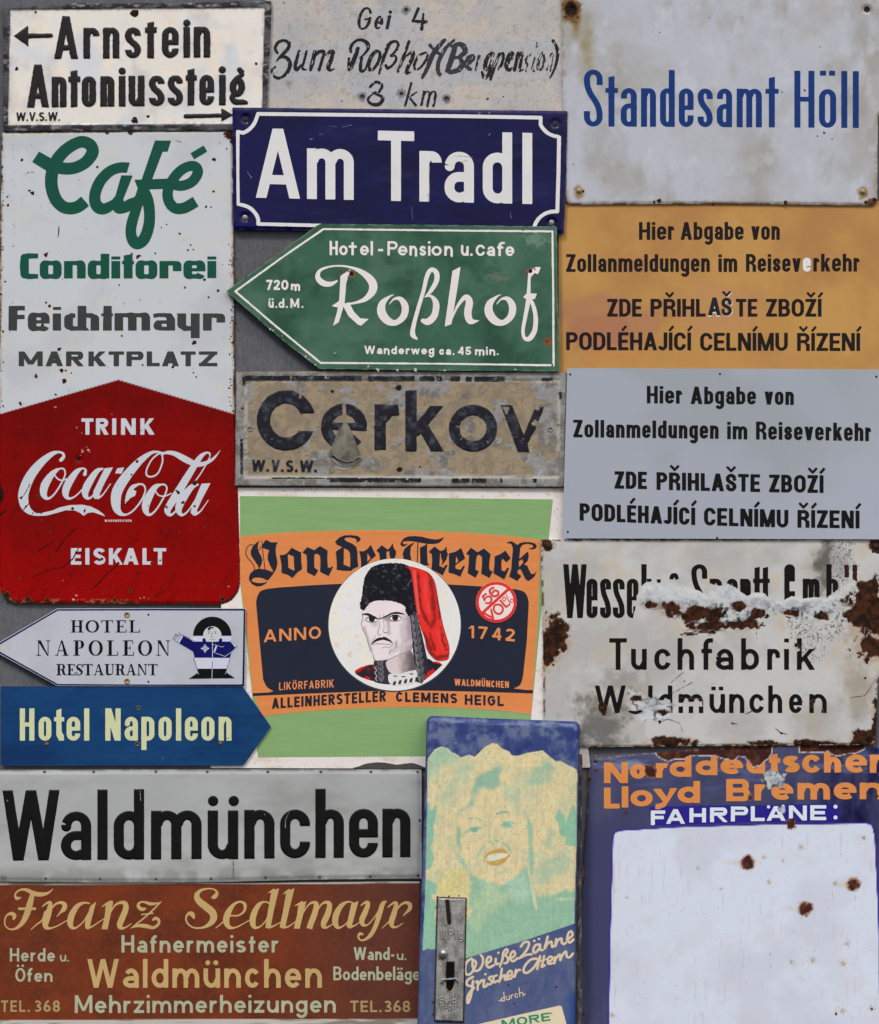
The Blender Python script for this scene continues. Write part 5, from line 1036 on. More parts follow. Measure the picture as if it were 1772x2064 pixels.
def sign_label():
    cp = crop(470, 980, 670); d = 7; q = lambda L: [cp(p) for p in L]
    T = thing("painted_board", "white board painted with an orange and navy liquor label around a moustached man's portrait", "board", 820, 1548)
    def col(x, y, dd):
        c = bg_(x, (214, 206, 200)); c = mixc(c, (196, 176, 158), sst(fbm(x, y, (30, 14), 4, 4), .58, .75) * .6); c = mixc(c, (160, 140, 120), sst(fbm(x, y, 5, 3, 6), .74, .8) * .6); return c, np.zeros(x.shape)
    panel(T, Shape().poly([(462, 983), (1137, 984), (1164, 1300), (1190, 1547), (850, 1549), (424, 1548)]), d, 5, col, MATTE, res=3)
    bm = lambda rgb, a=5: mat("brushed_paint", rgb, .45, bump=.35, bscale=30., var=.05, fine=.04, stretch=(.35, 1, 2.2), vscale=24.)
    GRN, ORG, NVY = (126, 158, 105), (208, 128, 74), (38, 41, 54)
    ink(T, Shape().poly(q([(36, 52), (800, 60), (1705, 70), (1684, 270), (1640, 700), (1588, 1240), (1572, 1440), (900, 1440), (132, 1446), (100, 1100), (38, 520)])), d, GRN, name="green_field", mt=bm(GRN), raise_=.2)
    top = catmull([(36, 268), (300, 246), (620, 236), (900, 236), (1200, 246), (1450, 264), (1640, 286)], 4); bot = catmull([(1590, 1216), (1400, 1194), (1150, 1180), (900, 1178), (600, 1188), (350, 1204), (160, 1226)], 4)
    ink(T, Shape().poly(q(top + [(1625, 700)] + bot + [(105, 1112), (76, 800), (38, 500)])), d, ORG, name="orange_field", mt=bm(ORG), raise_=.45)
    nv = catmull([(122, 620), (135, 575), (170, 550), (300, 536), (560, 521), (860, 515), (1150, 524), (1400, 540), (1520, 552), (1562, 575), (1576, 620)], 4) + [(1566, 820), (1546, 1010)] + catmull([(1546, 1010), (1530, 1060), (1492, 1078)], 3)
    nv += [(1492, 1078), (1560, 1086), (1500, 1094), (1250, 1088), (870, 1084), (500, 1096), (300, 1102), (170, 1106), (216, 1092)] + catmull([(216, 1092), (180, 1070), (160, 1030)], 3)
    s = Shape().poly(q(nv)); s.stroke(q(catmull([(105, 1111, 15), (400, 1098, 15), (870, 1082, 15), (1250, 1086, 16), (1598, 1096, 18)], 4)), butt=(1, 1)); ink(T, s, d, NVY, name="navy_field", mt=mat("brushed_paint", NVY, .4, bump=.25, bscale=30., var=.08, fine=.12), raise_=.65)
    L1, L2 = .95, 1.15
    # blackletter
    f = Shape(); k = []
    def N(pts, L=44, ang=42, smooth=0): f_pts = [cp((p[0], p[1])) + (((p[2] if len(p) > 2 else L) * cp.s),) for p in pts]; nib(f, f_pts, L * cp.s, ang, smooth)
    z1 = crop(490, 1070, 200); z2 = crop(670, 1070, 200); z3 = crop(860, 1070, 240)
    def P1(*p): f.poly([z1(a) for a in p])
    def P2(*p): f.poly([z2(a) for a in p])
    def P3(*p): f.poly([z3(a) for a in p])
    f.stroke([z1(a) for a in [(190, 250, 10), (130, 245, 11), (70, 300, 13), (50, 390, 15), (75, 470, 15), (150, 560, 14), (200, 640, 13), (205, 690, 13)]], smooth=4, butt=(0, 0))
    P1((295, 168), (268, 240), (262, 320), (290, 390), (330, 460), (345, 530), (320, 620), (285, 680), (265, 620), (200, 520), (145, 440), (135, 370), (170, 280), (230, 220))
    f.stroke([z1(a) for a in [(335, 165, 10), (350, 340, 12), (372, 520, 13), (392, 690, 13)]], butt=(0, 0)); f.stroke([z1(a) for a in [(270, 345, 9), (330, 285, 12)]], butt=(0, 0))
    P1((350, 235), (410, 158), (500, 205), (620, 203), (590, 260), (582, 340), (590, 440), (610, 520), (612, 600), (590, 680), (540, 770), (450, 875), (380, 870), (530, 745), (530, 700), (480, 610), (440, 510), (442, 420), (470, 345), (430, 330), (370, 310), (335, 290))
    P1((195, 700), (280, 675), (380, 685), (480, 715), (540, 745), (500, 820), (450, 880), (380, 855), (300, 830), (200, 835), (155, 870), (160, 900), (220, 925), (300, 932), (380, 925), (440, 895), (400, 945), (320, 985), (240, 990), (160, 950), (110, 880), (105, 820), (130, 760))
    P1((655, 435), (740, 425), (800, 385), (868, 300), (950, 345), (1038, 385), (1040, 540), (1055, 685), (970, 740), (885, 840), (800, 785), (685, 748), (690, 620)); f.poly([z1(a) for a in [(800, 412), (905, 455), (910, 570), (918, 715), (810, 660), (805, 540)]], -1)
    P1((1060, 385), (1150, 290), (1270, 345), (1375, 270), (1510, 350), (1505, 480), (1515, 650), (1560, 665), (1585, 628), (1608, 645), (1530, 808), (1375, 730), (1385, 560), (1375, 440), (1320, 405), (1275, 420), (1270, 560), (1275, 655), (1345, 705), (1280, 808), (1140, 735), (1145, 600), (1135, 430))
    P2((50, 190), (120, 120), (210, 82), (330, 75), (450, 90), (505, 130), (500, 170), (425, 215), (440, 170), (400, 130), (320, 115), (240, 120), (210, 145), (260, 190), (360, 230), (430, 290), (448, 370), (450, 520), (465, 635), (370, 680), (340, 712), (220, 712), (80, 695), (78, 540), (62, 370), (180, 290), (80, 245)); f.poly([z2(a) for a in [(205, 310), (280, 340), (315, 400), (322, 520), (318, 650), (200, 600), (205, 450)]], -1)
    P2((478, 362), (560, 365), (630, 320), (690, 250), (730, 340), (780, 440), (690, 515), (630, 580), (632, 640), (600, 709), (510, 709), (515, 560), (500, 440)); f.poly([z2(a) for a in [(625, 390), (685, 490), (625, 550)]], -1); P2((775, 528), (792, 540), (760, 600), (735, 600))
    P2((785, 352), (882, 255), (978, 325), (965, 380), (970, 480), (975, 600), (860, 600), (850, 500), (835, 395)); P2((965, 345), (1020, 310), (1078, 222), (1095, 300), (1140, 370), (1130, 450), (1060, 560), (1040, 560), (1045, 510), (1020, 430), (1020, 350), (985, 378))
    P2((1215, 245), (1225, 200), (1280, 130), (1350, 100), (1480, 92), (1600, 105), (1780, 150), (1780, 235), (1600, 215), (1480, 190), (1380, 180), (1290, 185), (1250, 205), (1275, 240), (1350, 225), (1300, 270), (1250, 280)); P2((1475, 200), (1400, 290), (1390, 400), (1410, 520), (1460, 615), (1330, 600), (1275, 500), (1255, 410), (1290, 320), (1370, 250)); f.stroke([z2(a) for a in [(1527, 200, 17), (1515, 640, 15)]], butt=(0, 0)); P2((1565, 300), (1695, 235), (1690, 400), (1700, 570), (1735, 605), (1640, 620), (1570, 650), (1570, 480))
    P3((-10, 105), (60, 118), (130, 128), (200, 120), (262, 88), (230, 140), (180, 180), (110, 195), (-10, 190)); P3((-10, 190), (5, 190), (8, 330), (15, 480), (40, 500), (-10, 505))
    P3((32, 312), (120, 230), (205, 300), (260, 285), (295, 222), (300, 300), (318, 350), (290, 430), (225, 515), (235, 450), (212, 380), (215, 330), (198, 345), (196, 430), (190, 520), (250, 550), (290, 498), (312, 510), (240, 662), (150, 610), (70, 575), (30, 600), (75, 560), (82, 450), (78, 345))
    P3((330, 335), (430, 310), (515, 252), (545, 330), (575, 410), (500, 460), (428, 510), (430, 560), (500, 580), (550, 515), (570, 525), (500, 682), (420, 645), (325, 618), (335, 480)); f.poly([z3(a) for a in [(438, 370), (475, 450), (432, 485)]], -1)
    P3((585, 342), (660, 248), (758, 318), (852, 262), (952, 345), (935, 450), (930, 560), (955, 600), (990, 590), (935, 700), (812, 635), (825, 500), (825, 385), (775, 350), (745, 380), (732, 480), (728, 575), (778, 605), (728, 698), (610, 628), (628, 480), (632, 360))
    P3((1012, 380), (1100, 345), (1172, 290), (1212, 350), (1250, 405), (1188, 468), (1125, 410), (1112, 480), (1115, 585), (1160, 605), (1205, 545), (1228, 555), (1155, 722), (1080, 680), (995, 632), (1010, 500))
    P3((1190, 190), (1215, 160), (1270, 155), (1320, 185), (1350, 210), (1390, 180), (1460, 165), (1540, 168), (1610, 185), (1642, 225), (1620, 262), (1560, 278), (1508, 262), (1560, 255), (1590, 235), (1570, 205), (1500, 190), (1430, 205), (1395, 250), (1385, 340), (1378, 420), (1440, 365), (1510, 302), (1520, 380), (1500, 450), (1450, 498), (1500, 520), (1525, 580), (1555, 640), (1600, 640), (1640, 598), (1610, 670), (1560, 720), (1510, 745), (1470, 715), (1430, 630), (1400, 570), (1362, 575), (1350, 625), (1410, 672), (1350, 745), (1230, 680), (1262, 560), (1268, 440), (1280, 330), (1285, 260), (1265, 200), (1230, 180)); f.poly([z3(a) for a in [(1425, 420), (1440, 470), (1375, 540), (1370, 450)]], -1)
    ink(T, f, d, NVY, name="lettering", raise_=L1, res=.8)
    S = Sty(13.5, 12, k=9, ta=35, g=1.3)
    for tx, a, b, base, cap, rgb, SS in [("ALLEINHERSTELLER", 207, 815, (1186, 1146), 56, NVY, Sty(12, 11, k=9, ta=35, g=.7)), ("CLEMENS", 868, 1195, (1148, 1157), 52, NVY, Sty(12, 11, k=9, ta=35, g=.9)), ("HEIGL", 1235, 1443, (1164, 1172), 54, NVY, Sty(12, 11, k=9, ta=35, g=.9)), ("ANNO", 163, 468, (832, 812), 66, (214, 134, 84), Sty(13, 12, k=9, ta=35, g=1.1)), ("1742", 1255, 1502, (808, 828), 66, (214, 134, 84), Sty(13, 12, k=9, ta=35, g=1.8)), ("LIKÖRFABRIK", 245, 537, (1088, 1072), 42, (214, 134, 84), Sty(6, 6, k=9, ta=35, g=1.2)), ("WALDMÜNCHEN", 1180, 1470, (1062, 1076), 36, (214, 134, 84), Sty(7, 6, k=9, ta=35, g=.8))]:
        s = Shape(); word(s, cp, tx, a, b, base, cap, cap * .7, SS); ink(T, s, d, rgb, res=.6, raise_=L2 - .2, edge=.25)
    # medallion
    cx, cy = cp((861, 738)); r = 352 * cp.s
    ink(T, Shape().disc(cx, cy + 1, r + 1.6), d, (70, 68, 74), name="medallion_ring", raise_=.8)
    # portrait ground
    def gcol(x, y, dd):
        c = bg_(x, (216, 214, 210)); c = mixc(c, (206, 170, 140), sst(fbm(x, y, (10, 8), 4, 5), .68, .8) * .5); c = mixc(c, (226, 214, 190), sst(fbm(x, y, 30, 4, 8), .55, .7) * .5); return c, np.zeros(x.shape)
    ink(T, Shape().disc(cx, cy, r), d, (0, 0, 0), name="medallion", raise_=1.2, mt=MATTE, color=gcol, res=2)
    h = crop(640, 1120, 320); H = lambda L: [h(p) for p in L]
    def blob(pts, rgb, lv, name="painted_area", smooth=4, edge=.3, col=None, label=None, clip=None):
        s = Shape().poly(H(pts), smooth=smooth); fl = s.raster(.95, rough=edge, rsc=3, carve=(lambda X, Y: np.hypot(X - cx, Y - cy) - r + 1.2))
        return plate(name, fl, d + lv, .3, mat("brushed_paint", rgb, .5, bump=.2, bscale=60., var=.06, fine=.06) if col is None else MATTE, T, color=col)
    V = 1.3
    # shoulders
    def redc(x, y, dd): 
        c = mixc(bg_(x, (196, 34, 32)), (46, 38, 44), sst(fbm(x, y, 12, 3, 4), .47, .57)); return c, np.zeros(x.shape)
    blob([(415, 1300), (500, 1240), (640, 1215), (680, 1300), (670, 1400), (520, 1370)], 0, V, col=redc)
    blob([(1180, 1230), (1300, 1180), (1385, 1210), (1330, 1280), (1180, 1400), (1110, 1400)], 0, V, col=redc)
    blob([(1190, 1150), (1260, 1160), (1300, 1195), (1390, 1215), (1380, 1230), (1290, 1260), (1200, 1240)], (36, 36, 46), V + .1)
    # back hair
    blob([(640, 1170), (780, 1160), (820, 1300), (830, 1430), (640, 1410), (655, 1340), (635, 1260)], (52, 50, 58), V + .15)
    blob([(1000, 600), (1090, 640), (1160, 860), (1210, 1080), (1240, 1260), (1180, 1380), (1100, 1380), (1070, 1100), (1040, 850)], (44, 44, 54), V + .15)
    # neck
    def neckc(x, y, dd):
        X0, _ = h((870, 0)); X1, _ = h((1090, 0)); c = mixc(bg_(x, (206, 190, 190)), (96, 86, 88), sst(x + 14 * (fbm(x, y, 8, 3, 4) - .5), X0, X1)); return c, np.zeros(x.shape)
    blob([(770, 1180), (900, 1120), (1040, 1060), (1080, 1180), (1105, 1300), (960, 1340), (850, 1320), (790, 1280)], 0, V + .25, col=neckc)
    blob([(800, 1320), (900, 1325), (1100, 1275), (1105, 1400), (1000, 1440), (830, 1440), (790, 1380)], (208, 206, 204), V + .35, smooth=2)
    for i in range(5): blob([(850 + i * 62, 1405 - i * 12), (880 + i * 62, 1398 - i * 12), (868 + i * 62, 1445 - i * 10), (838 + i * 62, 1445 - i * 10)], (48, 46, 54), V + .45, smooth=0)
    for a in [(870, 1345), (960, 1350), (1050, 1320)]: blob([(a[0] - 30, a[1]), (a[0], a[1] - 8), (a[0] + 30, a[1]), (a[0], a[1] + 8)], (92, 90, 96), V + .45)
    # face
    def facec(x, y, dd):
        c = bg_(x, (222, 208, 208)); u = (x - h((0, 0))[0]) / h.s; v = (y - h((0, 0))[1]) / h.s; n = 60 * (fbm(x, y, 10, 3, 9) - .5)
        c = mixc(c, (196, 180, 184), sst(u + n, 905, 950) * sst(v, 560, 720)); c = mixc(c, (150, 136, 140), sst(u + n, 965, 1030) * sst(v, 600, 700) * .8)
        c = mixc(c, (184, 170, 174), sst(1 - segd(u, v, 890, 960, 850, 1060) / 30 + n / 150, 0, .8) * .7); c = mixc(c, (160, 146, 150), sst(1 - segd(u, v, 640, 760, 640, 740) / 60, 0, 1) * .5)
        c = mixc(c, (190, 176, 178), sst(1 - segd(u, v, 520, 800, 600, 1050) / 26, 0, .7)); c = mixc(c, (186, 172, 176), sst(1 - segd(u, v, 790, 740, 800, 870) / 30, 0, .8)); c = mixc(c, (196, 182, 186), sst(1 - segd(u, v, 830, 1060, 1050, 960) / 50, 0, .8) * .8)
        c = mixc(c, (150, 138, 142), sst(1 - blobf(u, v, 820, 700, 130, 48), 0, .6)); c = mixc(c, (168, 156, 160), sst(1 - blobf(u, v, 600, 720, 100, 34), 0, .6)); return c, np.zeros(x.shape)
    blob([(510, 600), (640, 500), (760, 490), (900, 520), (985, 580), (1030, 680), (1050, 850), (1060, 960), (1040, 1060), (900, 1110), (770, 1165), (680, 1175), (640, 1165), (615, 1090), (580, 1020), (545, 900), (495, 780), (505, 700)], 0, V + .4, name="face", col=facec)
    def hatc(x, y, dd): 
        c = mixc(bg_(x, (28, 29, 36)), (84, 82, 78), sst(fbm(x, y, 5, 5, 4), .5, .78) * sst(fbm(x, y, 22, 4, 7), .38, .62)); return c, np.full(x.shape, .5)
    s = Shape().poly(H([(520, 610), (485, 590), (475, 540), (500, 430), (515, 300), (550, 200), (620, 120), (740, 88), (880, 82), (1000, 105), (1060, 180), (1080, 400), (1110, 640), (1090, 720), (1040, 690), (990, 640), (975, 570), (900, 525), (800, 505), (700, 500), (600, 520), (560, 560)]), smooth=4)
    plate("fur_hat", s.raster(.9, rough=1.8, rsc=2.6), d + V + .6, .3, MATTE, T, color=hatc)
    def bagc(x, y, dd):
        u = (x - h((0, 0))[0]) / h.s; v = (y - h((0, 0))[1]) / h.s; n = 40 * (fbm(x, y, 9, 3, 3) - .5)
        c = bg_(x, (222, 48, 42)); n = 90 * (fbm(x, y, 9, 5, 3) - .5)
        g = lambda pts, w_: np.maximum.reduce([sst(1 - (segd(u, v, *pts[i], *pts[i + 1]) + n * .5) / w_, 0, 1) for i in range(len(pts) - 1)])
        sh = np.maximum.reduce([g([(1125, 180), (1130, 330), (1150, 560), (1200, 700), (1250, 780)], 34), g([(1260, 210), (1285, 420), (1310, 700), (1270, 790)], 52) * .9, g([(1330, 330), (1365, 700)], 22), g([(1190, 880), (1230, 960), (1270, 1090), (1330, 1140), (1440, 1120)], 44), g([(1250, 870), (1290, 980), (1310, 1060)], 30) * .9, g([(1380, 800), (1400, 960), (1440, 1050)], 26) * .8, sst(-dd, 2.6, .2)])
        c = mixc(c, (232, 70, 60), g([(1200, 240), (1210, 480), (1250, 640)], 40) * .8); c = mixc(c, (232, 70, 60), g([(1340, 860), (1390, 1040)], 30) * .7)
        c = mixc(c, (112, 30, 30), sst(sh, 0, 1.2) * .85); c = mixc(c, (226, 84, 76), sst(1 - segd(u, v, 1080, 180, 1130, 640) / 22, 0, .6)); return c, np.zeros(x.shape)
    blob([(975, 120), (1060, 125), (1150, 150), (1240, 190), (1300, 270), (1330, 380), (1360, 560), (1400, 760), (1440, 900), (1470, 1010), (1468, 1130), (1430, 1165), (1340, 1170), (1270, 1120), (1220, 1040), (1195, 920), (1150, 800), (1110, 640), (1080, 460), (1055, 260), (1030, 160)], 0, V + .8, name="red_hat_bag", col=bagc)
    # braid
    for i in range(9):
        y = 680 + i * 82; x = 1085 + i * 9
        for sg in (-1, 1): blob([(x + sg * 42, y - 20), (x + sg * 36, y + 40), (x + sg * 4, y + 92), (x - sg * 4, y + 50), (x + sg * 8, y)], (112, 108, 112) if sg < 0 else (88, 85, 92), V + .75)
    for i in range(4):
        y = 1185 + i * 55; x = 700 + i * 4
        for sg in (-1, 1): blob([(x + sg * 34, y - 14), (x + sg * 28, y + 30), (x + sg * 3, y + 64), (x + sg * 4, y)], (98, 94, 98), V + .6)
    K = (40, 36, 40); G2 = (120, 108, 112)
    def ln(pts, rgb=K, lv=V + .55, name="brush_line"):
        ink(T, Shape().stroke(H(pts), smooth=4, butt=(0, 0)), d, rgb, name=name, raise_=lv, res=.5, edge=.15)
    ln([(500, 655, 8), (560, 655, 28), (620, 680, 22), (670, 705, 12), (710, 700, 10), (760, 680, 14), (830, 645, 20), (900, 640, 24), (975, 655, 6)], name="eyebrow")
    for (x, y) in [(608, 705), (868, 692)]:
        blob([(x - 62, y + 6), (x - 20, y - 26), (x + 40, y - 20), (x + 66, y + 12), (x + 20, y + 32), (x - 30, y + 28)], (224, 220, 220), V + .5, name="eye"); 
        ink(T, Shape().disc(*h((x, y)), 34 * h.s), d, K, name="pupil", raise_=V + .65, res=.5)
        ln([(x - 68, y + 4, 8), (x - 25, y - 26, 12), (x + 35, y - 22, 12), (x + 72, y + 10, 6)], lv=V + .7); ln([(x - 50, y + 26, 6), (x, y + 38, 10), (x + 55, y + 26, 6)], G2, lv=V + .7)
    ln([(600, 1000, 4), (625, 965, 18), (665, 940, 30), (705, 928, 34), (722, 932, 16), (742, 922, 34), (785, 938, 28), (820, 958, 16), (842, 985, 4)], name="moustache")
    ln([(692, 730, 4), (690, 800, 6), (672, 860, 8), (690, 885, 8), (712, 880, 4)], G2); ln([(735, 720, 3), (745, 800, 4), (735, 850, 5), (765, 860, 12), (785, 850, 5)], G2); ln([(690, 660, 3), (700, 690, 6)], K); ln([(742, 640, 3), (740, 680, 5)], K)
    ln([(615, 1000, 3), (650, 985, 8), (720, 985, 6), (790, 990, 7), (825, 985, 5)], G2); ln([(710, 1035, 5), (750, 1020, 10), (810, 1020, 8), (840, 990, 10)], (170, 156, 160)); ln([(655, 890, 3), (615, 940, 6), (605, 980, 4)], G2); ln([(830, 1050, 3), (805, 1080, 8), (815, 1110, 3)], G2)
    ln([(505, 640, 5), (505, 700, 5), (492, 780, 6), (545, 900, 5), (580, 1020, 6), (615, 1090, 5), (640, 1165, 8), (690, 1172, 6), (780, 1160, 5), (900, 1110, 4), (1040, 1050, 4)], (92, 84, 90)); ln([(870, 960, 6), (880, 1000, 8), (875, 1030, 4)], G2); ln([(660, 1240, 3), (640, 1250, 7), (660, 1280, 7), (640, 1310, 7), (662, 1340, 7), (650, 1375, 7), (668, 1400, 4)], (190, 186, 186))
    # strength badge
    bx, by = cp((1403, 618)); br = 109 * cp.s; RD = (212, 52, 50)
    zb = crop(940, 1160, 120); ZB_ = lambda L: [zb(p) for p in L]
    ink(T, Shape().disc(bx, by, br), d, (222, 208, 204), name="strength_badge", raise_=.9)
    s = Shape().stroke([(bx + (br - 3) * math.cos(a * .2094), by + (br - 3) * math.sin(a * .2094), 6) for a in range(31)], butt=(0, 0)); s.stroke(ZB_([(490, 1105, 85), (1260, 400, 85)]), butt=(0, 0)); ink(T, s, d, RD, raise_=1.1, name="badge_ring", res=.5)
    kb = dict(butt=(1, 1), smooth=3)
    s = Shape().stroke(ZB_([(600, 530, 58), (490, 620, 62), (540, 740, 50)]), butt=(1, 0)).stroke(ZB_([(535, 720, 50), (600, 640, 52), (690, 620, 56), (750, 680, 60), (730, 780, 60), (650, 825, 54), (565, 800, 50)]), **kb); s.stroke(ZB_([(835, 375, 60), (770, 370, 64), (705, 430, 66), (715, 520, 66), (790, 600, 66), (880, 610, 66), (950, 560, 66), (945, 480, 62), (870, 440, 58), (800, 480, 56), (770, 540, 50)]), **kb)
    ink(T, s, d, (206, 66, 58), raise_=1.35, res=.4)
    s = Shape().stroke(ZB_([(530, 1120, 60), (800, 1275, 66), (735, 990, 56)]), butt=(1, 1)); s.stroke(ZB_([(950, 860, 60), (1050, 900, 60), (1090, 1010, 62), (1040, 1110, 62), (950, 1140, 60), (850, 1080, 60), (815, 970, 62), (860, 880, 60)]), smooth=4, closed=True, butt=(0, 0)); s.stroke(ZB_([(1000, 730, 56), (1185, 935, 60), (1300, 850, 50)]), butt=(1, 1)); s.stroke(ZB_([(1300, 850, 28), (1185, 555, 26)])); s.stroke(ZB_([(1125, 640, 28), (1180, 700, 28), (1130, 760, 28), (1075, 700, 28)]), smooth=4, closed=True, butt=(0, 0)); s.stroke(ZB_([(1355, 690, 26), (1405, 745, 26), (1355, 805, 26), (1305, 745, 26)]), smooth=4, closed=True, butt=(0, 0))
    ink(T, s, d, (206, 66, 58), raise_=1.35, res=.4)
    # grey smear at the foot of the board
    sm = lambda P: ink(T, Shape().poly(P, smooth=4), d, (74, 72, 72), name="grey_smear", raise_=.3, edge=.6, esc=8)
    sm([(722, 1545), (745, 1538), (775, 1537), (800, 1541), (830, 1538), (855, 1546), (850, 1549), (720, 1549)])
sign_label()

# ================================================================== 11 the worst weathered plate
def sign_cloth():
    cp = crop(1080, 1070, 692); d = 14; q = lambda L: [cp(p) for p in L]
    T = thing("sign", "badly rusted white enamel plate Tuchfabrik Waldmünchen, its top line half burst away", "sign", 1430, 1505)
    P = q([(25, 45), (900, 42), (1800, 38), (1800, 700), (1766, 760), (1752, 1104), (900, 1110), (235, 1118), (40, 1110), (38, 600)])
    dmg = q([(520, 340), (545, 285), (570, 262), (600, 285), (640, 262), (665, 285), (700, 262), (760, 262), (790, 290), (840, 308), (880, 330), (900, 270), (950, 285), (990, 270), (1040, 300), (1090, 335), (1130, 318), (1180, 322), (1215, 360), (1270, 365), (1320, 335), (1380, 350), (1440, 342), (1500, 348), (1560, 300), (1600, 270), (1640, 262), (1700, 268), (1700, 400), (1600, 470), (1500, 455), (1430, 480), (1300, 440), (1200, 425), (1150, 480), (1000, 520), (940, 490), (860, 540), (780, 520), (740, 460), (660, 440), (600, 415), (545, 400), (525, 375)])
    dcv = q([(520, 330), (600, 300), (600, 560), (470, 560), (515, 400)])
    dm2 = q([(478, 800), (540, 810), (585, 850), (640, 870), (700, 870), (730, 905), (700, 960), (640, 975), (540, 990), (480, 920), (462, 860)])
    rs = [((860, 430), 42, 16, .9), ((690, 400), 20, 14, .9), ((600, 382), 15, 9, .8), ((900, 490), 40, 9, .9), ((1060, 486), 34, 10, 1), ((1140, 425), 14, 8, .7), ((1310, 425), 16, 7, .8), ((1470, 440), 14, 7, .4), ((1060, 390), 18, 8, .5), ((90, 560), 27, 42, .8), ((60, 640), 16, 20, .8), ((140, 600), 12, 12, .5), ((1745, 450), 54, 60, .75), ((1740, 600), 34, 30, .8), ((1690, 350), 30, 20, .7), ((1730, 300), 30, 18, .8), ((1640, 430), 22, 12, .6), ((60, 75), 11, 11, .9), ((1755, 80), 13, 13, .9), ((700, 1092), 42, 11, .7), ((640, 1085), 20, 8, .9), ((1700, 1075), 28, 18, .6), ((520, 865), 13, 7, .7), ((660, 935), 12, 6, .8), ((1390, 1095), 30, 6, .8), ((1500, 1095), 26, 5, .6), ((1160, 1095), 30, 5, .6), ((350, 910), 10, 12, .4), ((1755, 1000), 8, 40, .5)]
    def rustm(x, y):
        m = np.zeros(x.shape); n = (fbm(x, y, 17, 6, 51) - .5) * 3.0
        for p, rx, ry, s_ in rs:
            a, b = cp(p); m = np.maximum(m, sst(1.05 - blobf(x, y, a, b, rx, ry) + n * (1.15 - s_ * .5), 0, .16))
        return m
    def col(x, y, dd):
        c = mixc(bg_(x, (184, 183, 181)), (168, 165, 161), sst(fbm(x, y, 80, 6, 2), .36, .7)); c = mixc(c, (184, 170, 150), sst(fbm(x, y, 50, 5, 12), .5, .8) * .6)
        g1 = sst(1.2 - blobf(x, y, *cp((330, 1010)), 66, 66) + 1.7 * (fbm(x, y, 18, 6, 5) - .5), 0, .9); c = mixc(c, (96, 94, 90), g1 * .85)
        g2 = sst(1.2 - blobf(x, y, *cp((450, 770)), 60, 40) + 1.6 * (fbm(x, y, 16, 6, 7) - .5), 0, 1.1); c = mixc(c, (128, 124, 118), g2 * .6)
        g3 = sst(1.15 - blobf(x, y, *cp((1520, 180)), 40, 56, .3) + 1.5 * (fbm(x, y, 18, 6, 9) - .5), 0, .8); c = mixc(c, (84, 80, 74), g3 * .85)
        # crazed bare band running down to the right-hand middle
        cz = sst(1.1 - np.minimum(segd(x, y, *cp((1590, 60)), *cp((1560, 270))) / 24, np.minimum(segd(x, y, *cp((1350, 470)), *cp((1420, 620))) / 26, segd(x, y, *cp((1420, 600)), *cp((1560, 480))) / 20)) + .9 * (fbm(x, y, 14, 4, 3) - .5), 0, .4)
        vr = np.abs(fbm(x, y, 6.0, 2, 61) - .5); cr = sst(vr, .055, .02); c = mixc(c, (180, 180, 177), cz * .7); c = mixc(c, (84, 78, 72), cz * cr * .8)
        g4 = sst(1.1 - blobf(x, y, *cp((1660, 850)), 40, 90) + 1.5 * (fbm(x, y, 22, 6, 13) - .5), 0, .9); c = mixc(c, (140, 132, 120), g4 * .6)
        g5 = sst(1.1 - blobf(x, y, *cp((1450, 950)), 50, 60) + 1.5 * (fbm(x, y, 22, 6, 14) - .5), 0, .9); c = mixc(c, (152, 146, 136), g5 * .5)
        w = sst(-np.minimum(poly_sdf(x, y, dmg), poly_sdf(x, y, dm2)) + 22 * (fbm(x, y, 22, 5, 4) - .5), -3, 12)
        wc = mixc(bg_(x, (186, 187, 187)), (158, 163, 169), sst(fbm(x, y, 13, 5, 21), .45, .75)); wc = mixc(wc, (104, 102, 104), sst(fbm(x, y, (16, 8), 5, 23), .52, .66) * .7 * sst(y, cp((0, 330))[1], cp((0, 390))[1])); wc = mixc(wc, (72, 78, 88), sst(fbm(x, y, 9, 4, 24), .62, .7) * sst(y, *sorted([cp((0, 350))[1], cp((0, 400))[1]])))  # grey-blue shading of the burst bumps painted in, with darker flakes
        c = c * (1 - w[..., None]) + wc * w[..., None]
        hal = rustm(x + 2, y + 1); n = fbm(x, y, 15, 5, 51)
        m = rustm(x, y); rc = mixc(bg_(x, (66, 41, 30)), (40, 30, 27), sst(fbm(x, y, 9, 5, 31), .38, .62)); rc = mixc(rc, (98, 60, 40), sst(fbm(x, y, 6, 4, 32), .6, .8) * .7)
        h = np.zeros(x.shape)
        for p, rx, ry, s_ in rs: a, b = cp(p); h = np.maximum(h, sst(1.45 - blobf(x, y, a, b, rx, ry) + (n - .5) * 1.8, 0, .7))
        c = mixc(c, (158, 124, 92), h * .45 * (1 - w * .6)); 
        ed = sst(-dd, 6, .5) * sst(fbm(x, y, (14, 9), 4, 14), .42, .56); c = mixc(c, (84, 52, 34), ed)
        c = c * (1 - m[..., None]) + rc * m[..., None]
        sc = sst(1.2 - np.minimum(segd(x, y, *cp((990, 480)), *cp((1190, 440))), segd(x, y, *cp((760, 530)), *cp((950, 520)))) / 5 + .9 * (fbm(x, y, (20, 3), 3, 4) - .5), 0, .3) * sst(fbm(x + y, y, (16, 3), 3, 41), .5, .56); c = mixc(c, (50, 36, 30), sc)
        return c, np.clip(np.maximum(m, ed) + w * .25 + cz * .4, 0, 1)
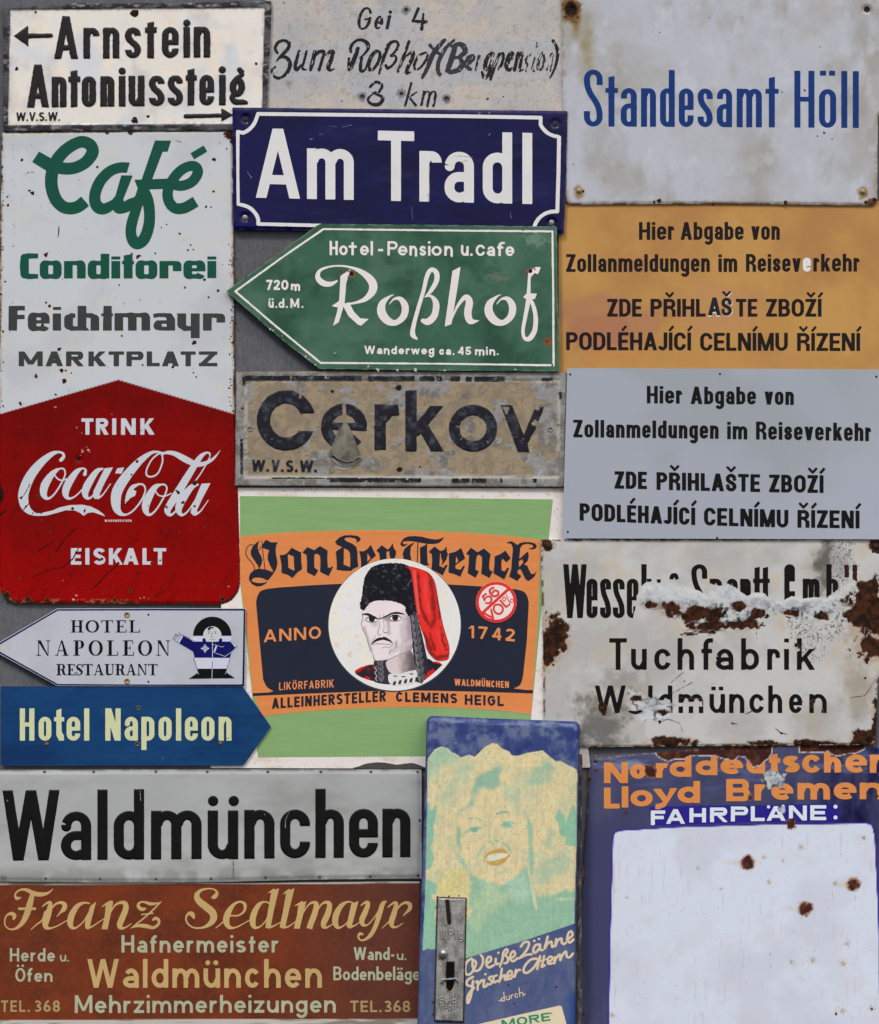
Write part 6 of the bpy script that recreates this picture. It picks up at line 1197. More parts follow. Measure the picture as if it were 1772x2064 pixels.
    def hf(x, y, dd):
        w = sst(-np.minimum(poly_sdf(x, y, dmg), poly_sdf(x, y, dm2)), -2, 9)
        yy = (y - cp((0, 262))[1]) / (cp((0, 540))[1] - cp((0, 262))[1])
        return w * (1.3 * np.sin(np.clip(yy, 0, 1) * 5.2) * (.4 + 1.2 * fbm(x, y, 24, 3, 5)) + 1.0 * (fbm(x, y, 12, 3, 6) - .5)) - rustm(x, y) * 1.2 - 2.0 * sst(-dd, 5, 0)
    panel(T, Shape().poly(P), d, 5, col, mat("blistered_enamel", None, .28, bump=.2, bscale=60., var=.03, fine=.03), res=1.7, holes=q([(1718, 1083, 11)]), rough=1.0, rsc=8, height=hf)
    BK = (26, 25, 27)
    def cv(X, Y): return np.maximum(-(np.minimum(poly_sdf(X, Y, dmg), np.minimum(poly_sdf(X, Y, dcv), poly_sdf(X, Y, dm2))) + 3 * (fbm(X, Y, 9, 3, 7) - .5)), (rustm(X, Y) - .5) * 4)
    s = Shape(); S = Sty(27, 22, k=.5, ta=0, dot='s', g=.4)
    boxes(s, cp, [('W', 142, 263), ('e', 262, 319), ('s', 332, 389), ('s', 398, 459), ('e', 470, 530), ('l', 545, 572)], 450, 278, 203, S); ink(T, s, d, BK, carve=cv, rough=.3, edge=.3); s = Shape(); boxes(s, cp, [('S', 803, 885), ('p', 898, 962), ('o', 985, 1042), ('n', 1055, 1110), ('t', 1122, 1165), ('t', 1165, 1208)], 450, 278, 203, S); ink(T, s, d, BK, carve=cv, rough=.3, edge=.3); s = Shape(); boxes(s, cp, [('G', 1283, 1338), ('m', 1378, 1465), ('b', 1500, 1560)], 450, 278, 203, S); ink(T, s, d, BK, carve=cv, rough=.3, edge=.3)
    s = Shape().poly(q([(1593, 175), (1616, 175), (1616, 240), (1595, 240)])).poly(q([(1636, 175), (1658, 175), (1658, 262), (1636, 250)])); ink(T, s, d, (52, 32, 30), edge=1.2, esc=4)
    z4 = crop(1280, 1130, 400 * 1772 / 1010.)
    s = Shape().poly([z4(a) for a in [(60, 92), (86, 92), (84, 106), (62, 108)]]).poly([z4(a) for a in [(108, 96), (132, 94), (130, 112), (116, 114)]]); ink(T, s, d, BK, edge=.4)
    s = Shape().stroke(q([(700, 250, 20), (705, 232, 22), (722, 230, 22), (730, 250, 18)]), smooth=3); ink(T, s, d, BK, edge=.5)
    s = Shape(); S2 = Sty(25, 22, k=9, ta=0, dot='s', g=.4); S2.k = .55
    boxes(s, cp, [('T', 380, 470), ('u', 492, 573), ('c', 612, 698), ('h', 732, 817), ('f', 855, 915), ('a', 930, 1020), ('b', 1060, 1152), ('r', 1195, 1262), ('i', 1282, 1304), ('k', 1348, 1440)], 717, 163, 108, S2)
    def cv2(X, Y): return np.maximum((rustm(X, Y) - .5) * 4, 7 - segd(X, Y, *cp((1330, 600)), *cp((1352, 608))) - 4 * fbm(X, Y, 5, 2, 3))
    ink(T, s, d, BK, carve=cv2, rough=.3, edge=.3)
    s = Shape(); boxes(s, cp, [('W', 305, 465), ('l', 580, 602), ('d', 635, 705), ('m', 737, 865), ('ü', 897, 977), ('n', 998, 1077), ('c', 1103, 1180), ('h', 1200, 1272), ('e', 1308, 1375), ('n', 1412, 1502)], 940, 142, 98, Sty(23, 20, k=.6, ta=0, dot='s')); s.stroke(q([(485, 932, 12), (515, 938, 16), (545, 928, 12)]), smooth=3, butt=(0, 0))
    dm3 = q([(478, 700), (560, 790), (570, 850), (600, 862), (640, 872), (690, 868), (700, 888), (860, 880), (862, 905), (700, 905), (700, 960), (640, 975), (560, 990), (550, 925), (470, 925)])
    ink(T, s, d, BK, carve=lambda X, Y: np.maximum((rustm(X, Y) - .5) * 4, -(poly_sdf(X, Y, dm3) + 3 * (fbm(X, Y, 8, 3, 7) - .5))), rough=.3, edge=.3)
    ln = [q(L_) for L_ in [[(745, 535, 4), (845, 515, 3), (920, 530, 4)], [(1140, 505, 2), (1140, 555, 2)], [(1085, 945, 3), (1115, 930, 5)], [(690, 790, 2), (760, 730, 3)], [(700, 840, 2), (810, 780, 3)], [(735, 860, 2), (860, 868, 3), (860, 880, 3)], [(640, 990, 2), (680, 970, 3), (740, 990, 2), (760, 1040, 2)], [(1620, 860, 2), (1700, 850, 3), (1750, 770, 2)], [(1230, 1010, 2), (1260, 1040, 5), (1300, 1050, 3)], [(1010, 990, 5), (1040, 998, 3)], [(690, 318, 3), (730, 322, 3)]]]
    chips(T, q([(165, 395, 4), (600, 382, 8), (1345, 590, 12), (1360, 600, 9), (340, 915, 9), (360, 935, 8), (1700, 760, 7), (768, 775, 4), (1270, 1045, 7), (1015, 995, 5), (640, 985, 9), (1380, 880, 4), (1430, 880, 12), (1425, 905, 10), (1480, 930, 8), (1480, 435, 8), (1360, 1090, 10), (90, 690, 7)]) + rndpts(120, 1100, 1095, 1765, 1495, .3, .9, 8), d + .6, lines=ln)
    rivet(*cp((68, 75)), d, T, 6, DARK); rivet(*cp((1755, 78)), d, T, 6, DARK)
sign_cloth()

# ================================================================== 12, 13 hotel arrows
def sign_hotel_white():
    cp = crop(0, 1210, 560); d = 14; q = lambda L: [cp(p) for p in L]
    T = thing("arrow_sign", "white arrow sign with thin navy outline, serif hotel lettering and small uniformed cartoon man", "sign", 250, 1383)
    def col(x, y, dd):
        c = bg_(x, (176, 179, 187)); c = mixc(c, (167, 171, 177), sst(fbm(x, y, 110, 5, 3), .36, .7)); c = mixc(c, (196, 180, 160), sst(1 - blobf(x, y, *cp((20, 300)), 6, 5), 0, .6)); return c, np.zeros(x.shape)
    panel(T, Shape().poly(q([(365, 52), (1000, 50), (1567, 51), (1560, 549), (365, 546), (-70, 305)])), d, 3, col, ENAMEL, holes=q([(810, 92, 10), (810, 515, 10)]), res=2.2)
    NV = (26, 28, 72)
    ink(T, Shape().stroke(q([(367, 61, 9), (1000, 59, 9), (1560, 60, 10), (1552, 542, 12), (1000, 541, 8), (367, 538, 9), (-50, 305, 10)]), closed=True, butt=(0, 0)), d, NV, name="border_line", rough=.25)
    BK = (24, 24, 28)
    s = Shape(); roman(s, cp, "HOTEL", 452, 892, 205, 78, 17, 5, 1.0); ink(T, s, d, BK, res=.5); s = Shape(); roman(s, cp, "NAPOLEON", 233, 1085, 353, 98, 20, 5, 1.5); ink(T, s, d, BK, res=.5); s = Shape(); roman(s, cp, "RESTAURANT", 360, 1005, 478, 72, 15, 5, .35); ink(T, s, d, BK, res=.5)
    for p in [(810, 92), (810, 515)]: grommet(*cp(p), d, T, 5.8, 3.2)
    for p in [(947, 92), (947, 519)]: rivet(*cp(p), d, T, 2.2, DARK, name="nail", h=.8)
    n = crop(330, 1210, 230); Q = lambda L: [n(p) for p in L]; NB = (24, 26, 88); WT = (190, 192, 206)
    def sh(pts, rgb, lv, name, smooth=0, res=.5): return ink(T, Shape().poly(Q(pts), smooth=smooth), d, rgb, name=name, raise_=lv, res=res)
    arc = lambda cx, cy, r, a0, a1: [(cx + r * math.cos(math.radians(a)), cy + r * math.sin(math.radians(a))) for a in range(a0, a1 + 1, 6)]
    sh(arc(755, 552, 299, 180, 360), BK, .3, "figure_hat"); sh([(458, 553), (1055, 553), (1050, 640), (462, 640)], WT, .2, "figure_hat_lining")
    ink(T, Shape().disc(*n((755, 545)), 142 * n.s), d, (188, 192, 194), name="figure_head", raise_=.5, res=.5)
    sh([(685, 440), (720, 412), (775, 420), (775, 435), (730, 438), (720, 460), (695, 465)], BK, .7, "figure_hair", 3); 
    s = Shape(); [s.disc(*n(p), 10 * n.s) for p in [(704, 508), (804, 508)]]; s.stroke(Q([(760, 495, 6), (738, 572, 6), (768, 574, 6)]), butt=(0, 0)); s.stroke(Q([(690, 486, 5), (725, 480, 5)])); s.stroke(Q([(780, 482, 5), (822, 486, 5)])); s.stroke(Q([(708, 604, 4), (755, 612, 5), (800, 604, 4)]), butt=(0, 0), smooth=3); ink(T, s, d, BK, name="figure_face_line", raise_=.7, res=.35)
    sh([(290, 545), (400, 600), (462, 640), (600, 642), (606, 590), (648, 592), (662, 642), (850, 642), (866, 592), (906, 590), (910, 640), (1028, 640), (1040, 630), (1138, 718), (1050, 800), (1030, 893), (480, 890), (458, 800), (440, 785), (240, 668)], NB, .6, "figure_coat")
    s = Shape(); s.stroke(Q([(758, 645, 9), (758, 890, 9)])); s.stroke(Q([(765, 805, 6), (955, 872, 6), (1055, 800, 6)]), butt=(0, 0)); s.stroke(Q([(768, 682, 5), (912, 728, 5), (935, 712, 5)]), butt=(0, 0)); s.poly(Q([(808, 705), (830, 712), (800, 800), (775, 795)])); s.poly(Q([(1030, 632), (1050, 640), (1130, 715), (1112, 732)])); s.poly(Q([(282, 545), (302, 556), (245, 660), (222, 650)]))
    cx, cy = n((642, 748)); s.stroke([(cx + 38 * n.s * math.cos(a * .2618), cy + 38 * n.s * math.sin(a * .2618), 8 * n.s) for a in range(25)], butt=(0, 0)); s.stroke([(cx + 18 * n.s * math.cos(a * .2618), cy + 18 * n.s * math.sin(a * .2618), 14 * n.s) for a in range(25)], butt=(0, 0))
    for a in (0, 90, 180, 270):
        r = math.radians(a); s.stroke([(cx + 40 * n.s * math.cos(r), cy + 40 * n.s * math.sin(r), 8 * n.s), (cx + 62 * n.s * math.cos(r), cy + 62 * n.s * math.sin(r), 24 * n.s)])
    s.poly(Q([(412, 585), (522, 612), (520, 634), (420, 604)])); ink(T, s, d, (198, 200, 212), name="figure_trim", raise_=.85, res=.4)
    s = Shape(); s.stroke(Q([(280, 535, 6), (215, 655, 6), (170, 625, 5), (145, 600, 5), (185, 520, 5), (200, 535, 5)]), butt=(0, 0)); s.stroke(Q([(160, 590, 4), (195, 608, 4)]), butt=(0, 0)); s.stroke(Q([(172, 565, 4), (208, 582, 4)]), butt=(0, 0)); s.stroke(Q([(185, 545, 4), (218, 560, 4)]), butt=(0, 0)); s.stroke(Q([(200, 530, 5), (225, 560, 5), (240, 505, 5), (268, 545, 5)]), butt=(0, 0), smooth=3); s.stroke(Q([(285, 535, 6), (410, 592, 5)]), butt=(0, 0)); s.stroke(Q([(1045, 632, 5), (1138, 718, 5), (1115, 735, 5)]), butt=(0, 0))
    ink(T, s, d, (30, 30, 84), name="figure_hand", raise_=.55, res=.35)
    sh([(478, 893), (1032, 893), (980, 1062), (520, 1062)], WT, .4, "figure_breeches")
    s = Shape(); s.stroke(Q([(462, 895, 6), (520, 1060, 7)]), butt=(0, 0)); s.stroke(Q([(1032, 900, 5), (980, 1062, 5)]), butt=(0, 0)); s.stroke(Q([(755, 945, 8), (755, 1062, 8)])); s.poly(Q([(520, 1062), (980, 1062), (972, 1118), (1106, 1208), (390, 1218), (530, 1125)])); s.stroke(Q([(755, 1055, 12), (748, 1220, 14)]), sign=-1); s.stroke(Q([(528, 1105, 9), (545, 1155, 9)]), sign=-1); s.stroke(Q([(972, 1105, 9), (955, 1150, 9)]), sign=-1); ink(T, s, d, BK, name="figure_boot", raise_=.6, res=.4)
sign_hotel_white()
def sign_hotel_blue():
    cp = crop(0, 1210, 560); d = 12; q = lambda L: [cp(p) for p in L]
    T = thing("arrow_sign", "blue arrow sign pointing at the liquor board, bold cream hotel lettering", "sign", 260, 1543)
    def col(x, y, dd):
        c = bg_(x, (25, 60, 102)); c = mixc(c, (20, 50, 88), sst(fbm(x, y, (120, 50), 5, 3), .36, .7)); c = mixc(c, (34, 72, 114), sst(fbm(x, y, (160, 22), 5, 5), .46, .85) * .5); return c, sst(-dd, 2, 0) * .2
    panel(T, Shape().poly(q([(5, 549), (1550, 551), (1728, 805), (1560, 1045), (1548, 1053), (5, 1056)])), d, 3, col, mat("satin_paint", None, .4, bump=.08, bscale=20., var=.03, fine=.04), holes=q([(883, 688, 8), (877, 918, 8)]), res=2.4)
    CR = (192, 196, 152); s = Shape()
    boxes(s, cp, [('H', 127, 220), ('o', 247, 328), ('e', 425, 512), ('l', 537, 571), ('N', 672, 770), ('a', 795, 880), ('p', 902, 985), ('o', 1012, 1095), ('l', 1123, 1155), ('e', 1180, 1262), ('o', 1285, 1368), ('n', 1395, 1477)], 895, 206, 152, Sty(33, 26, k=.52, ta=0, desc=.29))
    s.poly(q([(360, 702), (392, 690), (392, 745), (410, 745), (410, 772), (392, 772), (394, 840), (408, 862), (408, 895), (378, 895), (360, 860), (360, 772), (345, 772), (345, 745), (360, 745)])); ink(T, s, d, CR, rough=.5, edge=.2)
    for p in [(883, 688), (877, 918)]: grommet(*cp(p), d, T, 5.2, 2.6, mat("dull_ring", (92, 88, 80), .5, .3, bump=.6, bscale=300., fine=.2))
    for p in [(298, 917), (1407, 912)]: rivet(*cp(p), d, T, 4.2, mat("rusty_screw", (112, 82, 66), .6, .2, bump=.8, bscale=300., fine=.3))
    ln = [q(L_) for L_ in [[(1420, 875, 2), (1450, 882, 3), (1470, 872, 2)], [(1385, 880, 2), (1400, 890, 2)], [(640, 700, 2), (655, 740, 1)], [(1030, 1000, 3), (1045, 1012, 2)], [(150, 720, 1), (165, 850, 2)]]]
    chips(T, rndpts(24, 10, 1390, 480, 1538, .3, .7, 4), d + .5, lines=ln, core=(86, 84, 80), rim=(110, 112, 100), name="scratches", res=.6)
sign_hotel_blue()

# ================================================================== 14 Waldmünchen plaque
def sign_place():
    cp = crop(0, 1540, 870); d = 12; q = lambda L: [cp(p) for p in L]
    T = thing("sign", "long grey sheet metal place sign with raised black letters Waldmünchen and riveted edges", "sign", 425, 1777)
    def col(x, y, dd):
        c = bg_(x, (158, 159, 158)); c = mixc(c, (172, 173, 171), sst(y, 1660, 1745) * .8); c = mixc(c, (142, 142, 140), sst(fbm(x, y, (160, 60), 5, 3), .34, .74)); c = mixc(c, (170, 170, 170), sst(fbm(x, y, (90, 50), 5, 8), .45, .8) * .5); c = mixc(c, (112, 110, 106), sst(y, 1735, 1770) * .5 * sst(fbm(x, y, 40, 4, 6), .35, .6))
        c = mixc(c, (96, 94, 90), sst(-dd, 7, 0) * .6 * sst(fbm(x, y, 20, 3, 7), .3, .6)); c = mixc(c, (108, 96, 78), sst(1 - blobf(x, y, *cp((15, 470)), 8, 12) + (fbm(x, y, 4, 3, 3) - .5), 0, .5) * .6); return c, np.full(x.shape, .15)
    def hf(x, y, dd): return 2.0 * sst(-dd, 3, 9) - 2 + 1.4 * (fbm(x, y, 180, 2, 3) - .5)
    panel(T, Shape().poly(q([(-20, 24), (900, 22), (1731, 22), (1732, 470), (1300, 474), (860, 485), (400, 486), (-20, 482)])), d, 6, col, mat("old_sheet", None, .45, bump=.06, bscale=8., var=.015, fine=.03), res=2.5, height=hf)
    BK = (16, 16, 18); S = Sty(42, 38, k=.5, ta=0, g=.5)
    L = [('W', 10, 245, 289), ('a', 250, 375), ('l', 400, 440, 289), ('d', 467, 592, 289), ('m', 620, 828), ('n', 1003, 1127), ('c', 1150, 1273), ('h', 1295, 1412, 284), ('e', 1433, 1552), ('n', 1570, 1685)]
    for it in L:
        s = Shape(); boxes(s, cp, [it], (10, 397, 1685, 382), 289, 200, S)
        ink(T, s, d, BK, name="letter", raise_=1.6, edge=.3, esc=7, height=lambda x, y, dd: .9 * sst(-dd, 0, 2) - .9, rough=.45, var=.1, fine=.08)
    s = Shape(); boxes(s, cp, [('u', 853, 978)], 390, 289, 200, S); s.disc(*cp((875, 151, 21))); s.disc(*cp((960, 151, 21))); ink(T, s, d, BK, name="letter", raise_=1.6, height=lambda x, y, dd: .9 * sst(-dd, 0, 2) - .9, rough=.45, var=.1, fine=.08)
    for x in (183, 385, 640, 851, 1100, 1318, 1523, 1714): rivet(*cp((x, 32)), d - 1.5, T, 3.0, mat("rusty_screw", (96, 82, 70), .6, .2, bump=.8, bscale=300., fine=.3), name="rivet")
    for x, y in ((188, 468), (411, 470), (640, 470), (866, 469), (1090, 464), (1313, 462), (1520, 460), (1716, 456)): rivet(*cp((x, y)), d - 1.5, T, 3.0, mat("rusty_screw", (96, 82, 70), .6, .2, bump=.8, bscale=300., fine=.3), name="rivet")
    rivet(*cp((1722, 230)), d - 1.5, T, 2.6, mat("rusty_screw", (96, 82, 70), .6, .2, bump=.8, bscale=300., fine=.3), name="rivet")
    ln = [q([(1190, 190, 2), (1172, 230, 3), (1172, 262, 4)]), q([(575, 110, 2), (578, 150, 4)]), q([(958, 395, 2), (958, 470, 3)])]
    chips(T, q([(1087, 207, 3), (30, 150, 4)]) + rndpts(30, 10, 1560, 845, 1765, .3, .7, 8), d + 1.8, lines=ln, core=(140, 140, 138), rim=(120, 120, 118), name="scratches", res=.6)
    ink(T, Shape().stroke([(0, 1775, 2), (850, 1772, 2)]), d - 4, (70, 60, 52), name="lower_rim", raise_=.5)
sign_place()
# ================================================================== 15 stove fitter's board
def sign_stove():
    P = crop(0, 1780, 440); Qc = crop(420, 1780, 450); d = 5; p_ = lambda L: [P(a) for a in L]; q = lambda L: [Qc(a) for a in L]
    T = thing("sign", "brown stove fitter's sign with gold script name and pale green lettering beside vending machine", "sign", 422, 2066)
    def col(x, y, dd):
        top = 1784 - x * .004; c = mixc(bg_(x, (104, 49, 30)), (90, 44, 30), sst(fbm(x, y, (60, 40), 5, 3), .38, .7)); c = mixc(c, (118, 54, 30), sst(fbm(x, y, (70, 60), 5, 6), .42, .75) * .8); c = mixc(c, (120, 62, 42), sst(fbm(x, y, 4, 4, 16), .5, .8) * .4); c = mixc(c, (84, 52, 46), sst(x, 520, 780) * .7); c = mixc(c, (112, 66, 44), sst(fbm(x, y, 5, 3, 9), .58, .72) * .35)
        w = np.maximum(sst(top - y, -.5, .5), sst(y - (2056 - x * .0035), -.5, .5)); wc = mixc(bg_(x, (176, 172, 164)), (128, 118, 104), sst(fbm(x, y, (80, 5), 3, 8), .5, .65)); c = c * (1 - w[..., None]) + wc * w[..., None]; return c, w * .3
    panel(T, Shape().poly([(-20, 1776), (500, 1780), (846, 1776), (845, 1900), (842, 2075), (-20, 2075)]), d, 4, col, MATTE, res=2)
    GO = (182, 153, 101); GN = (162, 165, 137); G3 = (160, 136, 94); k = dict(smooth=4, butt=(0, 0))
    s = Shape()
    s.stroke(p_([(170, 118, 8), (140, 124, 28), (124, 108, 16), (130, 80, 14), (165, 55, 16), (215, 55, 26), (280, 85, 38), (340, 92, 34), (395, 78, 18), (430, 46, 5)]), **k); s.stroke(p_([(262, 95, 36), (240, 180, 50), (215, 260, 48), (180, 325, 36), (130, 368, 20), (80, 374, 12), (44, 345, 11), (40, 295, 12), (60, 258, 14), (95, 248, 30), (118, 262, 30), (112, 288, 22)]), **k); s.stroke(p_([(148, 208, 20), (293, 208, 20)]))
    s.stroke(p_([(252, 378, 8), (300, 335, 11), (345, 300, 14), (372, 240, 30)]), **k); s.stroke(p_([(345, 190, 10), (385, 160, 18), (410, 160, 26), (405, 200, 42), (385, 275, 52), (368, 335, 48), (385, 365, 28), (430, 362, 12), (490, 335, 10), (548, 300, 7)]), **k); s.stroke(p_([(415, 215, 8), (450, 172, 16), (495, 158, 24), (525, 175, 36), (520, 210, 38), (490, 240, 16), (462, 272, 6)]), **k)
    s.stroke(p_([(725, 165, 12), (680, 160, 18), (625, 190, 38), (585, 255, 50), (570, 320, 48), (585, 360, 28), (620, 362, 14), (680, 310, 10), (720, 240, 10)]), **k); s.poly(p_([(735, 185), (782, 150), (745, 290), (732, 345), (715, 378), (692, 365), (690, 320)])); s.stroke(p_([(715, 362, 26), (750, 352, 12), (800, 318, 9), (850, 285, 7)]), **k)
    s.stroke(p_([(832, 190, 10), (880, 158, 18), (905, 155, 26)]), **k); s.poly(p_([(860, 170), (920, 152), (900, 250), (874, 375), (825, 375), (850, 270)])); s.stroke(p_([(885, 265, 8), (930, 185, 14), (980, 158, 24), (1018, 168, 38), (1020, 215, 46), (990, 290, 48), (972, 340, 46), (985, 365, 26), (1020, 360, 12), (1068, 328, 7)]), **k)
    s.stroke(p_([(1178, 208, 18), (1150, 212, 30), (1124, 190, 26), (1130, 162, 18), (1165, 152, 14), (1220, 168, 26), (1275, 165, 14), (1314, 150, 4)]), **k); s.stroke(p_([(1305, 155, 8), (1250, 210, 14), (1180, 275, 12), (1110, 330, 12), (1065, 366, 6)]), **k); s.stroke(p_([(1145, 256, 11), (1248, 244, 11)])); s.stroke(p_([(1075, 360, 8), (1130, 345, 26), (1190, 350, 32), (1245, 362, 24), (1285, 335, 22), (1290, 300, 22), (1262, 286, 26), (1240, 300, 14)]), **k)
    ink(T, s, d, GO, rough=.5, var=.1, edge=.2)
    s = Shape()
    s.stroke(p_([(1722, 118, 14), (1745, 108, 36), (1762, 80, 22), (1740, 52, 14), (1690, 45, 13), (1630, 60, 24), (1598, 100, 42), (1615, 145, 52), (1670, 190, 58), (1722, 235, 60), (1735, 285, 56), (1700, 335, 36), (1640, 362, 16), (1575, 362, 13), (1525, 330, 14), (1510, 285, 16), (1530, 248, 22), (1560, 252, 38), (1575, 285, 16)]), **k)
    s.stroke(q([(58, 358, 7), (110, 315, 10), (165, 262, 12), (235, 258, 12), (285, 222, 18), (290, 170, 26), (255, 148, 16), (205, 168, 24), (160, 230, 46), (142, 295, 50), (160, 345, 34), (205, 355, 14), (265, 330, 10), (330, 292, 7)]), **k)
    s.stroke(q([(480, 158, 14), (440, 148, 14), (395, 180, 36), (360, 250, 48), (352, 315, 46), (370, 352, 26), (410, 345, 12), (455, 300, 10), (485, 235, 10)]), **k); s.stroke(q([(478, 78, 8), (520, 52, 18)]), **k); s.poly(q([(500, 65), (562, 40), (520, 220), (495, 345), (480, 360), (452, 355), (470, 240)])); s.stroke(q([(480, 350, 24), (520, 340, 12), (592, 300, 7)]), **k)
    s.stroke(q([(597, 86, 8), (640, 55, 18)]), **k); s.poly(q([(620, 68), (684, 40), (640, 220), (612, 345), (592, 362), (566, 350), (590, 235)])); s.stroke(q([(592, 350, 24), (635, 345, 12), (700, 300, 7)]), **k)
    s.stroke(q([(692, 178, 9), (745, 150, 16)]), **k); s.poly(q([(715, 170), (778, 142), (755, 240), (725, 362), (678, 362), (705, 250)])); s.stroke(q([(745, 250, 8), (795, 172, 12), (835, 155, 24), (858, 170, 38), (845, 240, 46), (815, 318, 46), (802, 362, 46)]), butt=(0, 1), smooth=4); s.stroke(q([(850, 250, 8), (895, 172, 12), (935, 152, 24), (962, 170, 38), (950, 240, 46), (918, 310, 46), (915, 345, 32), (945, 350, 14), (1010, 312, 7)]), **k)
    s.stroke(q([(1150, 158, 12), (1108, 148, 14), (1055, 180, 36), (1015, 250, 48), (1008, 315, 46), (1028, 352, 26), (1062, 345, 12), (1115, 300, 10), (1150, 235, 10)]), **k); s.poly(q([(1135, 165), (1192, 142), (1150, 300), (1135, 350), (1112, 358), (1096, 340)])); s.stroke(q([(1125, 350, 20), (1165, 335, 11), (1215, 300, 7)]), **k)
    s.stroke(q([(1210, 178, 8), (1250, 152, 20), (1268, 165, 34), (1248, 225, 42), (1220, 290, 44), (1228, 330, 28), (1265, 330, 12), (1320, 270, 10), (1365, 195, 10)]), **k); s.stroke(q([(1412, 145, 10), (1385, 165, 34), (1360, 240, 40), (1332, 330, 36), (1290, 410, 32), (1240, 450, 18), (1205, 450, 14), (1190, 425, 16), (1205, 402, 24), (1228, 408, 12)]), **k)
    s.stroke(q([(1378, 358, 6), (1420, 320, 10), (1455, 285, 16)]), **k); s.stroke(q([(1425, 192, 9), (1470, 158, 18), (1492, 165, 30), (1478, 230, 42), (1455, 300, 44), (1460, 342, 28), (1495, 348, 12), (1545, 318, 6)]), **k); s.stroke(q([(1488, 230, 8), (1525, 175, 14), (1565, 155, 22), (1598, 168, 32), (1598, 205, 30), (1570, 235, 16), (1546, 260, 5)]), **k)
    ink(T, s, d, GO, rough=.5, var=.1, edge=.2)
    X = crop(0, 0, 1772)
    def w(tx, a, b, base, cap, xh, t, rgb, g=1.0, desc=.3, ta=35):
        s = Shape(); word(s, X, tx, a, b, base, cap, xh, Sty(t, t * .95, k=9, ta=ta, g=g, desc=desc)); ink(T, s, d, rgb, rough=.5, var=.1, res=.7, edge=.2)
    w("Hafnermeister", 245, 562, 1920, 35, 24, 6, GN, .95); w("Waldmünchen", 176, 649, (1991, 1991), 58, 39, 9.2, GO, .9); w("Mehrzimmerheizungen", 151, 677, (2042, 2041), 36, 24.5, 6, GN, .9)
    w("TEL.", 2, 60, 2039.5, 23, 16, 4.2, G3, 1.0); w("368", 69, 121, 2039.5, 23, 16, 4.2, G3, 1.0); w("TEL.", 706, 769, 2040, 23, 16, 4.2, G3, 1.0); w("368", 774, 827, 2040, 23, 16, 4.2, G3, .8)
    w("Herde", 20, 111, 1938, 27, 18, 4.6, GN, .8); w("u.", 121, 139, 1938, 20, 13, 3, GN, .8); w("Öfen", 31, 106, 1979, 28, 18, 4.6, GN, .8)
    w("Wand-", 713, 795, 1935, 26, 17, 4.4, GN, .6); w("u.", 800, 819, 1935, 20, 13, 3.2, GN, .8); w("Bodenbeläg", 672, 830, 1976, 28, 18, 4.4, GN, .55)
    s = Shape(); boxes(s, X, [('e', 832, 847)], 1976, 28, 18, Sty(4, 4, k=9, ta=35)); s.poly([(843.4, 1950), (850, 1950), (850, 1980), (843.4, 1980)], -1); ink(T, s, d, GN, rough=.5, res=.7)
    chips(T, rndpts(50, 5, 1790, 838, 2050, .3, .9, 6), d + .45, core=(40, 26, 22), rim=(60, 34, 26), lines=[p_([(905, 915, 2), (885, 940, 4)]), p_([(1020, 938, 2), (1062, 935, 4)])])
sign_stove()

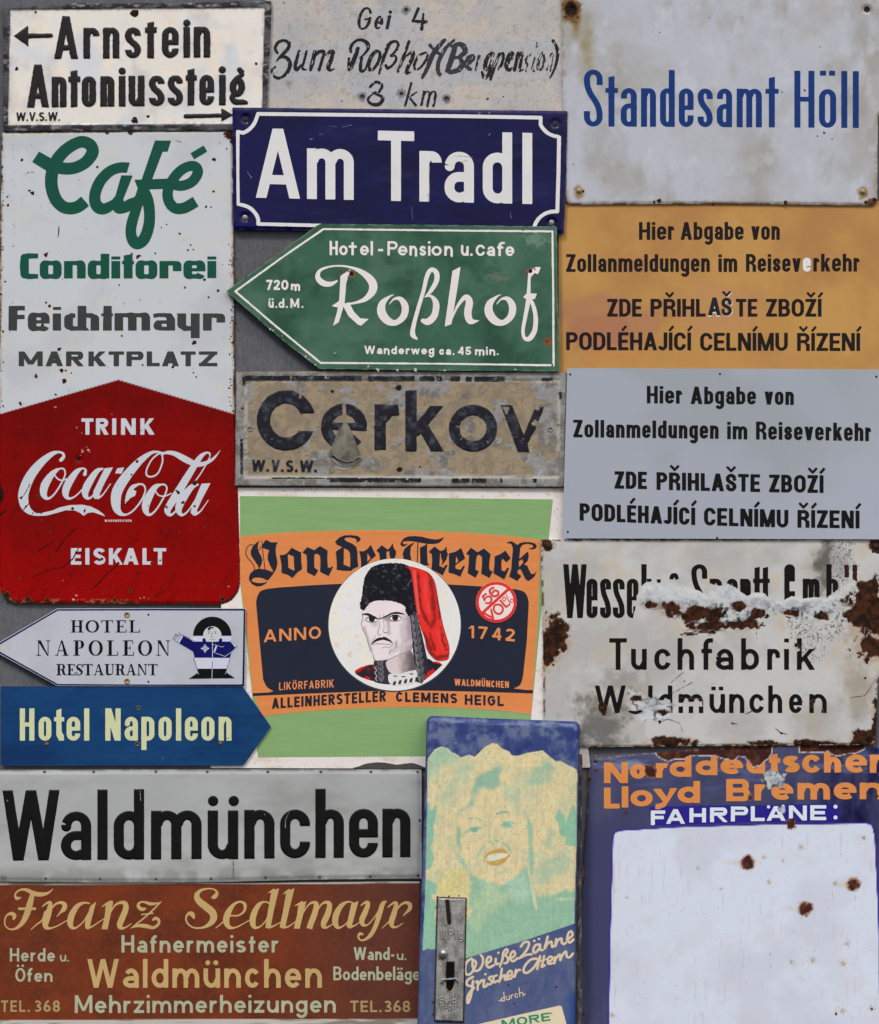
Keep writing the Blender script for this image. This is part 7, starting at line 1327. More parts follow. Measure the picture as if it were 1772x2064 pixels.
# ================================================================== 16 vending machine
def vending():
    R = crop(840, 1440, 360); B = crop(840, 1780, 360); d = 62; r_ = lambda L: [R(a) for a in L]; b_ = lambda L: [B(a) for a in L]
    T = thing("vending_machine", "worn blue chewing gum machine with faded smiling blonde woman and metal coin plate", "vending machine", 1005, 2075, 0)
    out = []
    def cor(cx, cy, r, a0): return [(cx + r * math.cos(math.radians(a0 + i * 15)), cy + r * math.sin(math.radians(a0 + i * 15))) for i in range(7)]
    out = cor(873, 1456, 13, 180) + [(1000, 1448.5)] + cor(1156, 1467, 13, 270) + [(1167, 1600), (1163, 1800), (1160, 2078), (841, 2078), (845, 1900), (849, 1795), (856, 1600)]
    h = crop(840, 1440, 360)
    mtn = r_([(108, 440), (135, 400), (180, 345), (240, 318), (310, 335), (345, 375), (380, 385), (440, 425), (490, 410), (520, 398), (575, 420), (620, 380), (680, 320), (750, 285), (800, 292), (850, 340), (915, 365), (945, 405), (1010, 408), (1100, 380), (1200, 365), (1250, 355), (1300, 400), (1380, 465), (1430, 462), (1500, 500), (1585, 545), (1600, 600), (1590, 700), (1590, 1200), (1572, 1772)]) + b_([(1568, 402), (1100, 560), (480, 748), (480, 660), (200, 655), (150, 660), (110, 650), (60, 672), (62, 560), (80, 200), (85, 0)]) + r_([(90, 1500), (100, 1000), (105, 600)])
    def col(x, y, dd):
        u = (x - 840) / h.s; v = (y - 1440) / h.s
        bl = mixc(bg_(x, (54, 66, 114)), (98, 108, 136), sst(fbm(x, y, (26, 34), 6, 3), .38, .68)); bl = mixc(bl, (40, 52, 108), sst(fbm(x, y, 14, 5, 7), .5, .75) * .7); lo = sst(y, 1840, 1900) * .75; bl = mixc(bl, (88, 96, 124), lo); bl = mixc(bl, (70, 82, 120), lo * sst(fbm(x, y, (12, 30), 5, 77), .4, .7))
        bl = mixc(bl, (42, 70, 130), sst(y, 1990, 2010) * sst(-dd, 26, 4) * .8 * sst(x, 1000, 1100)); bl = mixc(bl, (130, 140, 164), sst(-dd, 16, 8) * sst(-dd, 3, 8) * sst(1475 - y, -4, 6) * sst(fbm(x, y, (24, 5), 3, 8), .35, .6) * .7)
        m = sst(-poly_sdf(x, y, mtn), -.4, .6)
        CRM = np.array((208, 192, 148)); GRN = np.array((124, 172, 150)); MNT = np.array((162, 192, 168))
        n1 = fbm(x, y, 40, 4, 11); n2 = fbm(x, y, 22, 5, 17); nn = 2 * (fbm(x, y, 20, 3, 19) - .5)
        c = bg_(x, CRM); c = mixc(c, (184, 186, 150), sst(n1, .4, .7) * .7); c = mixc(c, (216, 196, 152), sst(n2, .45, .75) * .6)
        def soft(c, pts, w_, cc, k=1.0, amt=.35, wn=0): 
            D = None
            for i in range(len(pts) - 1): q = segd(u, v, *pts[i], *pts[i + 1]); D = q if D is None else np.minimum(D, q)
            return mixc(c, cc, sst(1 - D / w_ + nn * amt, 0, .7) * k)
        def ell(c, x0, y0, rx, ry, cc, k=1.0, rot=0, amt=.35, sf=.6): return mixc(c, cc, sst(1 - blobf(u, v, x0, y0, rx, ry, rot) + nn * amt, 0, sf) * k)
        u = (x - 850) / (320 / 1772.); v = (y - 1530) / (320 / 1772.)
        def reg(c, pts, cc, k=1.0, sf=36, wn=30, sm=3):
            P = catmull(pts, sm, True) if sm else pts
            return mixc(c, cc, sst(-poly_sdf(u, v, P) + wn * nn * 1.3, -sf, sf) * k)
        G1 = (126, 166, 144); G2 = (148, 176, 150); G3 = (160, 182, 156); LC = (212, 194, 150)
        c = reg(c, [(70, -70), (160, -170), (300, -120), (420, -20), (300, 60), (160, 120), (70, 200)], (150, 184, 158), .8, 60)
        c = reg(c, [(300, 300), (380, 160), (520, 60), (560, 120), (420, 260), (280, 420), (200, 500)], G3, .6, 60)
        c = reg(c, [(1190, 250), (1250, 120), (1400, 20), (1460, 120), (1420, 230), (1270, 300)], G2, .75, 50)
        c = reg(c, [(900, 340), (1080, 320), (1100, 500), (1060, 600), (980, 480)], G3, .5, 60)
        c = reg(c, [(560, 330), (595, 215), (700, 150), (850, 90), (880, 190), (830, 320), (700, 325), (620, 365), (585, 420), (570, 500), (480, 575), (405, 645), (375, 612), (450, 555), (540, 500)], (128, 168, 148), .85, 34, 30)
        c = reg(c, [(1150, 560), (1185, 640), (1235, 760), (1240, 1000), (1262, 1150), (1235, 1290), (1200, 1200), (1190, 900), (1165, 700)], (134, 178, 152), .85, 18, 22)
        c = reg(c, [(398, 780), (440, 830), (432, 900), (462, 1000), (445, 1045), (400, 980)], G1, .75, 20)
        c = reg(c, [(1380, 820), (1480, 800), (1450, 980), (1380, 960)], G3, .6, 40); c = reg(c, [(1290, 1230), (1500, 1100), (1660, 1080), (1640, 1180), (1480, 1330), (1320, 1400)], G3, .7, 50, 50)
        c = reg(c, [(420, 1060), (470, 1080), (500, 1190), (560, 1275), (640, 1335), (760, 1385), (900, 1400), (1010, 1340), (1100, 1270), (1180, 1190), (1215, 1300), (1262, 1500), (1330, 1540), (1730, 1470), (1760, 1800), (1760, 2400), (0, 2600), (520, 1780), (535, 1600), (540, 1300), (490, 1230), (400, 1110)], (140, 178, 150), 1, 26, 30)
        c = reg(c, [(560, 1750), (700, 1420), (900, 1460), (1100, 1500), (900, 1640), (760, 1700), (640, 1900)], (184, 194, 152), .6, 60, 60); c = reg(c, [(950, 1380), (1100, 1300), (1180, 1400), (1180, 1560), (1050, 1600)], (164, 194, 172), .7, 50, 30)
        c = reg(c, [(1180, 1210), (1215, 1280), (1290, 1640), (1280, 1690), (1240, 1560)], (204, 198, 158), .85, 9, 8)
        c = reg(c, [(1500, 1560), (1710, 1545), (1710, 1570), (1500, 1580)], (196, 198, 152), .7, 12, 14)
        c = reg(c, [(60, 480), (92, 505), (112, 570), (150, 505), (168, 570), (160, 680), (128, 760), (135, 900), (100, 1000), (135, 1100), (110, 1185), (70, 1225), (-60, 1180), (-60, 480)], (130, 176, 152), .95, 9, 12)
        c = reg(c, [(-60, 1385), (165, 1395), (160, 1500), (115, 1530), (160, 1640), (140, 1760), (200, 2200), (-60, 2200)], (130, 178, 152), .95, 9, 12)
        c = reg(c, [(1490, 655), (1515, 600), (1540, 540), (1565, 590), (1612, 700), (1650, 580), (1690, 480), (1712, 560), (1800, 560), (1800, 1010), (1705, 975), (1605, 952), (1612, 875), (1545, 850), (1525, 710)], (130, 178, 150), .95, 8, 8, 0)
        c = reg(c, [(180, 1420), (300, 1250), (480, 1220), (540, 1330), (530, 1500), (200, 1530)], (204, 190, 128), .8, 40, 40)
        c = reg(c, [(470, 880), (600, 860), (700, 900), (620, 1000), (600, 1150), (700, 1260), (900, 1290), (1100, 1100), (1140, 900), (1190, 950), (1160, 1150), (1000, 1340), (760, 1350), (580, 1240), (480, 1080)], LC, .7, 30)
        T2 = (120, 168, 150)
        def ln(c, pts, w_, cc=T2, k=.85):
            D = None
            for i in range(len(pts) - 1): q = segd(u, v, *pts[i], *pts[i + 1]); D = q if D is None else np.minimum(D, q)
            return mixc(c, cc, sst(1 - D / w_ + nn * .35, 0, .8) * k)
        c = ln(c, [(530, 665), (580, 655), (645, 670)], 15, k=.7); c = ln(c, [(835, 615), (880, 595), (960, 590)], 15, (112, 156, 138), .9)
        c = ln(c, [(490, 820), (550, 780), (600, 765), (665, 765)], 14, k=.75); c = mixc(c, (118, 164, 142), sst(1.1 - blobf(u, v, 590, 788, 52, 32, -.2) + nn * .2, 0, .5)); c = mixc(c, (124, 168, 156), sst(1.1 - blobf(u, v, 955, 735, 62, 30, 0) + nn * .2, 0, .45)); c = ln(c, [(880, 748), (930, 705), (980, 695), (1040, 722)], 10, k=.9); c = mixc(c, (196, 206, 190), sst(1 - blobf(u, v, 1012, 732, 14, 8), 0, .5) * .9)
        c = ln(c, [(880, 755), (950, 780), (1020, 755)], 9, (150, 180, 154), .7); c = mixc(c, (186, 188, 146), sst(1 - segd(u, v, 760, 640, 740, 880) / 60, 0, 1) * .5)
        c = ln(c, [(750, 930), (775, 915), (790, 950)], 12, k=.7); c = ln(c, [(825, 905), (865, 920)], 11, k=.8); c = ln(c, [(690, 975), (640, 1040), (620, 1110)], 16, (140, 176, 148), .75); c = ln(c, [(910, 930), (960, 975), (1005, 1050)], 18, (140, 174, 148), .75); c = ln(c, [(690, 1120), (700, 1160)], 12, (140, 174, 148), .7)
        def pol(c, pts, cc, k=1.0, sf=4): return mixc(c, cc, sst(-poly_sdf(u, v, catmull(pts, 4, True)) + nn * 5, -sf, sf * 2) * k)
        c = pol(c, [(690, 1098), (740, 1045), (800, 1015), (880, 998), (940, 1018), (978, 1060), (962, 1112), (920, 1158), (850, 1190), (780, 1190), (720, 1155)], (190, 148, 76)); c = pol(c, [(708, 1112), (760, 1070), (850, 1050), (945, 1052), (968, 1064), (940, 1092), (860, 1124), (760, 1140), (712, 1130)], (212, 211, 186))
        c = pol(c, [(790, 1150), (850, 1135), (880, 1150), (850, 1165)], (206, 172, 108), .7); c = mixc(c, (116, 120, 146), sst(1 - blobf(u, v, 975, 1080, 18, 9, -.4), 0, .5) * .9); c = mixc(c, (214, 212, 210), sst(1 - blobf(u, v, 385, 640, 14, 22) + nn, 0, .3) * .8)
        c = mixc(c, (146, 172, 150), sst(fbm(x, y, (4, 7), 3, 31), .5, .8) * .35); c = mixc(c, (158, 130, 98), sst(fbm(x, y, 2.6, 2, 33), .72, .9) * .6)
        k = mixc(c * 0 + c, (206, 196, 152), sst(2.2 + poly_sdf(x, y, mtn), -.5, 1) * sst(1530 - y, -20, 20) * .6)
        k = k * (1 + .12 * (fbm(x, y, 7, 4, 41) - .5) + .10 * (fbm(x, y, (3, 40), 3, 43) - .5))[..., None]
        o = bl * (1 - m[..., None]) + k * m[..., None]
        ed = sst(-dd, 3, .3) * .5; o = mixc(o, (40, 44, 74), ed)
        return o, np.full(x.shape, .2)
    def hf(x, y, dd):
        t = np.clip(-dd / 13, 0, 1); return 10 * (np.sqrt(np.clip(1 - (1 - t) ** 2, 0, 1)) - 1) + .5 * (fbm(x, y, 90, 2, 4) - .5)
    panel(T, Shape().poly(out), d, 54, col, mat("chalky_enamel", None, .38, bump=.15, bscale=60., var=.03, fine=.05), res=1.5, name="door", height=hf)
    # dark hinge rail at the side
    def railc(x, y, dd): return mixc(bg_(x, (58, 58, 60)), (104, 96, 88), sst(fbm(x, y, (4, 16), 4, 4), .5, .7)), np.full(x.shape, .6)
    plate("hinge_rail", Shape().poly([(1164, 1520), (1174, 1520), (1172, 1800), (1174, 2078), (1160, 2078), (1162, 1800)]).raster(1.5, rough=.5), 44, 40, METAL, T, color=railc)
    # coin plate
    PL = b_([(206, 143), (300, 146), (490, 152), (478, 700), (462, 1378), (320, 1372), (178, 1368), (192, 700)])
    def plc(x, y, dd):
        c = mixc(bg_(x, (150, 148, 144)), (120, 118, 114), sst(fbm(x, y, (12, 22), 5, 4), .38, .68)); c = mixc(c, (176, 176, 172), sst(fbm(x, y, 8, 4, 9), .52, .8) * .6); c = mixc(c, (120, 88, 62), sst(1 - blobf(x, y, *B((320, 1060)), 9, 9) + (fbm(x, y, 4, 3, 3) - .5), 0, .6)); c = mixc(c, (108, 84, 66), sst(1 - blobf(x, y, *B((250, 745)), 9, 6) + (fbm(x, y, 4, 3, 3) - .5), 0, .6))
        return mixc(c, (60, 50, 44), sst(-dd, 2.2, .2) * .8), np.full(x.shape, .25)
    s = Shape().poly(PL); s.stroke(b_([(303, 190, 34), (325, 395, 36)]), sign=-1, butt=(0, 0)); s.poly(b_([(298, 785), (372, 790), (368, 1000), (352, 1050), (325, 1072), (298, 1040), (292, 900)]), -1)
    ink(T, Shape().poly(PL), d, (0, 0, 0), name="coin_plate_gasket", mt=DARK, raise_=1.0, grow=1.6, edge=.8, res=1.5)
    plate("coin_plate", s.raster(.9), d + 4, 4, mat("cast_zinc", None, .38, .55, bump=.5, bscale=90., var=.05, fine=.06), T, color=plc, height=lambda x, y, dd: 1.4 * sst(-dd, 0, 2.6) + .9 * np.exp(-((-dd - 5) / 1.4) ** 2) * (np.abs(y - 1839) < 26) * (np.abs(x - 904) < 14))
    ink(T, Shape().poly(b_([(298, 785), (372, 790), (368, 1000), (352, 1060), (325, 1080), (298, 1050), (292, 900)])), d + .6, (16, 14, 14), name="return_slot", raise_=.6); ink(T, Shape().stroke(b_([(303, 190, 34), (325, 395, 36)]), butt=(0, 0)), d + .6, (44, 38, 34), name="coin_slot", raise_=.6)
    s = Shape().stroke(b_([(282, 195, 6), (290, 330, 7), (300, 405, 9), (325, 420, 10), (345, 400, 8), (342, 330, 5)]), smooth=3, butt=(0, 0)); ink(T, s, d + 5, (168, 168, 166), name="slot_rim", raise_=.7, res=.6, mt=mat("cast_zinc", (150, 150, 148), .35, .6, bump=.4, bscale=90.))
    Z = mat("cast_zinc", (150, 149, 146), .33, .65, bump=.4, bscale=90., fine=.08)
    lathe("button", [(9.2, 0), (9.4, 2.5), (8.8, 5), (7, 7.4), (4, 9), (.1, 9.6)], *B((265, 700)), d + 5, Z, T)
    s = Shape().stroke(b_([(248, 985, 30), (262, 958, 22), (320, 955, 20), (392, 950, 22), (405, 975, 30)]), smooth=4, butt=(0, 0)); plate("pull_bar", s.raster(.6), d + 9, 4, Z, T, height=lambda x, y, dd: 2.2 * sst(-dd, 0, 2))
    def emb(tx, a, b, base, cap, xh, t):
        s = Shape(); word(s, B, tx, a, b, base, cap, xh, Sty(t, t, k=9, ta=30, g=.55, desc=.25)); fl = s.raster(.45)
        plate("lettering", fl, d + 5.4, .8, mat("cast_zinc", (158, 156, 150), .42, .4, bump=.5, bscale=200., fine=.1), T, height=lambda x, y, dd: .9 * sst(-dd, 0, 1.2))
        fl = s.raster(.45, grow=.55); plate("lettering_edge", fl, d + 5.45, .2, mat("letter_outline", (52, 48, 44), .8), T)  # dark outline in colour that helps the lighter letters read as raised
    emb("10Pfg", 226, 462, 560, 100, 70, 15); emb("Geld-", 212, 428, 1195, 72, 50, 12); emb("rückgabe", 190, 440, 1250, 54, 38, 9)
    # slanted brush script
    CR = (206, 186, 156); s = Shape()
    def S_(pts, w=24): s.stroke(b_([(p[0], p[1], p[2] if len(p) > 2 else w) for p in pts]), smooth=4, butt=(0, 0))
    S_([(545, 750), (500, 780), (480, 850), (495, 905), (535, 900), (570, 850), (590, 790), (560, 765), (555, 820), (575, 870), (620, 860), (655, 800), (655, 740), (635, 715)])
    S_([(690, 800), (735, 770), (735, 735), (705, 740), (690, 800), (715, 838), (765, 815)]); S_([(785, 750), (785, 800), (815, 800)]); S_([(808, 695), (812, 690)], 22); S_([(825, 830, 18), (850, 760), (860, 690), (890, 655), (905, 675), (880, 715), (905, 740), (900, 785), (870, 795)]); S_([(925, 755), (975, 715), (965, 675), (935, 700), (930, 755), (960, 775), (1000, 745)])
    S_([(1035, 630), (1065, 590), (1110, 585), (1110, 625), (1080, 680), (1030, 735), (1020, 745), (1080, 715), (1140, 705)]); S_([(1220, 610), (1180, 615), (1155, 665), (1175, 690), (1215, 650), (1225, 610), (1225, 660), (1250, 665)]); S_([(1165, 575), (1168, 572)], 24); S_([(1212, 555), (1214, 552)], 24)
    S_([(1300, 530), (1285, 590), (1270, 650), (1300, 600), (1335, 580), (1340, 610), (1345, 635), (1370, 620)]); S_([(1385, 555), (1375, 625), (1400, 570), (1435, 550), (1440, 590), (1460, 605), (1480, 590)]); S_([(1490, 560), (1545, 520), (1535, 480), (1505, 500), (1495, 560), (1520, 590), (1555, 560)])
    ink(T, s, d, CR, rough=.5, res=.5, edge=.3, esc=4); s = Shape()
    S_([(560, 930), (530, 945), (500, 970), (500, 1010), (545, 1020), (560, 970), (550, 1060), (525, 1160), (505, 1190), (505, 1130), (530, 1080), (570, 1040)]); S_([(590, 985), (605, 975), (605, 1060)], 22); S_([(608, 1010), (645, 965), (660, 975)]); S_([(670, 960), (665, 1030), (695, 1015)]); S_([(680, 905), (684, 902)], 22); S_([(745, 925), (715, 945), (745, 975), (730, 1005), (700, 1000)], 22)
    S_([(795, 915), (765, 930), (765, 985), (800, 970)], 22); S_([(845, 850), (835, 915), (818, 980), (845, 930), (875, 915), (875, 955), (900, 955)]); S_([(905, 930), (945, 900), (935, 870), (905, 890), (900, 940), (930, 950), (960, 920)], 22); S_([(985, 862), (972, 930), (985, 895), (1005, 865), (1025, 862)], 24)
    S_([(1190, 750), (1130, 760), (1075, 820), (1060, 875), (1095, 890), (1160, 840), (1210, 760), (1225, 730), (1195, 850)]); S_([(1265, 725), (1250, 790), (1240, 830), (1270, 815)]); S_([(1225, 775), (1300, 750)], 16); S_([(1300, 790), (1345, 755), (1335, 730), (1305, 745), (1305, 800), (1345, 795)], 22)
    S_([(1370, 735), (1365, 795), (1385, 745), (1420, 710), (1425, 765), (1445, 715), (1480, 680), (1490, 730), (1520, 735), (1550, 700)])
    ink(T, s, d, CR, rough=.5, res=.5, edge=.3, esc=4); s = Shape()
    word(s, B, "durch", 835, 1062, (1182, 1118), 92, 44, Sty(9, 9, k=9, ta=30, slant=.18, rnd=1, g=1.1)); S_([(815, 1168), (850, 1158)], 9); S_([(1058, 1112), (1080, 1098)], 9)
    if 0: S_([(820, 1165), (860, 1150), (880, 1110), (870, 1085), (850, 1100), (845, 1150), (855, 1185), (890, 1160), (905, 1110), (930, 1140), (940, 1105), (955, 1130), (960, 1090), (985, 1095), (985, 1120), (1000, 1085), (1020, 1080), (1010, 1110), (1045, 1045), (1030, 1110), (1055, 1080), (1055, 1105), (1080, 1095)], 11)
    ink(T, s, d, CR, rough=.5, res=.5)
    ink(T, Shape().poly(b_([(600, 1402), (1020, 1305), (1420, 1214), (1438, 1222), (1500, 1450), (600, 1450)])), d, (210, 194, 164), name="label_patch", rough=.5, var=.06, fine=.06)
    s = Shape(); word(s, B, "MORE", 850, 1330, (1440, 1362), 82, 60, Sty(24, 16, k=9, ta=30, g=.7)); word(s, B, '"', 1335, 1372, (1362, 1355), 82, 60, Sty(8, 8)); ink(T, s, d, (52, 128, 104), raise_=.7, rough=.5, res=.6, edge=.2)
    chips(T, b_([(910, 1010, 11), (1085, 992, 7), (1385, 1030, 11), (965, 1195, 10), (990, 1225, 7), (1115, 1225, 7), (700, 1055, 7), (1210, 530, 8), (1190, 1165, 5), (1100, 1080, 5)]) + rndpts(50, 960, 1960, 1150, 2055, .4, 1.3, 7), d + .5, core=(32, 40, 92), rim=(46, 54, 104), name="dark_flecks")
    chips(T, rndpts(190, 868, 1530, 1155, 1920, .3, .8, 9), d + .05, core=(92, 60, 46), rim=(150, 120, 90), res=.7, name="rust_specks")
    chips(T, b_([(205, 130, 7), (320, 128, 9), (420, 125, 9), (495, 240, 6), (498, 320, 5), (190, 240, 6), (165, 1180, 14), (160, 1300, 12), (470, 1220, 12), (465, 1320, 10), (475, 900, 6)]), d + 1.2, core=(64, 46, 38))
vending()

# ================================================================== 17 shipping line timetable plate
def sign_ship():
    Tc = crop(1150, 1490, 622); U = crop(1180, 1490, 592); d = 6; t_ = lambda L: [Tc(a) for a in L]; u_ = lambda L: [U(a) for a in L]
    T = thing("sign", "dented navy enamel timetable plate with orange lettering over an empty white field", "sign", 1470, 2070)
    out = t_([(108, 118), (300, 92), (480, 76), (800, 52), (1150, 38), (1800, 34), (1800, 1680), (48, 1680), (58, 900), (92, 450), (103, 250)])
    wf = t_([(285, 528), (600, 508), (1150, 492), (1700, 486), (1730, 496), (1745, 560), (1765, 1000), (1778, 1680), (222, 1680), (232, 1100), (247, 570), (256, 538)])
    tr = [t_([(480, 60), (1150, 20), (1152, 80), (1140, 105), (1112, 125), (1085, 150), (1050, 156), (1030, 130), (1000, 100), (960, 92), (940, 118), (900, 112), (860, 104), (830, 90), (760, 92), (690, 88), (650, 112), (600, 110), (560, 125), (520, 108), (500, 95)]), t_([(1318, 20), (1695, 20), (1685, 55), (1640, 76), (1580, 84), (1540, 94), (1500, 84), (1480, 68), (1400, 74), (1318, 74)])]
    holes = [(462, 182, 32), (1035, 333, 14)]
    wsp = [(1015, 708, 33), (1625, 832, 33), (1350, 970, 33), (1268, 482, 26)]
    def tear(x, y):
        n = 2.5 * (fbm(x, y, 8, 4, 3) - .5); D = np.minimum(poly_sdf(x, y, tr[0]), poly_sdf(x, y, tr[1])) + n; return D
    def col(x, y, dd):
        c = bg_(x, (66, 68, 98)); c = mixc(c, (26, 26, 60), sst(x + (y - 1700) * .2, 1500, 1760)); c = mixc(c, (78, 80, 106), sst(fbm(x, y, (50, 120), 5, 3), .4, .75) * .7); c = mixc(c, (86, 94, 130), sst(fbm(x, y, (70, 10), 4, 5), .52, .7) * sst(1590 - y, -30, 40) * .8); c = mixc(c, (130, 140, 164), sst(1 - blobf(x, y, *Tc((330, 160)), 60, 18) + 1.2 * (fbm(x, y, (30, 8), 4, 6) - .5), 0, .6) * .7)  # bluish sky reflection painted into the colour along the top left
        st = sst(-poly_sdf(x, y, t_([(455, 385), (1130, 378), (1545, 372), (1545, 470), (1000, 480), (460, 500)])), -1, 1) * .9; c = mixc(c, (44, 38, 132), st)
        e = poly_sdf(x, y, wf); c = mixc(c, (58, 46, 142), sst(e, 5, 2) * .9)
        w = sst(e, .5, -.5); wc = mixc(bg_(x, (200, 205, 217)), (192, 196, 208), sst(fbm(x, y, 120, 4, 3), .4, .65)); wc = mixc(wc, (176, 176, 178), sst(fbm(x, y, (2.2, 60), 3, 71), .66, .80) * sst(fbm(x, y, 80, 3, 72), .45, .65) * .5); wc = mixc(wc, (172, 160, 140), sst(fbm(x, y, 5, 4, 73), .70, .84) * .5); wc = mixc(wc, (190, 190, 194), sst(fbm(x, y, 40, 5, 9), .5, .85) * .5)
        for a in wsp[:3]:
            X0, Y0 = Tc(a[:2]); wc = mixc(wc, (146, 112, 74), sst(1.35 - blobf(x, y, X0, Y0, 13.5, 13) + .9 * (fbm(x, y, 6, 4, 2) - .5), 0, .5) * .6); wc = mixc(wc, (188, 174, 148), sst(1.1 - blobf(x, y, X0 - 18, Y0 + 1, 34, 8) + 1.2 * (fbm(x, y, 12, 5, 2) - .5), 0, 1.3) * .5)
        for a, b, r in [(1685, 566, 5), (1325, 620, 6), (1590, 1175, 6), (1567, 1290, 7), (865, 860, 4), (322, 907, 3), (1730, 1545, 6), (1560, 1560, 7), (1220, 700, 4), (730, 740, 4), (1110, 680, 4), (1140, 820, 5), (1390, 1270, 7), (1270, 1282, 5), (1150, 1235, 3), (240, 1585, 6), (1520, 830, 5)]:
            X0, Y0 = Tc((a, b)); ang = np.arctan2(y - Y0, x - X0); rr = np.hypot(x - X0, y - Y0); wc = mixc(wc, (150, 118, 74), sst(1.1 - rr / r * (1 + .5 * np.sin(ang * 7 + a + 3 * fbm(x, y, 5, 2, 3))) + .8 * (fbm(x, y, 3, 3, 8) - .5), 0, 1.0) * .6)
        for X0, Y0, L_ in [Tc((1470, 880)) + (60,), Tc((1505, 870)) + (40,), Tc((1635, 890)) + (30,), Tc((1525, 1540)) + (18,), Tc((1150, 1260)) + (26,)]: wc = mixc(wc, (190, 164, 118), sst(1.4 - np.abs(x - X0) - 2 * fbm(x, y, 9, 2, 4), 0, .6) * sst(y, Y0, Y0 + 4) * sst(Y0 + L_ - y, 0, 12) * .7)
        c = c * (1 - w[..., None]) + wc * w[..., None]
        D = tear(x, y); c = mixc(c, (196, 180, 168), sst(D, 2.4, 1.2)); rc = mixc(bg_(x, (62, 38, 36)), (88, 54, 42), sst(fbm(x, y, 10, 4, 4), .5, .7)); m = sst(D, .6, -.4)
        for a in holes + wsp:
            X0, Y0, r = Tc(a); q_ = np.hypot(x - X0, (y - Y0) * .92) + 13 * (fbm(x, y, 9, 4, int(a[0])) - .5); m = np.maximum(m, sst(r - q_, -.3, .7)); c = mixc(c, (150, 100, 80), sst(r + 2 - q_, -.3, .7) * .7)
        c = c * (1 - m[..., None]) + rc * m[..., None]
        ch = np.maximum(sst(1.05 - blobf(x, y, *Tc((1165, 230)), 27, 19, .3) + 1.1 * (fbm(x, y, 9, 4, 9) - .5), 0, .2), sst(1.0 - blobf(x, y, *Tc((1215, 405)), 9, 7) + .9 * (fbm(x, y, 7, 3, 9) - .5), 0, .2)); cc = mixc(bg_(x, (176, 178, 176)), (52, 50, 50), sst(fbm(x, y, 7, 4, 19), .52, .6)); cc = mixc(cc, (116, 130, 146), sst(fbm(x, y, 8, 4, 29), .56, .66) * .7); c = c * (1 - ch[..., None]) + cc * ch[..., None]
        e2 = sst(-dd, 3, .4) * sst(fbm(x, y, (7, 26), 4, 44), .56, .62); c = mixc(c, (150, 110, 90), e2)
        return c, np.clip(m + e2 + ch * .4, 0, 1)
    def dent(x, y): 
        q_ = np.maximum.reduce([sst(1 - blobf(x, y, *Tc((1165, 230)), 34, 26), 0, 1) * (2.2 * fbm(x, y, 9, 3, 9)), sst(1 - blobf(x, y, *Tc((462, 182)), 24, 24), 0, 1) * -.0])
        return q_ + 5.0 * sst(1600 - y, 0, 90) * (fbm(x, y, (110, 50), 3, 6) - .5) + 1.5 * (fbm(x, y, 160, 2, 9) - .5)
    def hf(x, y, dd): return dent(x, y) - 2.0 * sst(-dd, 4, 0) - .5 * sst(tear(x, y), 1, -1)
    panel(T, Shape().poly(out), d, 4, col, mat("deep_enamel", None, .16, bump=.1, bscale=11., var=.02, fine=.015), res=2.3, holes=[Tc((143, 130, 9))], rough=.5, rsc=9, height=hf)
    OR = (206, 132, 74); S = Sty(40, 29, k=9, ta=30, g=.3)
    def cv(X, Y):
        D = -(tear(X, Y) - 1.6)
        for a in holes + wsp[3:]: X0, Y0, r = Tc(a); D = np.maximum(D, r + 1 - np.hypot(X - X0, Y - Y0) - 4 * (fbm(X, Y, 6, 3, int(a[0])) - .5))
        for a, r1, r2 in [((1165, 230), 24, 16), ((1215, 405), 8, 6)]: D = np.maximum(D, (1.0 - blobf(X, Y, *Tc(a), r1, r2, .3) + .9 * (fbm(X, Y, 9, 4, 9) - .5)) * 8)
        return D
    kk = dict(carve=cv, height=lambda x, y, dd: dent(x, y), raise_=.5, rough=.16)
    bl1 = {'N': (112, 257, 265, 125), 'o': (270, 367, 238, 88), 'r': (425, 503, 232, 88), 'd': (508, 640, 227, 124), 'd2': (665, 797, 217, 120), 'e': (815, 952, 210, 92), 'u': (972, 1085, 207, 92), 't': (1108, 1175, 203, 122), 's': (1193, 1293, 200, 100), 'c': (1308, 1425, 202, 108), 'h': (1440, 1543, 201, 128), 'e2': (1568, 1700, 202, 110), 'r2': (1716, 1800, 203, 110)}
    s = Shape()
    for c_, (a, b, base, hh) in bl1.items():
        ch = c_[0]; xh = hh if ch in 'oreusc' else hh * .74
        boxes(s, U, [(ch, a, b)], base, hh, xh if ch != 't' else 90, S)
    ink(T, s, d, OR, res=1.0, **kk); s = Shape()
    for ch, a, b, base, hh in [('L', 112, 207, 418, 126), ('l', 219, 257, 412, 128), ('o', 272, 406, 405, 98), ('d', 556, 692, 384, 132)]: boxes(s, U, [(ch, a, b)], base, hh, hh if ch in 'oremn' else 98, S)
    LL = s; s = Shape()
    for ch, a, b, base, hh in [('B', 850, 995, 374, 134), ('r', 1020, 1088, 370, 98), ('e', 1122, 1255, 366, 100), ('m', 1280, 1476, 364, 100), ('e', 1498, 1636, 363, 102), ('n', 1655, 1800, 362, 100)]: boxes(s, U, [(ch, a, b)], base, hh, hh if ch in 'oremn' else 98, S)
    LL.poly(u_([(408, 300), (455, 298), (492, 350), (512, 296), (556, 294), (500, 380), (480, 408), (440, 424), (420, 420), (425, 392), (458, 385), (468, 376)]))
    ink(T, LL, d, OR, res=1.0, **kk); ink(T, s, d, OR, res=1.0, **kk); s = Shape(); S2 = Sty(24, 20, k=9, ta=30)
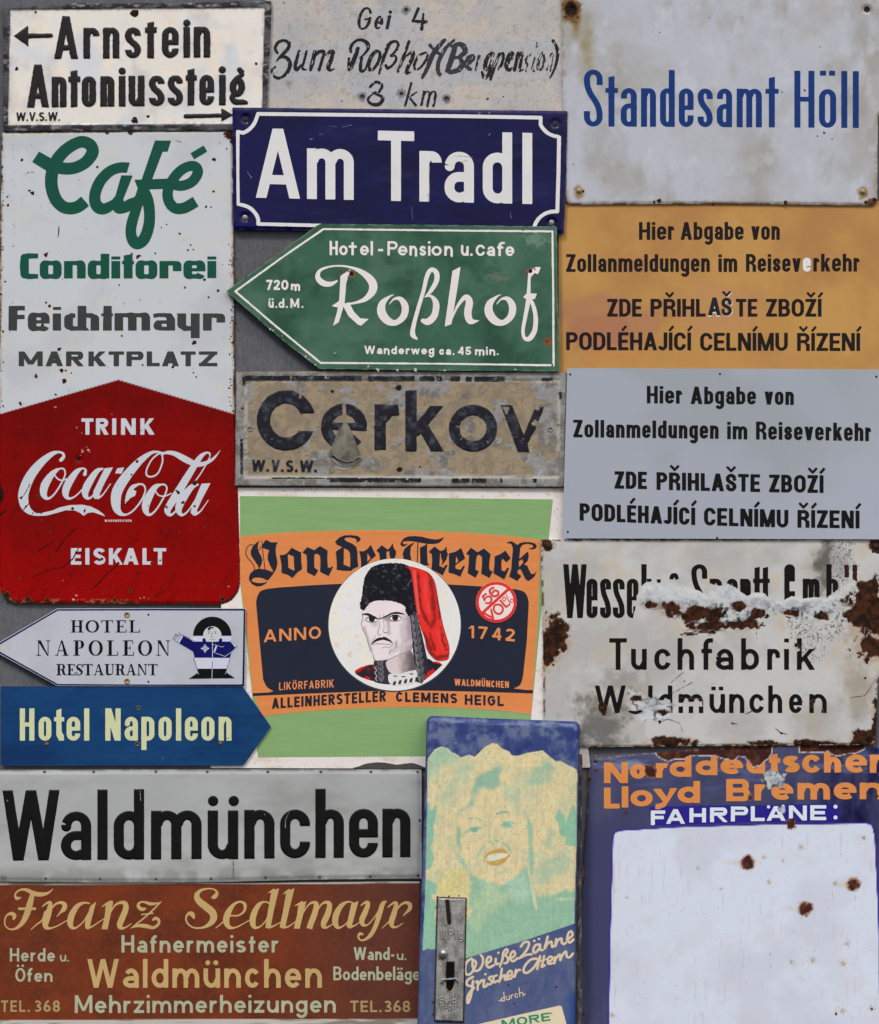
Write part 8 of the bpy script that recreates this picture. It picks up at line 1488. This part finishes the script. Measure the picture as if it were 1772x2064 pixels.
    for ch, a, b, base, hh in [('F', 395, 482, 518, 88), ('A', 486, 602, 510, 88), ('H', 628, 728, 502, 87), ('R', 752, 858, 500, 88), ('P', 878, 982, 496, 90), ('L', 998, 1082, 494, 90), ('A', 1093, 1208, 492, 88), ('N', 1228, 1336, 490, 90), ('E', 1357, 1453, 488, 90)]: boxes(s, U, [(ch, a, b)], base, hh, hh, S2)
    for p in [(1105, 408, 10), (1193, 405, 10), (1509, 407, 12), (1509, 472, 12)]: s.disc(*U(p))
    ink(T, s, d, (206, 212, 224), res=.8, **kk)
    chips(T, t_([(1685, 566, 4), (865, 860, 2), (1730, 1548, 7), (1525, 1575, 7), (148, 180, 10), (70, 815, 12), (72, 915, 7), (65, 1130, 6), (65, 1300, 12), (62, 1580, 16), (110, 230, 12), (316, 420, 8), (1760, 325, 9), (80, 790, 8)]) + rndpts(40, 1175, 1700, 1225, 2060, .3, .9, 4), d + 1.6, core=(64, 44, 36))
sign_ship()

# ------------------------------------------------------------------ sub-parts: what is painted on or fixed to a part belongs to that part
def regroup(host, names, under=None):
    for h_ in [o for o in bpy.data.objects if o.name.split('.')[0] == host and o.type == 'MESH']:
        for o in list(h_.parent.children):
            if o.name.split('.')[0] in names and (under is None or under(o)): o.parent = h_
def box_in(x0, y0, x1, y1):
    def f(o):
        n = len(o.data.vertices); a = np.zeros(n * 3, np.float32); o.data.vertices.foreach_get("co", a); c = a.reshape(-1, 3).mean(0); g = o.parent['_o']
        X = (c[0] + g[0]) / MM + 886; Y = 1032 - (c[2] + g[2] - ZB - 1.032) / MM
        return x0 < X < x1 and y0 < Y < y1
    return f
regroup('medallion', ('painted_area', 'face', 'fur_hat', 'red_hat_bag', 'eyebrow', 'eye', 'pupil', 'moustache', 'brush_line'))
regroup('strength_badge', ('badge_ring', 'lettering'), box_in(955, 1170, 1048, 1262))
regroup('coin_plate', ('button', 'pull_bar', 'slot_rim', 'lettering', 'lettering_edge'), box_in(870, 1800, 938, 2064))
regroup('label_patch', ('lettering',), box_in(985, 2030, 1150, 2075))
